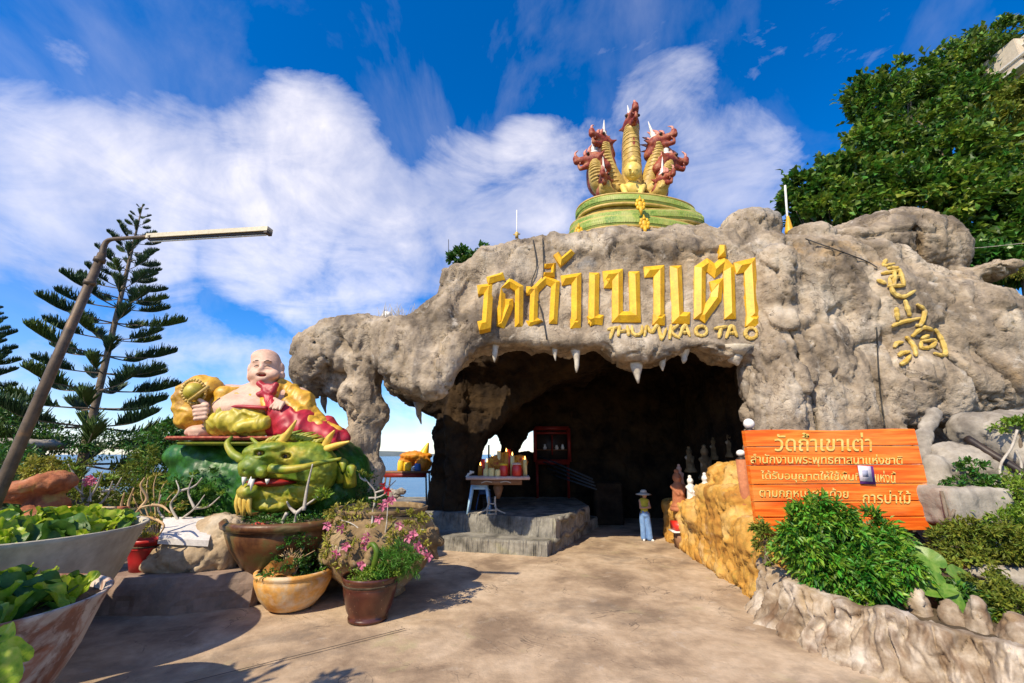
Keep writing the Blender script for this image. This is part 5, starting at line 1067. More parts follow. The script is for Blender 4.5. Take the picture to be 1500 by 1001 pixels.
# ================================================================ POTS AND PLANTS ON THE LEFT
def pot(name, label, c, prof, m, cat='pot', soil=None, seg=48, wob=None, rimd=None, soilz=None):
    root = empty(name, c, label, cat); t_ = []
    rt, zt_ = prof[-1]; th = max(.03, rt*.06)
    inner = [(rt-th*.4, zt_+.005), (rt-th, zt_-.01), (rt-th*1.2, zt_-.16)]
    v, f = lathe(prof+inner, c, seg, wob); f = f[:-1]; obj('bowl', (v, f), m, root)
    sz = zt_-(.10 if soilz is None else soilz); v, f = lathe([(rt-th*.9, sz-.03), (rt-th*.9, sz), (.01, sz+.04)], c, 32); obj('soil', (v, f), M['soil'], root); return root, np.array(c)+np.array([0, 0, sz]), rt-th
M['bowl_white'] = mat('weathered_white_bowl', [(.38, .34, .26), (.52, .47, .37), (.60, .54, .43)], .75, 1.2, bump=.3, bscale=18, bdist=.008, spots=[(2.0, .58, .72, .45, (.38, .30, .20)), (6, .64, .72, .5, (.30, .22, .14))])
M['bowl_stain'] = mat('brown_stained_bowl', [(.50, .43, .36), (.62, .52, .44)], .75, 1.4, bump=.3, bscale=18, bdist=.008, spots=[(1.3, .47, .54, .9, (.19, .07, .035)), (3.5, .50, .60, .8, (.32, .13, .07)), (7, .58, .66, .6, (.10, .045, .025))])
M['terracotta_y'] = mat('yellow_terracotta', [(.60, .25, .04), (.72, .38, .10), (.66, .50, .32)], .7, 2.6, bump=.3, bscale=26, bdist=.006, spots=[(3, .55, .7, .6, (.66, .58, .46)), (2, .58, .7, .6, (.62, .26, .04))])
M['glaze_brown'] = mat('brown_glaze', [(.032, .008, .005), (.06, .014, .008), (.095, .03, .015)], .3, 3, bump=.2, bscale=20, bdist=.006, spec=.6, spots=[(14, .64, .70, .7, (.40, .24, .14)), (2.2, .60, .72, .5, (.10, .03, .02))])
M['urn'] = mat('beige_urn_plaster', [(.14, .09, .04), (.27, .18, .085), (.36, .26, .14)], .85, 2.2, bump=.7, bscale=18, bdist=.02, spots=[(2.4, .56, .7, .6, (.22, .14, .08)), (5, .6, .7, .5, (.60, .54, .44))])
M['jar_glaze'] = mat('dragon_jar_glaze', [(.06, .022, .010), (.13, .055, .02), (.09, .08, .025)], .4, 2, bump=.4, bscale=16, bdist=.015, spots=[(2.6, .56, .7, .6, (.34, .25, .11))])
M['terracotta'] = mat('terracotta', [(.38, .12, .05), (.52, .20, .09)], .8, 3, bump=.5, bscale=22, bdist=.012, spots=[(3, .58, .7, .4, (.62, .36, .22))])
M['rusty'] = mat('rusty_rock', [(.20, .06, .03), (.36, .12, .05), (.46, .22, .12)], .9, 3, bump=.9, bscale=14, bdist=.03, spots=[(3, .56, .7, .6, (.40, .34, .08))])
M['red_pot'] = mat('red_plastic_pot', [(.34, .012, .012), (.42, .02, .02)], .4, 3)
lm1, lm2, lm3 = heart_leaf(cup=.30, wav=.07, split=.1), heart_leaf(cup=.20, wav=.10, split=.2), heart_leaf(cup=.34, wav=.06, split=.05)
for me_, k in ((lm1, 'lotus_leaf'), (lm2, 'lotus_leaf'), (lm3, 'leaf_deep')): me_.materials.append(M[k])
def leafbowl(plabel, root_c, R_, n, smin_, smax_, hz, group=None):
    pl = empty('water_plant', root_c, plabel, 'plant'); pos = []
    for k in range(n):
        a = rng.uniform(0, 2*math.pi); r = R_*math.sqrt(rng.random())*1.02; s_ = rng.uniform(smin_, smax_); h = hz*(.25+.75*rng.random())*(1.1-.45*(r/R_))
        p = root_c+np.array([r*math.cos(a), r*math.sin(a), h]); tilt = rng.uniform(15, 62)
        inst('leaf', (lm1, lm2, lm3)[rng.integers(0, 3)], pl, p, (rng.normal()*.35, R(tilt), a+rng.normal()*.8+math.pi*(rng.random() < .25)), (s_, s_*rng.uniform(.7, 1.0), s_))
        pos.append(p)
    st = [tri(tube([np.array([root_c[0]+(p[0]-root_c[0])*.7, root_c[1]+(p[1]-root_c[1])*.7, root_c[2]-.05]), p], .010, 4)) for p in pos]
    obj('stalks', joinA(st), M['leaf_bright'], pl, kind='stuff'); return pl
def bowlprof(Rr, H, foot=.42): return [(Rr*foot, 0), (Rr*foot*1.02, .03), (Rr*(foot+.14), H*.14), (Rr*.74, H*.38), (Rr*.88, H*.64), (Rr*.965, H*.88), (Rr*1.0, H*.965), (Rr*1.03, H)]
# second (farther) bowl
e2 = P(186, 776, 5.9); cx2 = P(12, 780, 5.9); r2_ = float(e2[0]-cx2[0])*.90; H2 = float(e2[2])
b2, s2, q2 = pot('planter_bowl', 'huge pale grey concrete bowl of green leaves, the farther of the two at the left', (cx2[0], 5.9, 0), bowlprof(r2_, H2, .36), M['bowl_white'], 'planter', seg=72)
leafbowl('mass of glossy green leaves filling the farther huge bowl', s2+np.array([0, 0, .0]), q2*.88, 150, .15, .28, .26)
e1 = P(126, 886, 4.2); cx1 = P(-62, 886, 4.2); r1_ = float(e1[0]-cx1[0])*.88; H1 = float(e1[2])
b1, s1, q1 = pot('planter_bowl', 'huge white bowl with brown peeling stains at the bottom left corner', (cx1[0], 4.2, 0), bowlprof(r1_, H1, .36), M['bowl_stain'], 'planter', seg=72)
leafbowl('mass of light green leaves filling the stained bowl at the left', s1, q1*.86, 130, .13, .26, .26)
# a third one, only its leaves reach into the picture
c3_ = P(-75, 985, 3.1); H3 = float(c3_[2])-.10
b3_, s3, q3_ = pot('planter_bowl', 'nearest planter bowl hidden at the bottom left corner below two round leaves', (c3_[0]-.15, 3.0, 0), bowlprof(.50, max(H3, .4), .4), M['bowl_white'], 'planter')
pl3 = empty('water_plant', s3, 'round light green leaves poking in at the bottom left corner', 'plant')
for (x, y, Y, sc_, rot) in [(2, 932, 3.2, .13, (R(30), R(20), R(-20))), (10, 960, 3.1, .15, (R(40), R(10), R(30))), (-10, 985, 3.0, .2, (R(20), R(20), 0))]:
    p = P(x, y, Y); inst('leaf', lm1, pl3, p, rot, sc_); obj('stalk', tube([s3, (s3+p)/2+np.array([0, 0, .08]), p], .012, 5), M['leaf_bright'], pl3)
def gz_y(px, py, z=0): return GZ(px, py, z)
# yellow terracotta bowl
pc1 = gz_y(412, 900); sP = S(pc1); pw = 55*sP
yb, ys_, yr = pot('flower_pot', 'round yellow terracotta bowl with an orange rim on the concrete', (pc1[0], pc1[1]+pw*.5, 0), [(pw*.45, 0), (pw*.62, .05), (pw*.84, pw*.34), (pw*.98, pw*.66), (pw*1.01, pw*.80), (pw*.98, pw*.86), (pw*1.03, pw*.90), (pw*1.03, pw*.97), (pw*.97, pw*.99)], M['terracotta_y'])
bp_ = gz_y(530, 917); sB = S(bp_); bw = 35*sB; bh = 62*sB
br, bs, brr = pot('flower_pot', 'dark brown glazed round pot with a lighter foot and scalloped rim', (bp_[0], bp_[1]+bw*.8, 0), [(bw*.84, 0), (bw*.86, .05), (bw*.80, .06), (bw*.95, bh*.25), (bw*1.12, bh*.6), (bw*1.16, bh*.80), (bw*1.10, bh*.86), (bw*1.20, bh*.90), (bw*1.26, bh*1.0)], M['glaze_brown'])
# tall grass-like and leafy plants
yc = np.array([ys_[0], ys_[1], ys_[2]])
def localclump(c, specs): return [(np.array(c)+np.array(d), (rx, rx, rz)) for d, rx, rz in specs]
hb = plant('potted_shrub', 'small dense green shrub growing in the yellow bowl', 'plant', yc, localclump(yc, [((-.18, 0, .30), .34, .24), ((.20, .05, .34), .34, .26), ((0, 0, .62), .30, .22), ((-.05, -.3, .12), .30, .12), ((.30, -.1, .15), .26, .16)]), 2600, .075, .034, M['leaf_dark'], r=.025, jitter=.8)
M['dry'] = mat('dry_stem', [(.50, .30, .14), (.64, .46, .26)], .8, 8)
stm = [tri(tube(curve([yc+np.array([rng.normal()*.06, -.15+rng.normal()*.04, 0]), yc+np.array([rng.normal()*.09, -.2, .22]), yc+np.array([rng.normal()*.16, -.24, .38+.12*rng.random()])], 6), interp([.014, .010, .004], 6), 5)) for _ in range(22)]
obj('dry_stems', joinA(stm), M['dry'], hb, kind='stuff')
dl = heart_leaf(cup=.5, wav=.12, split=.1); dl.materials.append(mat('dry_orange_leaf', [(.62, .24, .04), (.74, .40, .12)], .6, 9, trans=.2))
for k, (dx, dz, r_) in enumerate([(-.18, .10, 10), (-.02, .14, 60), (-.10, .06, 120)]): inst('dead_leaf', dl, hb, yc+np.array([dx, -.40, dz]), (R(60), R(r_*.3), R(r_)), .30)
bc = np.array([bs[0], bs[1], bs[2]])
plant('potted_shrub', 'low bright green herb filling the brown glazed pot', 'plant', bc, localclump(bc, [((0, 0, .10), .34, .13), ((.25, -.05, .14), .22, .12), ((-.2, 0, .06), .18, .08)]), 2000, .045, .026, M['leaf_bright'], r=.012, jitter=.9)
def fern(c, label, n, Ln, m, spread=.6, up=1.0):
    out = []
    for _ in range(n):
        a = rng.uniform(0, 6.283); d = np.array([math.cos(a), math.sin(a), 0])*spread*rng.uniform(.4, 1.1); L_ = Ln*rng.uniform(.6, 1.1)
        out.append(tri(tube(curve([c, c+d*L_*.5+np.array([0, 0, up*L_*.7]), c+d*L_*1.1+np.array([0, 0, up*L_*(.75+.3*rng.normal()*.5)])], 6), interp([.007, .006, .002], 6), 4)))
    tag(obj('tuft', joinA(out), m, kind='stuff'), label, 'plant')
cg = P(575, 838, float(bs[1])); M['needle_bright'] = mat('feather_leaf', [(.05, .19, .015), (.12, .28, .03)], .5, 5, trans=.3)
plant('fern', 'feathery vivid green fern leaning right of the brown pot', 'plant', bc+np.array([.25, .1, 0]), pc((572, 826, bs[1]-.1, 22, 20), (588, 810, bs[1], 18, 18), (556, 834, bs[1]-.1, 14, 12), (600, 828, bs[1], 14, 12)), 2600, .11, .012, M['needle_bright'], r=.012, jitter=.8)
ca_ = [bc, P(548, 830, bs[1]-.2), P(552, 808, bs[1]-.25), P(545, 797, bs[1]-.2), P(538, 804, bs[1]-.2)]
tag(obj('cactus', tube(curve(ca_, 16), interp([.045, .05, .045, .02], 16), 10), M['leaf_bright']), 'curved green succulent stem hooking over above the brown pot', 'succulent')

# stone urn
uc = GZ(556, 862); ru = 80*S(P(556, 800, 9.2)); uc = np.array([P(556, 800, 9.1)[0], 9.1, 0.0]); Hu = float(P(556, 742, 9.1)[2])
prof = [(ru*.42, 0), (ru*.5, .05), (ru*.46, .12), (ru*.80, Hu*.28), (ru*1.0, Hu*.52), (ru*.99, Hu*.70), (ru*.84, Hu*.88), (ru*.76, Hu*.93), (ru*.80, Hu*.96), (ru*.82, Hu*1.0)]
urn, us, ur = pot('stone_urn', 'big round beige stone urn with carved petals and dragon head handles', uc, prof, M['urn'], 'urn', seg=64, wob=lambda a, z: .012*math.sin(11*a)+.012*math.sin(5*a+z*5))
for k in range(16):
    a = math.pi+math.pi*(k+.5)/16; dcx = [sphere(uc+np.array([ru*.97*math.cos(a+.02*j), ru*.97*math.sin(a+.02*j), Hu*.50+j*.08]), (.10-.018*j, .10-.018*j, .10), 6, 8) for j in range(3)]
    obj('petal', join(dcx), M['urn'], urn)
for sx, aa in ((1, -.25), (-1, math.pi+.3)):
    p = uc+np.array([ru*1.0*math.cos(aa), ru*1.0*math.sin(aa), Hu*.66]); dd = np.array([math.cos(aa), math.sin(aa), 0])
    v, f = sculpt([E(p, (.17, .17, .20), k=.08), C(p, p+dd*.20-np.array([0, 0, .06]), .12, .08, k=.06), C(p-np.array([0, 0, .1]), p+dd*.14-np.array([0, 0, .34]), .08, .04, k=.05), E(p+dd*.1+np.array([0, 0, .14]), .06, k=.04)], .025); obj('dragon_head_handle', (v, f), M['urn'], urn)
# dragon jar (wide glazed bowl)
jc = np.array([P(418, 800, 9.0)[0], 9.0, 0.0]); rj = 84*S(P(418, 756, 9.0)); Hj = float(P(418, 756, 9.0)[2])
prof = [(rj*.40, 0), (rj*.42, Hj*.12), (rj*.36, Hj*.18), (rj*.62, Hj*.40), (rj*.84, Hj*.66), (rj*.93, Hj*.84), (rj*.90, Hj*.88), (rj*1.0, Hj*.91), (rj*1.02, Hj*.97), (rj*.98, Hj*1.0)]
jar, js, jr_ = pot('glazed_jar', 'wide brown glazed jar with a red flower relief behind the yellow bowl', jc, prof, M['jar_glaze'], 'jar', seg=64)
M['relief_red'] = mat('relief_red', [(.42, .03, .015), (.60, .10, .04)], .5, 12)
pr_ = P(377, 784, jc[1]-rj*.72); fl = [sphere(pr_, (.07, .05, .07), 6, 8)]
for ring_, nn_, rr4 in ((.10, 7, .065), (.19, 11, .07)):
    for k in range(nn_): a = 2*math.pi*k/nn_; fl.append(sphere(pr_+np.array([ring_*math.cos(a), .01, ring_*.8*math.sin(a)]), (rr4, .04, rr4), 5, 7))
obj('flower_relief', join(fl), M['relief_red'], jar, kind='stuff')
obj('vine_relief', tube(curve([P(345, 800, jc[1]-rj*.66), P(362, 806, jc[1]-rj*.66), P(372, 815, jc[1]-rj*.6), P(378, 826, jc[1]-rj*.5)], 14), interp([.05, .035, .05], 14), 7), M['stalactite'], jar)
plant('jar_greenery', 'low green creepers filling the wide glazed jar', 'plant', js, localclump(js, [((-.6, 0, .05), .40, .10), ((.2, .1, .05), .5, .10), ((.6, -.2, .06), .4, .12), ((-.1, -.5, .05), .5, .08)]), 1800, .06, .03, M['leaf_dark'], r=.012, jitter=.9)
# bonsai: bare pale branches with leaf rosettes and pink flowers
M['petal_pink'] = mat('pink_petal', [(.62, .10, .24), (.78, .32, .42)], .5, 20, trans=.3); M['petal_red'] = mat('red_petal', [(.55, .02, .03)], .5, 20, trans=.3)
def rosette(cs, n, L, W, m, root, name, jitter=.25, up=.45):
    C_ = []; N_ = []
    for c in cs:
        d = rng.normal(size=(n, 3)); d /= np.linalg.norm(d, axis=1)[:, None]; d[:, 2] = np.abs(d[:, 2])*.6+up; C_.append(np.array(c)+d*.02); N_.append(d)
    obj(name, leaves(np.concatenate(C_), np.concatenate(N_), L, W, .2, .0, jitter), m, root, smooth=False)
def bonsai(label, base, paths, tips, m, nl=14, L=.10, W=.035, flowers=(), fm='petal_pink', r=.03, bark='pale_bark', cat='plant', name='desert_rose'):
    root = empty(name, base, label, cat)
    for p in paths: obj('branch', tube(curve(p, 18), interp([r, r*.7, r*.35], 18), 7), M[bark], root)
    if len(tips): rosette(tips, nl, L, W, m, root, 'foliage')
    for f_ in flowers:
        c = np.array(f_); d = np.array([[math.cos(a), -.5, math.sin(a)] for a in np.linspace(0, 2*math.pi, 6)[:-1]]); obj('flower', leaves(np.repeat(c[None], 5, 0), d, .10, .08, .2, 0, .05), M[fm], root, smooth=False)
    return root
Yj = 8.4
def PP(pts, Y): return [P(x, y, Y+(.05*math.sin(i*2.0))) for i, (x, y) in enumerate(pts)]
bonsai('bare forked pale shrub with one thin tall stem rising before the dragon jaw', P(432, 800, Yj), [PP([(430, 786), (432, 765), (434, 752)], Yj), PP([(434, 752), (425, 744), (420, 735)], Yj), PP([(434, 752), (446, 742), (466, 728)], Yj), PP([(420, 752), (414, 765), (416, 778)], Yj), PP([(445, 748), (450, 715), (458, 680)], Yj)], [P(472, 724, Yj), P(478, 730, Yj), P(468, 735, Yj)], M['leaf_bright'], 26, .16, .04, r=.035)
Yu = 8.2
tips = [P(480+rng.uniform(0, 140), 745+rng.uniform(0, 85), Yu+rng.uniform(-.3, .3)) for _ in range(26)]
fl_ = [P(*q, Yu-.35) for q in [(560, 742), (567, 736), (574, 733), (535, 792), (538, 786), (535, 799), (530, 828), (480, 770), (500, 775), (598, 788), (606, 783), (612, 800), (620, 806), (555, 760), (585, 770), (507, 800), (492, 812), (628, 815)]]
br_ = [PP([(556, 850), (552, 820), (545, 795), (520, 770), (500, 762)], Yu), PP([(556, 850), (560, 810), (566, 770), (568, 742)], Yu), PP([(552, 820), (580, 795), (610, 778), (622, 776)], Yu), PP([(545, 800), (530, 785), (512, 780)], Yu), PP([(556, 830), (590, 820), (615, 812)], Yu), PP([(545, 770), (546, 750), (548, 740)], Yu)]
bonsai('flowering pink desert rose bush in front of the round stone urn', (bc[0], bc[1], bc[2]), br_, tips, M['leaf_yellow'], 15, .11, .035, fl_, r=.022)
Yq = 9.0
bonsai('bare grey twiggy shrub on the stone urn rim', us, [PP([(548, 742), (550, 722), (540, 708), (534, 700)], Yq), PP([(550, 722), (566, 716), (580, 704)], Yq), PP([(540, 730), (556, 728), (575, 716)], Yq), PP([(536, 705), (528, 700), (526, 694)], Yq)], [P(532, 697, Yq), P(528, 694, Yq), P(540, 700, Yq), P(552, 738, Yq), P(515, 738, Yq)], M['leaf_olive'], 12, .09, .035, [P(562, 712, Yq-.1), P(568, 720, Yq-.1)], 'petal_red', r=.022)
plant('potted_shrub', 'yellowish leafy plant spilling over the front of the stone urn', 'plant', (uc[0]-.3, uc[1]-ru*.5, Hu*.9), pc((500, 752, 8.3, 26, 14), (530, 746, 8.3, 22, 12), (600, 758, 8.2, 24, 14), (488, 790, 8.1, 18, 20), (512, 815, 8.0, 22, 18), (610, 800, 8.1, 22, 22), (575, 800, 7.95, 18, 18)), 1100, .09, .032, M['leaf_yellow'], r=.014, jitter=.8)

# left garden
def gy(px, py, z=TZ): return GZ(px, py, z)
tan = M['pale_rock']
M['tan_rock'] = mat('tan_garden_rock', [(.28, .20, .12), (.44, .33, .21), (.52, .43, .31)], .9, 2, bump=.8, bscale=12, bdist=.03, spots=[(2, .55, .7, .5, (.16, .10, .06))])
M['marble'] = mat('white_stone_slab', [(.60, .56, .54), (.74, .70, .67)], .55, 3, spots=[(3, .58, .7, .4, (.42, .38, .34))])
boulder([ex(262, 815, 8.6, 34, 34, 26, k=.15), ex(300, 808, 8.7, 36, 34, 34, k=.15), ex(335, 800, 8.8, 24, 30, 44, k=.15), ex(235, 825, 8.5, 20, 24, 12, k=.1), ex(320, 770, 8.9, 26, 26, 16, k=.1)], M['tan_rock'], 'rough tan boulder carrying the white slab beside the glazed jar', .06, 2, .04)
sl = [P(240, 758, 8.85), P(318, 757, 8.95), P(306, 792, 8.30), P(232, 788, 8.20)]
sv_ = np.array([q+np.array([0, 0, d]) for d in (0, -.10) for q in sl]); tag(obj('stone_slab', (sv_, [(3, 2, 1, 0), (4, 5, 6, 7), (0, 1, 5, 4), (1, 2, 6, 5), (2, 3, 7, 6), (3, 0, 4, 7)]), M['marble'], smooth=False), 'white polished stone slab lying tilted on the tan boulder', 'slab')
rp = gy(200, 838); rw = 26*S(rp)
rpot, rs_, _r = pot('flower_pot', 'small red plastic pot behind the farther huge bowl', (rp[0]+.02, rp[1]+rw*.4, TZ), [(rw*.66, 0), (rw*.8, rw*.6), (rw*1.0, rw*1.5), (rw*1.08, rw*1.52), (rw*1.08, rw*1.7)], M['red_pot'])
bonsai('twisted bare shrub with curling yellowish stems above the red pot', rs_, [PP([(200, 790), (196, 762), (205, 745), (222, 740)], 8.0), PP([(196, 762), (188, 740), (196, 715)], 8.0), PP([(205, 745), (215, 730), (206, 712), (212, 700)], 8.0), PP([(190, 768), (178, 745), (182, 722)], 8.0), PP([(222, 740), (238, 742), (250, 752)], 8.0), PP([(205, 758), (225, 760), (240, 770), (232, 786)], 8.0)],
       [P(205+rng.uniform(-16, 20), 775+rng.uniform(-16, 16), 8.0) for _ in range(16)], M['leaf_yellow'], 12, .10, .025, r=.03, bark='dry')
hbx = [('tangled leafless shrub with pale twisting branches in front of the dragon flank', 8.8, [[(250, 790), (262, 765), (285, 745), (300, 725)], [(262, 765), (250, 740), (262, 720), (258, 704)], [(285, 745), (305, 742), (322, 728)], [(285, 745), (276, 722), (282, 700)], [(250, 770), (232, 748), (236, 725)], [(262, 720), (285, 712), (296, 700)]], [(244, 700), (300, 722), (322, 726), (282, 698), (236, 722), (262, 745), (300, 745)]),
       ('dark twiggy bare shrub between the terracotta rock and the dragon', 8.2, [[(130, 760), (128, 735), (112, 715), (98, 700)], [(128, 735), (142, 712), (150, 690)], [(134, 750), (156, 728), (165, 705)], [(112, 715), (108, 695), (100, 680)], [(128, 740), (120, 728), (122, 700)], [(150, 720), (168, 715), (178, 700)]], [(98, 698), (108, 690), (165, 703)])]
for lb, Y_, pth, tp_ in hbx: bonsai(lb, P(*pth[0][0], Y_), [PP(q, Y_) for q in pth], [P(*q, Y_) for q in tp_], M['leaf_bright'], 12, .10, .03, r=.026)
bonsai('pink water lily flower standing among the twigs at the left', P(133, 730, 8.0), [PP([(133, 735), (132, 720), (133, 708)], 8.0)], [], M['leaf_bright'], flowers=[P(133, 704, 8.0), P(128, 706, 8.0), P(138, 706, 8.0), P(133, 701, 8.0)], r=.012, name='lily')
boulder([ex(60, 712, 7.6, 40, 34, 16, rot=(0, R(-12), 0), k=.12), ex(30, 722, 7.5, 26, 26, 14, k=.1), ex(82, 705, 7.6, 18, 24, 14, k=.1), cp((60, 730), (40, 780), 7.6, 7.4, 15, 20, k=.1), ex(75, 745, 7.7, 18, 20, 20, k=.1)], M['rusty'], 'rusty red weathered rock shaped like a mushroom behind the farther huge bowl', .05, 2.5, .035, 'red_rock', .03, 'rock')
plant('bonsai_tuft', 'yellow green leafy tuft on top of the rusty red rock', 'plant', P(64, 700, 7.7), pc((62, 686, 7.7, 24, 14), (50, 696, 7.7, 18, 8), (78, 692, 7.7, 14, 10)), 1300, .07, .035, M['leaf_yellow'], r=.015, jitter=.9)
tr_ = P(143, 752, 7.4); trg = empty('flower_trough', tr_, 'small orange terracotta trough with a pale ledge behind the farther huge bowl', 'planter')
for q, h_ in (((0, -.14, 0), (.38, .02, .09)), ((0, .14, 0), (.38, .02, .09)), ((-.36, 0, 0), (.02, .119, .09)), ((.36, 0, 0), (.02, .119, .09)), ((0, 0, -.06), (.339, .119, .02))): obj('side', bevbox(tr_+np.array(q), h_, .008, rot=None), M['terracotta'], trg)
obj('rim', bevbox(tr_+np.array([0, -.15, .10]), (.40, .04, .02), .008), M['terracotta_y'], trg)
bonsai('tall tangle of thin yellow stems between the slab and the shrubs', P(228, 790, 8.9), [PP([(228+dx*.2, 790), (226+dx*.6, 750+abs(dx)*.4), (222+dx, 712+abs(dx)), (226+dx*1.3, 690+abs(dx)*1.4)], 8.9) for dx in (-34, -24, -15, -7, 3, 12, 22, 33)], [P(226+dx*1.3, 694+abs(dx)*1.4, 8.9) for dx in (-34, -24, -15, -7, 3, 12, 22, 33)]+[P(rng.uniform(190, 270), rng.uniform(715, 780), 8.9) for _ in range(14)], M['leaf_yellow'], 14, .10, .03, r=.018, bark='dry')
# background garden plants
gpl = [('dark green low shrub left of the dragon', ((250, 655, 11.2, 26, 22), (235, 690, 10.8, 30, 26), (262, 630, 11.5, 20, 20), (240, 640, 11.4, 18, 14)), 2600, .13, .06, 'leaf_dark', 11.2, 260),
       ('vivid green bushy plant against the dragon flank', ((285, 735, 9.4, 30, 22), (255, 730, 9.4, 26, 24), (300, 700, 9.6, 24, 16), (270, 755, 9.2, 30, 14)), 2600, .09, .04, 'leaf_deep', 9.4, 280),
       ('yellowish shrub with narrow leaves behind the trough', ((200, 700, 10.0, 22, 26), (215, 680, 10.2, 16, 18), (190, 730, 9.6, 22, 20), (225, 715, 9.8, 16, 18)), 2000, .12, .025, 'leaf_olive', 9.8, 205),
       ('low dark hedge plants on the lawn edge under the pine', ((110, 650, 13.5, 60, 14), (60, 640, 13.8, 50, 18), (170, 645, 13.6, 40, 12), (0, 620, 13.0, 50, 34), (210, 650, 13.0, 24, 14)), 4500, .14, .05, 'leaf_dark', 13.5, 110),
       ('green mixed plants around the terracotta rock', ((110, 730, 8.6, 24, 20), (92, 755, 8.0, 24, 16), (160, 735, 8.4, 22, 18), (100, 690, 9.0, 26, 16), (150, 705, 9.0, 26, 12)), 2400, .09, .04, 'leaf_olive', 8.4, 120),
       ('shaded plants at the left edge behind the lamp pole', ((-5, 680, 9.0, 40, 22), (20, 660, 10.0, 30, 14), (0, 740, 8.0, 24, 20)), 2000, .12, .05, 'leaf_dark', 9.5, 10),
       ('dark creeper between the dragon claws and the urn', ((520, 720, 10.4, 24, 30), (545, 740, 10.0, 20, 24), (500, 745, 9.6, 20, 16)), 1800, .09, .04, 'leaf_dark', 10.0, 520)]
for lb, cl, n, L_, W_, mm, Y_, bx in gpl:
    b_ = P(bx, 750, Y_); b_[2] = TZ; plant('shrub', lb, 'shrub', b_, pc(*cl), n, L_, W_, M[mm], r=.02, jitter=.75)
# low rubble wall far behind the lawn
rubble = []
for k in range(230):
    t = rng.random(); x = -19.5+14.5*t; y = 20.4+rng.uniform(-.15, .15); z = TZ+.05+rng.uniform(0, .42); r_ = rng.uniform(.10, .19); s_ = sphere((x, y, z), (r_*1.3, r_, r_*.85), 5, 7); rubble.append((s_[0]+rng.normal(size=s_[0].shape)*.012, s_[1]))
tag(obj('rubble_wall', join(rubble), M['pale_rock'], kind='stuff', smooth=False), 'low wall of pale rubble stones along the far edge of the lawn', 'wall')
boulder([ex(30, 652, 12.5, 44, 50, 8, k=.1), ex(0, 668, 12.0, 40, 50, 8, k=.1)], M['pale_rock'], 'flat grey rock shelf at the left edge under the pines', .05, 2, .07)

# ================================================================ LAMP POLE
M['steel'] = mat('weathered_steel_pole', [(.09, .065, .048), (.16, .115, .08)], .6, 6, bump=.3, bscale=40, bdist=.004, metal=.3, spots=[(3, .58, .7, .5, (.30, .16, .07))])
M['batten'] = mat('lamp_batten_cream', [(.62, .54, .38), (.70, .62, .46)], .5, 4)
a_, b_ = P(-14, 750, 6.0), P(150, 372, 6.0); lamp = empty('street_lamp', (a_[0]-.1, 6.0, 0), 'leaning weathered steel lamp pole with a long fluorescent arm at the left', 'street lamp')
obj('pole', tube([a_+(a_-b_)*.42, a_, (a_+b_)/2, b_], [.085, .078, .066, .055], 16), M['steel'], lamp)
for t in (.02, .12): obj('clamp', tube([b_+(a_-b_)*t, b_+(a_-b_)*(t+.018)], .075, 14), M['steel'], lamp)
obj('bracket', tube(curve([P(150, 374, 6.0), P(152, 362, 6.0), P(158, 353, 6.0), P(172, 350, 5.97), P(222, 347, 5.8)], 22), interp([.045, .038, .03, .028], 22), 10), M['steel'], lamp)
f0, f1 = P(218, 351, 5.85), P(395, 340.5, 5.6); dl_ = (f1-f0); Ld = np.linalg.norm(dl_); dl_ /= Ld; up_ = np.array([0, 0, 1.]); up_ = up_-dl_*(up_ @ dl_); up_ /= np.linalg.norm(up_); sd_ = np.cross(dl_, up_)
def obar(p, q, w, h, m, nm, par, dz=0.0):
    c = [(p+up_*dz)+sd_*sx*w+up_*sz*h for sx, sz in ((-1, -1), (1, -1), (1, 1), (-1, 1))]+[(q+up_*dz)+sd_*sx*w+up_*sz*h for sx, sz in ((-1, -1), (1, -1), (1, 1), (-1, 1))]
    return obj(nm, (np.array(c), [(3, 2, 1, 0), (4, 5, 6, 7), (0, 1, 5, 4), (1, 2, 6, 5), (2, 3, 7, 6), (3, 0, 4, 7)]), m, par, smooth=False)
obar(f0, f1, .060, .034, M['batten'], 'housing', lamp, .036); obar(f0+dl_*.02, f1-dl_*.02, .035, .014, M['dark_paint'], 'reflector', lamp, -.012)
obj('tube_lamp', tube([f0+dl_*.05-up_*.04, f1-dl_*.05-up_*.04], .014, 10), M['white'], lamp); obar(f1-dl_*.05, f1, .057, .034, M['dark_paint'], 'end_cap', lamp, .0)

# ================================================================ GLOBE LAMPS, ANTENNA, FLAG
for (x, y, Y, r, lb) in [(567, 463, 11.6, 7, 'white globe lamp on the rock top above the left pillar'), (724, 375, 11.3, 8, 'white globe lamp beside the shrub above the Thai lettering'), (1097, 621, 9.3, 7.5, 'white globe lamp just above the left corner of the orange board'), (1085, 664, 9.6, 6, 'small flattened white globe lamp on a brick post left of the orange board')]:
    p = P(x, y, Y); s_ = S(p); g_ = empty('globe_lamp', p-np.array([0, 0, r*s_*1.6]), lb, 'lamp', None); obj('globe', sphere(p, (r*s_, r*s_, r*s_*(.8 if r == 6 else 1)), 14, 20), M['globe'], g_)
    obj('holder', lathe([(.10, -r*s_*1.6), (.10, -r*s_*1.2), (.06, -r*s_*.95), (.05, -r*s_*.8)], p, 14), M['dark_paint'], g_)
    if y > 600: obj('post', tube([p-np.array([0, 0, r*s_*1.5]), np.array([p[0], p[1], .3])], .07 if r > 7 else .12, 10), M['dark_paint'] if r > 7 else M['terracotta'], g_)
an = empty('antenna', P(757, 362, 11.8), 'thin mast with a small yellowish fitting on the rock top', 'antenna')
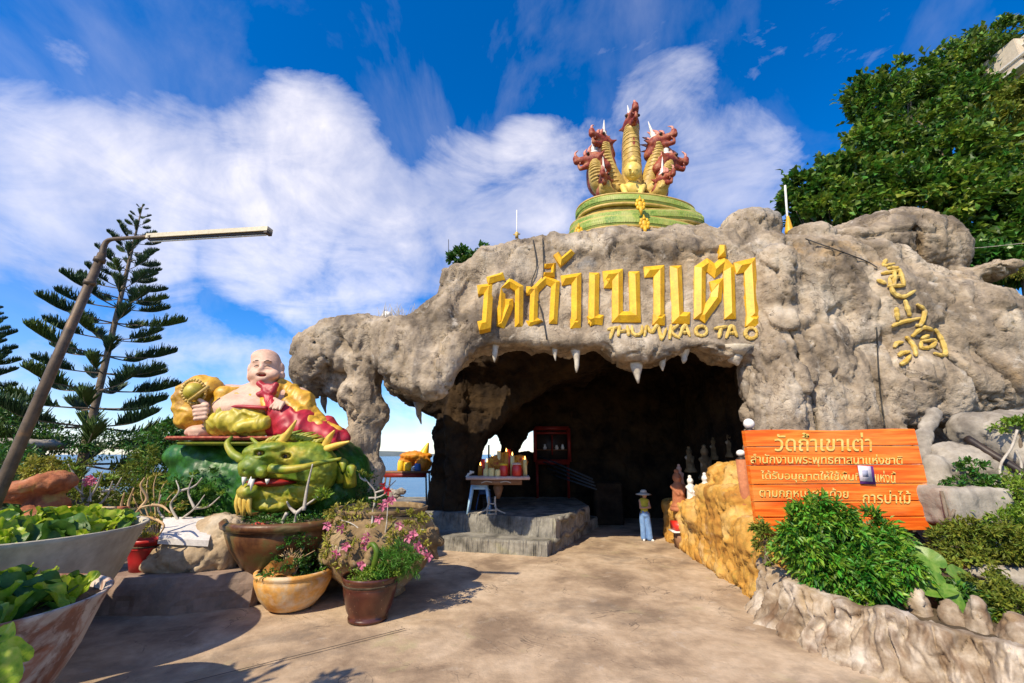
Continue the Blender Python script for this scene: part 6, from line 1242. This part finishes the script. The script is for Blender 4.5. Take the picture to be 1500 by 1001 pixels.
obj('mast', tube([P(757, 366, 11.8), P(757, 308, 11.8)], .018, 6), M['white'], an); obj('fitting', bevbox(P(757, 345, 11.8), (.05, .05, .10), .01), M['gold_dull'], an); obj('crossbar', tube([P(752, 344, 11.8), P(762, 343, 11.8)], .02, 6), M['gold_dull'], an)
tag(obj('antenna', tube([P(657, 380, 11.4), P(657, 351, 11.4)], .010, 5), M['wire']), 'very thin dark rod beside the round shrub on the rock top', 'rod')
fp = empty('flagpole', P(1153, 342, 11.8), 'white pole with a furled yellow flag at its foot on the rock top', 'flagpole'); obj('pole', tube([P(1155, 345, 11.8), P(1150, 272, 11.8)], .032, 8), M['white'], fp)
v, f = sculpt([cp((1154, 318), (1156, 340), 11.75, 11.75, 2, 6, k=.04)], .03); obj('flag', (v, f), M['gold'], fp)
tag(obj('overhead_wire', tube(curve([P(1130, 356, 11.0), P(1230, 352, 11.3), P(1330, 362, 11.5), P(1420, 364, 12), P(1540, 352, 12.5)], 30), .010, 4), M['pale_bark']), 'thin pale wire strung across the boulder on top of the rock', 'wire')
# pavilion high on the slope
PVc = P(1522, 85, 18.6); pav = empty('hill_pavilion', ondrop(PVc), 'pale tiered pavilion corner with an arched opening high among the trees', 'pavilion'); M['cream'] = mat('cream_wall', [(.60, .50, .38), (.70, .60, .46)], .8, 1)
pzb = float(pav.location.z); sPv = S(PVc)
obj('wall', bevbox((PVc[0], PVc[1]+.9, (pzb+PVc[2])/2+.4), (26*sPv, .9, (PVc[2]-pzb)/2+1.0), .03), M['cream'], pav, smooth=False)
for (y, w) in [(52, 22), (66, 26), (82, 30), (100, 34)]:
    p = P(1522, y, 18.6); e_ = obj('eave', bevbox((p[0], p[1]+.5, p[2]), (w*sPv*1.0, 1.3, .055), .02), M['white'], pav, smooth=False)
    q = p+np.array([-w*sPv*1.0, -.8, 0]); obj('eave_tip', tube([q, q+np.array([-.07, 0, .18]), q+np.array([-.12, 0, .36])], [.07, .06, .02], 8), M['white'], e_)
arch = [PVc+np.array([.55*math.cos(a), -.92 if False else 0, .6*math.sin(a)]) for a in np.linspace(0, math.pi, 12)]; obj('arch', tube([q+np.array([-.25, -.02, 0]) for q in arch], .10, 8), M['bark'], pav)
obj('arch_panel', sphere(PVc+np.array([-.25, .02, .05]), (.46, .06, .5), 10, 16), M['gold_dull'], pav)
# ================================================================ THINGS IN THE CAVE MOUTH
M['cloth_orange'] = mat('orange_plastic', [(.70, .22, .02), (.80, .36, .03)], .5, 5, trans=.15); M['red_plastic'] = mat('red_plastic', [(.55, .02, .012), (.66, .04, .02)], .35, 5, spec=.6); M['yellow_plastic'] = mat('yellow_plastic', [(.82, .52, .03)], .4, 5)
M['blue_plastic'] = mat('blue_plastic', [(.05, .16, .45)], .4, 4); M['stool_blue'] = mat('pale_blue_plastic', [(.38, .60, .78), (.44, .66, .84)], .4, 4); M['stool_dark'] = mat('dark_blue_plastic', [(.05, .12, .32)], .4, 4)
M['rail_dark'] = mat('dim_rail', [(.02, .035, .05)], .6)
M['iron'] = mat('cream_cast_iron', [(.50, .43, .33), (.60, .53, .42)], .55, 6, bump=.2); M['table_top'] = mat('pink_table_top', [(.66, .42, .34), (.76, .56, .48)], .5, 4); M['wood'] = mat('brown_wood', [(.20, .09, .04), (.30, .15, .07)], .6, 4, bump=.3)
M['cab_red'] = mat('cabinet_red', [(.16, .010, .008), (.24, .02, .012)], .5, 3); M['flame'] = mat('candle_flame', [(.9, .5, .1)], .5, emit=((1, .55, .12), 6.0)); M['candle'] = mat('candle_wax', [(.85, .62, .20), (.90, .75, .40)], .4, 4)
Yt = 13.55
def tz_(px, py): return P(px, py, Yt)
tp0, tp1 = P(683, 697, Yt), P(776, 704, Yt); TT = float((tp0[2]+tp1[2])/2); tcx = float((tp0[0]+tp1[0])/2); thw = float(tp1[0]-tp0[0])/2
tb = empty('offering_table', (tcx, Yt+.3, z2), 'pink topped offering table on a cast iron treadle stand full of red and orange candles', 'table')
obj('table_top', bevbox((tcx, Yt+.35, TT), (thw, .50, .045), .012), M['table_top'], tb); obj('apron', bevbox((tcx-.05, Yt-.05, TT-.12), (thw*.8, .03, .075), .008), M['wood'], tb)
orn = [tube(curve([(tcx-.05+s_*(.12), Yt-.09, TT-.12), (tcx-.05+s_*.3, Yt-.09, TT-.09), (tcx-.05+s_*.45, Yt-.09, TT-.14)], 10), .016, 6) for s_ in (-1, 1)]
for o_ in orn: obj('carved_scroll', o_, M['iron'], tb)
obj('pedestal', lathe([(.10, TT-.15), (.16, TT-.3), (.10, TT-.5), (.05, TT-.62)][::-1], (tcx, Yt+.3, 0), 20), M['wood'], tb)
fx = P(720, 745, Yt)[0]; gh = TT-z2
for s_ in (-1, 1):
    obj('leg', tube(curve([(fx+s_*.10, Yt+.1, z2+gh*.48), (fx+s_*.10, Yt+.1, z2+.3), (fx+s_*.16, Yt+.05, z2+.14), (fx+s_*.42, Yt, z2+.03)], 14), interp([.03, .03, .028, .02], 14), 8), M['iron'], tb)
obj('crossbar', tube([(fx-.12, Yt+.1, z2+gh*.28), (fx+.12, Yt+.1, z2+gh*.28)], .022, 8), M['iron'], tb)
for (dx, dz) in ((-.13, .06), (.13, .06)): obj('leg', bevbox((fx+dx, Yt-.02, z2+.10), (.025, .03, .10), .005), M['iron'], tb)
obj('treadle', bevbox((fx, Yt-.02, z2+.13), (.13, .10, .018), .005), M['iron'], tb); obj('treadle', bevbox((fx, Yt-.05, z2+.02), (.16, .03, .02), .005), M['iron'], tb)
def jarv(p, r, h, m, label, lid=None, group='candles and jars on the offering table', name='offering_jar', cat='jar'):
    root = empty(name, p, label, cat, group); obj('glass', lathe([(r*.8, 0), (r, h*.1), (r, h*.8), (r*.85, h*.9), (r*.9, h)], p, 16), m, root)
    if lid: obj('lid', lathe([(r*.95, h), (r*.95, h*1.12), (r*.5, h*1.18)], p, 16), lid, root)
    return root
def at(px, Y, z): q = P(px, 700, Y); return np.array([q[0], Y, z])
zt = TT+.047
jarv(at(738, Yt+.10, zt), .13, .32, M['red_plastic'], 'squat red jar with a yellow lid at the front of the offering table', M['yellow_plastic'])
jarv(at(757, Yt+.05, zt), .15, .34, M['red_plastic'], 'largest red jar with a pink lid at the front right of the offering table', M['table_top'])
jarv(at(720, Yt+.10, zt), .10, .24, M['candle'], 'short glowing cream candle jar left of the red jars'); jarv(at(729, Yt+.0, zt), .08, .20, M['candle'], 'small cream candle cup touching the red jar'); jarv(at(712, Yt+.2, zt), .09, .22, M['candle'], 'cream candle cup nearest the left end of the red jars')
cand = 0
ORD = ['first', 'second', 'third', 'fourth', 'fifth', 'sixth', 'seventh', 'eighth', 'ninth', 'tenth', 'eleventh', 'twelfth', 'thirteenth', 'fourteenth', 'fifteenth']
for k in range(15):
    px = 703+k*4.7+rng.uniform(-1, 1); Yk = Yt+rng.uniform(.35, .72); h = rng.uniform(.55, 1.0)*(1-.5*abs(k-8)/8); p = at(px, Yk, zt)
    c_ = empty('candle', p, '%s tall %s candle from the left in the back rows of the offering table' % (ORD[k], ['orange', 'red', 'cream', 'orange'][k % 4]), 'candle', 'tall candles at the back of the offering table')
    obj('wax', tube([p, p+np.array([0, 0, h])], [.075, .065], 10), [M['cloth_orange'], M['red_plastic'], M['candle'], M['cloth_orange']][k % 4], c_)
    if k % 2 == 0: obj('flame', lathe([(.008, h), (.022, h+.03), (.012, h+.07), (.002, h+.11)], p, 8), M['flame'], c_)
v, f = sculpt([E(at(722+7*k, Yt+.62, zt+.22+.16*math.sin(k*1.3+.5)+.12*(k in (2, 3))), (.17, .14, .26), k=.06) for k in range(7)], .035); v = v+vnormals(v, f)*(.04*ridged(v, 5, 2))[:, None]
M['garland'] = mat('orange_garland', [(.34, .10, .01), (.66, .24, .02), (.76, .42, .04)], .7, 7, spots=[(6, .56, .66, .8, (.45, .03, .015))])
tag(obj('garland_heap', (v, f), M['garland']), 'heap of orange and red flower garlands behind the candles on the offering table', 'garlands')
wh = empty('paper_ornament', at(684, Yt, zt), 'crumpled white paper ornament at the left end of the offering table', 'ornament')
for k in range(3): obj('paper', bevbox(at(685+k*3, Yt+.02*k, zt+.03+.05*k), (.07, .01, .03), .003, rot=(0, R(30*k-50), .3)), M['white'], wh)
# plastic chair-like stool
def stool(c, s_, m, label):
    root = empty('plastic_stool', c, label, 'stool', None); h = .62*s_
    obj('seat', bevbox((c[0], c[1], c[2]+h), (.20*s_, .20*s_, .022), .012), m, root); obj('apron', join([bevbox((c[0], c[1]+sy*.19*s_, c[2]+h-.06), (.19*s_, .008, .05), .003) for sy in (-1, 1)]), m, root)
    for sx in (-1, 1):
        for sy in (-1, 1): obj('leg', tube([(c[0]+sx*.17*s_, c[1]+sy*.17*s_, c[2]+h-.02), (c[0]+sx*.26*s_, c[1]+sy*.24*s_, c[2])], [.035*s_, .022*s_], 6), m, root)
    return root
stool(np.array([P(702, 748, 13.95)[0], 13.95, z2]), 1.30, M['stool_blue'], 'pale blue plastic stool beside the offering table'); stool(np.array([P(709, 745, 14.8)[0], 14.8, z2]), .95, M['stool_dark'], 'dark blue plastic stool behind the pale blue one')
# second table in the left opening
Y2 = 15.6; t2 = P(595, 692, Y2); tb2 = empty('side_table', (t2[0], Y2, z2), 'low dark table under offerings in the left opening of the cave', 'table')
hw2 = 34*S(t2); obj('table_top', bevbox((t2[0], Y2+.3, t2[2]), (hw2, .4, .035), .01), M['wood'], tb2)
for sx in (-1, 1):
    for sy in (0, .6): obj('leg', tube([(t2[0]+sx*hw2*.85, Y2+sy, t2[2]-.02), (t2[0]+sx*hw2*.95, Y2+sy, z2)], .03, 6), M['bark'], tb2)
zt2 = float(t2[2])+.036
for (px, dy, r, h, m, lb) in [(586, .05, .12, .36, 'yellow_plastic', 'orange yellow bottle standing leftmost on the side table'), (596, .1, .15, .30, 'yellow_plastic', 'squat yellow pail next to the orange bottle on the side table'), (611, .1, .12, .26, 'blue_plastic', 'small blue jar between the yellow pail and the orange heap'), (604, .05, .06, .14, 'white', 'tiny white cup in front of the blue jar')]:
    jarv(at(px, Y2+dy, zt2), r, h, M[m], lb, None, 'things on the side table')
v, f = sculpt([ex(610, 668, Y2+.4, 24, 14, 6, k=.08), ex(620, 680, Y2+.3, 12, 10, 12, k=.08), ex(596, 676, Y2+.45, 12, 10, 9, k=.08), ex(600, 670, Y2+.4, 12, 10, 3, k=.05)], .04); v = v+vnormals(v, f)*(.05*fbm(v, 5, 3))[:, None]
tag(obj('orange_cloth', (v, f), M['cloth_orange']), 'heap of bright orange cloth and flowers at the back of the side table', 'cloth'); v, f = sculpt([cp((627, 650), (620, 668), Y2+.4, Y2+.4, 2, 8, k=.05)], .035); tag(obj('flag', (v, f), M['yellow_plastic']), 'folded yellow flag leaning on the pillar behind the side table', 'flag')
tag(obj('roof_apron', bevbox((float(t2[0]), Y2-.12, float(t2[2])-.10), (hw2*.9, .01, .07), .003), M['cab_red']), 'dark red cloth strip hanging under the side table edge', 'cloth')
# red cabinet deep in the cave
cb0 = P(809, 652, 18.3); cab = empty('red_cabinet', (cb0[0], 18.4, z2), 'red framed glass fronted cabinet hanging at the back of the cave', 'cabinet'); s_ = S(cb0); hw, hh_ = 25*s_, 24*s_
obj('back', bevbox((cb0[0], 18.62, cb0[2]), (hw, .03, hh_), .01), M['dark_paint'], cab)
for (dx, dz, w, h) in ((-hw, 0, .07, hh_), (hw, 0, .07, hh_), (0, hh_, hw, .08), (0, -hh_, hw, .10), (0, hh_*.72, hw, .05), (0, 0, .03, hh_*.6)): obj('frame', bevbox((cb0[0]+dx, 18.42+.002*abs(dz), cb0[2]+dz), (w, .09, h), .008), M['cab_red'], cab)
obj('shelf', bevbox((cb0[0], 18.5, cb0[2]-.2), (hw*.94, .07, .02), .004), M['wood'], cab)
for lx, hx_ in ((-.3, .22), (.2, .18), (.45, .22)): obj('figurine', lathe([(.06, 0), (.08, .08), (.04, .14), (.05, .18), (.02, hx_)], (cb0[0]+lx, 18.48, cb0[2]-.18), 10), M['white'], cab)
for sx in (-1, 1): obj('leg', bevbox((cb0[0]+sx*hw*.9, 18.45, (z2+cb0[2]-hh_)/2-.05), (.05, .08, (cb0[2]-hh_-z2)/2-.05), .005), M['cab_red'], cab)
bx_ = P(890, 718, 17.4); v, f = sculpt([B((bx_[0], 17.6, .75), (.48, .3, .70), .08, k=.1), E((bx_[0], 17.45, 1.35), (.5, .3, .2), k=.1)], .07); tag(obj('stone_stand', (v, f), M['rock_dark']), 'dim pale stone stand deep in the cave behind the person', 'stand')
for k in range(4):
    a0 = P(790+6*k, 668+9*k, 17.2); a1 = P(868+2*k, 702+5*k, 15.8); tag(obj('hand_rail', tube([a0, a1], .03, 6), M['rail_dark']), ' '.join(['dim', ['topmost', 'second', 'third', 'lowest'][k], 'slanting blue grey rail below the red cabinet']), 'rail', 'slanting rails below the red cabinet')
for (px, y0, y1, Y_) in [(669, 680, 735, 15.2), (704, 652, 676, 18.0), (716, 652, 676, 18.0)]:
    tag(obj('metal_post', tube([P(px, y1, Y_), P(px, y0, Y_)], .035, 8), M['stool_dark']), {669: 'thin blue grey post leaning on the inner rock pillar', 704: 'left thin post seen against the sky in the small back window', 716: 'right thin post seen against the sky in the small back window'}[px], 'post')
# figures on and behind the ochre wall
def figurine(px, py, Y, hpx, m, label, name='statuette', extra=()):
    b = P(px, py, Y); s_ = S(b)*hpx/34.; pr = [E(b+np.array([0, 0, 27*s_]), (4.2*s_, 4.2*s_, 4.8*s_), k=.02), E(b+np.array([0, 0, 33*s_]), (2.4*s_, 2.4*s_, 2*s_), k=.02), C(b+np.array([0, 0, 4*s_]), b+np.array([0, 0, 19*s_]), 6.2*s_, 5.0*s_, k=.03),
        C(b+np.array([-5*s_, 0, 19*s_]), b+np.array([-2*s_, -5*s_, 13*s_]), 2.3*s_, 1.8*s_, k=.02), C(b+np.array([5*s_, 0, 19*s_]), b+np.array([2*s_, -5*s_, 13*s_]), 2.3*s_, 1.8*s_, k=.02), E(b+np.array([0, 0, 2*s_]), (8*s_, 7*s_, 3*s_), k=.03), E(b+np.array([0, -4*s_, 27*s_]), (1.1*s_, 1.2*s_, 1.4*s_), k=.01)]
    root = empty(name, b, label, 'statue'); obj('figure', sculpt(pr, max(.012, .9*s_)), m, root); obj('base', lathe([(8.5*s_, -2*s_), (9*s_, 0), (8*s_, 1.5*s_)], b, 16), m, root); return root
figurine(1014, 735, 12.35, 36, M['white'], 'white standing statuette nearest the cave on the ochre wall'); figurine(1036, 733, 11.9, 38, M['white'], 'white robed statuette on the ochre wall beside the tall ochre hump')
figurine(996, 745, 13.3, 54, M['terracotta'], 'reddish seated figure in the shade behind the end of the ochre wall', extra=())
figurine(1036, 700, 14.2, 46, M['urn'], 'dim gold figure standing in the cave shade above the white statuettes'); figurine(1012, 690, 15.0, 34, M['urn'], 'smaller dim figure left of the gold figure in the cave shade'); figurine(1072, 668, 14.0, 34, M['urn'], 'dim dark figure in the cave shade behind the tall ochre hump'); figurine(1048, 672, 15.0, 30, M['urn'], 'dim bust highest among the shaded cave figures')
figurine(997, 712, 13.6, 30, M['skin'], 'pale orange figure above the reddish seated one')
rb = P(995, 770, 13.25); rbx = empty('red_box', rb, 'bright red box with a white tray beside the end of the ochre wall', 'box'); obj('box', bevbox(rb, (.19, .22, .12), .015), M['red_plastic'], rbx); obj('tray', bevbox(rb-np.array([.02, 0, .15]), (.23, .24, .022), .008), M['white'], rbx); obj('stand', bevbox((rb[0], rb[1], (rb[2]-.18)/2), (.14, .16, (rb[2]-.18)/2), .01), M['wood'], rbx)

# ================================================================ THE PERSON
M['p_skin'] = mat('person_skin', [(.42, .24, .16), (.50, .30, .20)], .55, 20); M['hat'] = mat('straw_hat', [(.62, .56, .46), (.74, .68, .56)], .85, 12, bump=.3); M['vest'] = mat('yellow_green_top', [(.42, .40, .03), (.52, .48, .05)], .8, 8, bump=.2)
M['denim'] = mat('light_blue_denim', [(.12, .24, .48), (.20, .34, .58)], .85, 9, bump=.3, streak=(9, .4, (.08, .16, .36))); M['hair'] = mat('dark_hair', [(.02, .014, .01)], .6); M['shoe'] = mat('white_shoe', [(.78, .76, .72)], .5)
pp = GZ(947, 792); H = 1.50; per = empty('person', pp, 'person in straw sun hat, yellow top and blue trousers standing in the cave mouth', 'person')
def w(x, y, z): return pp+np.array([x, y, z])*H       # facing right of the camera
q = [E(w(.015, -.01, .905), (.052*H, .060*H, .070*H), k=.03), E(w(.035, -.03, .885), (.034*H, .036*H, .042*H), k=.03), E(w(.052, -.052, .902), (.009*H, .010*H, .013*H), k=.012), E(w(-.036, -.02, .90), (.010*H, .012*H, .018*H), k=.01), C(w(.005, 0, .80), w(.01, -.005, .86), .030*H, .026*H, k=.03),
     C(w(-.06, 0, .78), w(.06, -.02, .78), .040*H, .040*H, k=.04), C(w(0, 0, .74), w(0, 0, .56), .072*H, .062*H, k=.04), C(w(-.075, -.01, .78), w(-.085, -.04, .64), .028*H, .022*H, k=.02), C(w(-.085, -.04, .64), w(.03, -.13, .655), .021*H, .015*H, k=.015),
     C(w(.085, -.02, .78), w(.11, -.05, .65), .028*H, .022*H, k=.02), C(w(.11, -.05, .65), w(.06, -.14, .67), .021*H, .015*H, k=.015), C(w(-.04, 0, .52), w(-.045, 0, .28), .055*H, .036*H, k=.03), C(w(-.045, 0, .28), w(-.045, .01, .05), .036*H, .022*H, k=.02),
     C(w(.04, -.01, .52), w(.05, -.03, .28), .055*H, .036*H, k=.03), C(w(.05, -.03, .28), w(.055, -.03, .05), .036*H, .022*H, k=.02), E(w(.035, -.14, .66), (.016*H, .022*H, .02*H), k=.012), E(w(.062, -.15, .672), (.016*H, .022*H, .02*H), k=.012)]
for k in range(4):
    for bx in (.028, .058): q.append(C(w(bx+.006*k, -.15, .672-.011*k), w(bx+.012+.005*k, -.172, .668-.011*k), .0062*H, .0050*H, k=.005))
for bx, d_ in ((.028, -1), (.066, 1)): q.append(C(w(bx, -.145, .675), w(bx+.012, -.165, .69), .0070*H, .0055*H, k=.005))
body_ = obj('body', sculpt(q, .0125), M['p_skin'], per)
t_ = [C(w(-.055, 0, .775), w(.058, -.02, .775), .046*H, .046*H, k=.04), C(w(0, 0, .76), w(0, 0, .57), .080*H, .074*H, k=.04), C(w(-.03, -.015, .72), w(.04, -.03, .70), .05*H, .05*H, k=.03), E(w(0, 0, .545), (.088*H, .07*H, .03*H), k=.03)]
v, f = sculpt(t_, .0125); obj('top', (v+vnormals(v, f)*(.006*fbm(v, 14, 2))[:, None], f), M['vest'], per)
t_ = [C(w(0, 0, .54), w(0, 0, .50), .078*H, .085*H, k=.03), C(w(-.04, 0, .50), w(-.052, 0, .06), .062*H, .060*H, k=.015), C(w(.042, -.01, .50), w(.062, -.03, .06), .062*H, .062*H, k=.015)]
v, f = sculpt(t_, .0125); obj('trousers', (v+vnormals(v, f)*(.012*(1-2*np.abs(gnoise(v*np.array([9, 9, 1.5])))))[:, None], f), M['denim'], per)
for sx, a in ((-.052, (-.02, -.06)), (.065, (.05, -.07))):
    v, f = sculpt([C(w(sx, -.02, .022), w(sx+a[0], -.02+a[1], .016), .030*H, .022*H, k=.02), E(w(sx, 0, .03), (.032*H, .036*H, .03*H), k=.02)], .011); obj('shoe', (v, f), M['shoe'], per)
hv_, hf_ = lathe([(.068*H, .925*H), (.070*H, .95*H), (.060*H, .985*H), (.035*H, 1.0*H), (.004, 1.003*H)], (pp[0]+.012*H, pp[1]-.005*H, 0), 24)
hb_, hbf = lathe([(.068*H, .930*H), (.155*H, .905*H), (.160*H, .900*H), (.158*H, .911*H), (.068*H, .940*H)], (pp[0]+.012*H, pp[1]-.005*H, 0), 32, wob=lambda a, z: .05*math.sin(3*a))
hat = obj('hat', (hv_, hf_), M['hat'], per); obj('brim', (hb_, hbf), M['hat'], hat); obj('hat_band', lathe([(.0705*H, .928*H), (.0712*H, .945*H)], (pp[0]+.012*H, pp[1]-.005*H, 0), 24), M['hair'], hat)
obj('hair', sculpt([E(w(-.008, .012, .895), (.056*H, .056*H, .062*H), k=.02), C(w(-.03, .03, .88), w(-.03, .035, .80), .034*H, .022*H, k=.02)], .0125), M['hair'], per)
obj('phone', bevbox(w(.05, -.178, .70), (.030, .006, .055), .003, rot=(R(-20), 0, 0)), M['dark_paint'], per) if False else None
# tree standing left of the photographer's view, its shade falls on the forecourt
shade = [((-6.4, 1.6, 3.9), (1.0, .8, .5)), ((-5.5, 1.2, 3.6), (.8, .7, .5)), ((-4.9, 1.7, 3.9), (.6, .6, .4)), ((-7.0, .9, 4.2), (.9, .9, .5)), ((-4.3, .9, 3.5), (.6, .5, .35))]
plant('shade_tree', 'small leafy tree just left of the view shading the forecourt', 'tree', (-7.0, .2, 0), [(np.array(c), r) for c, r in shade], 2600, .26, .10, M['leaf_tree'], r=.10, droop=.3)
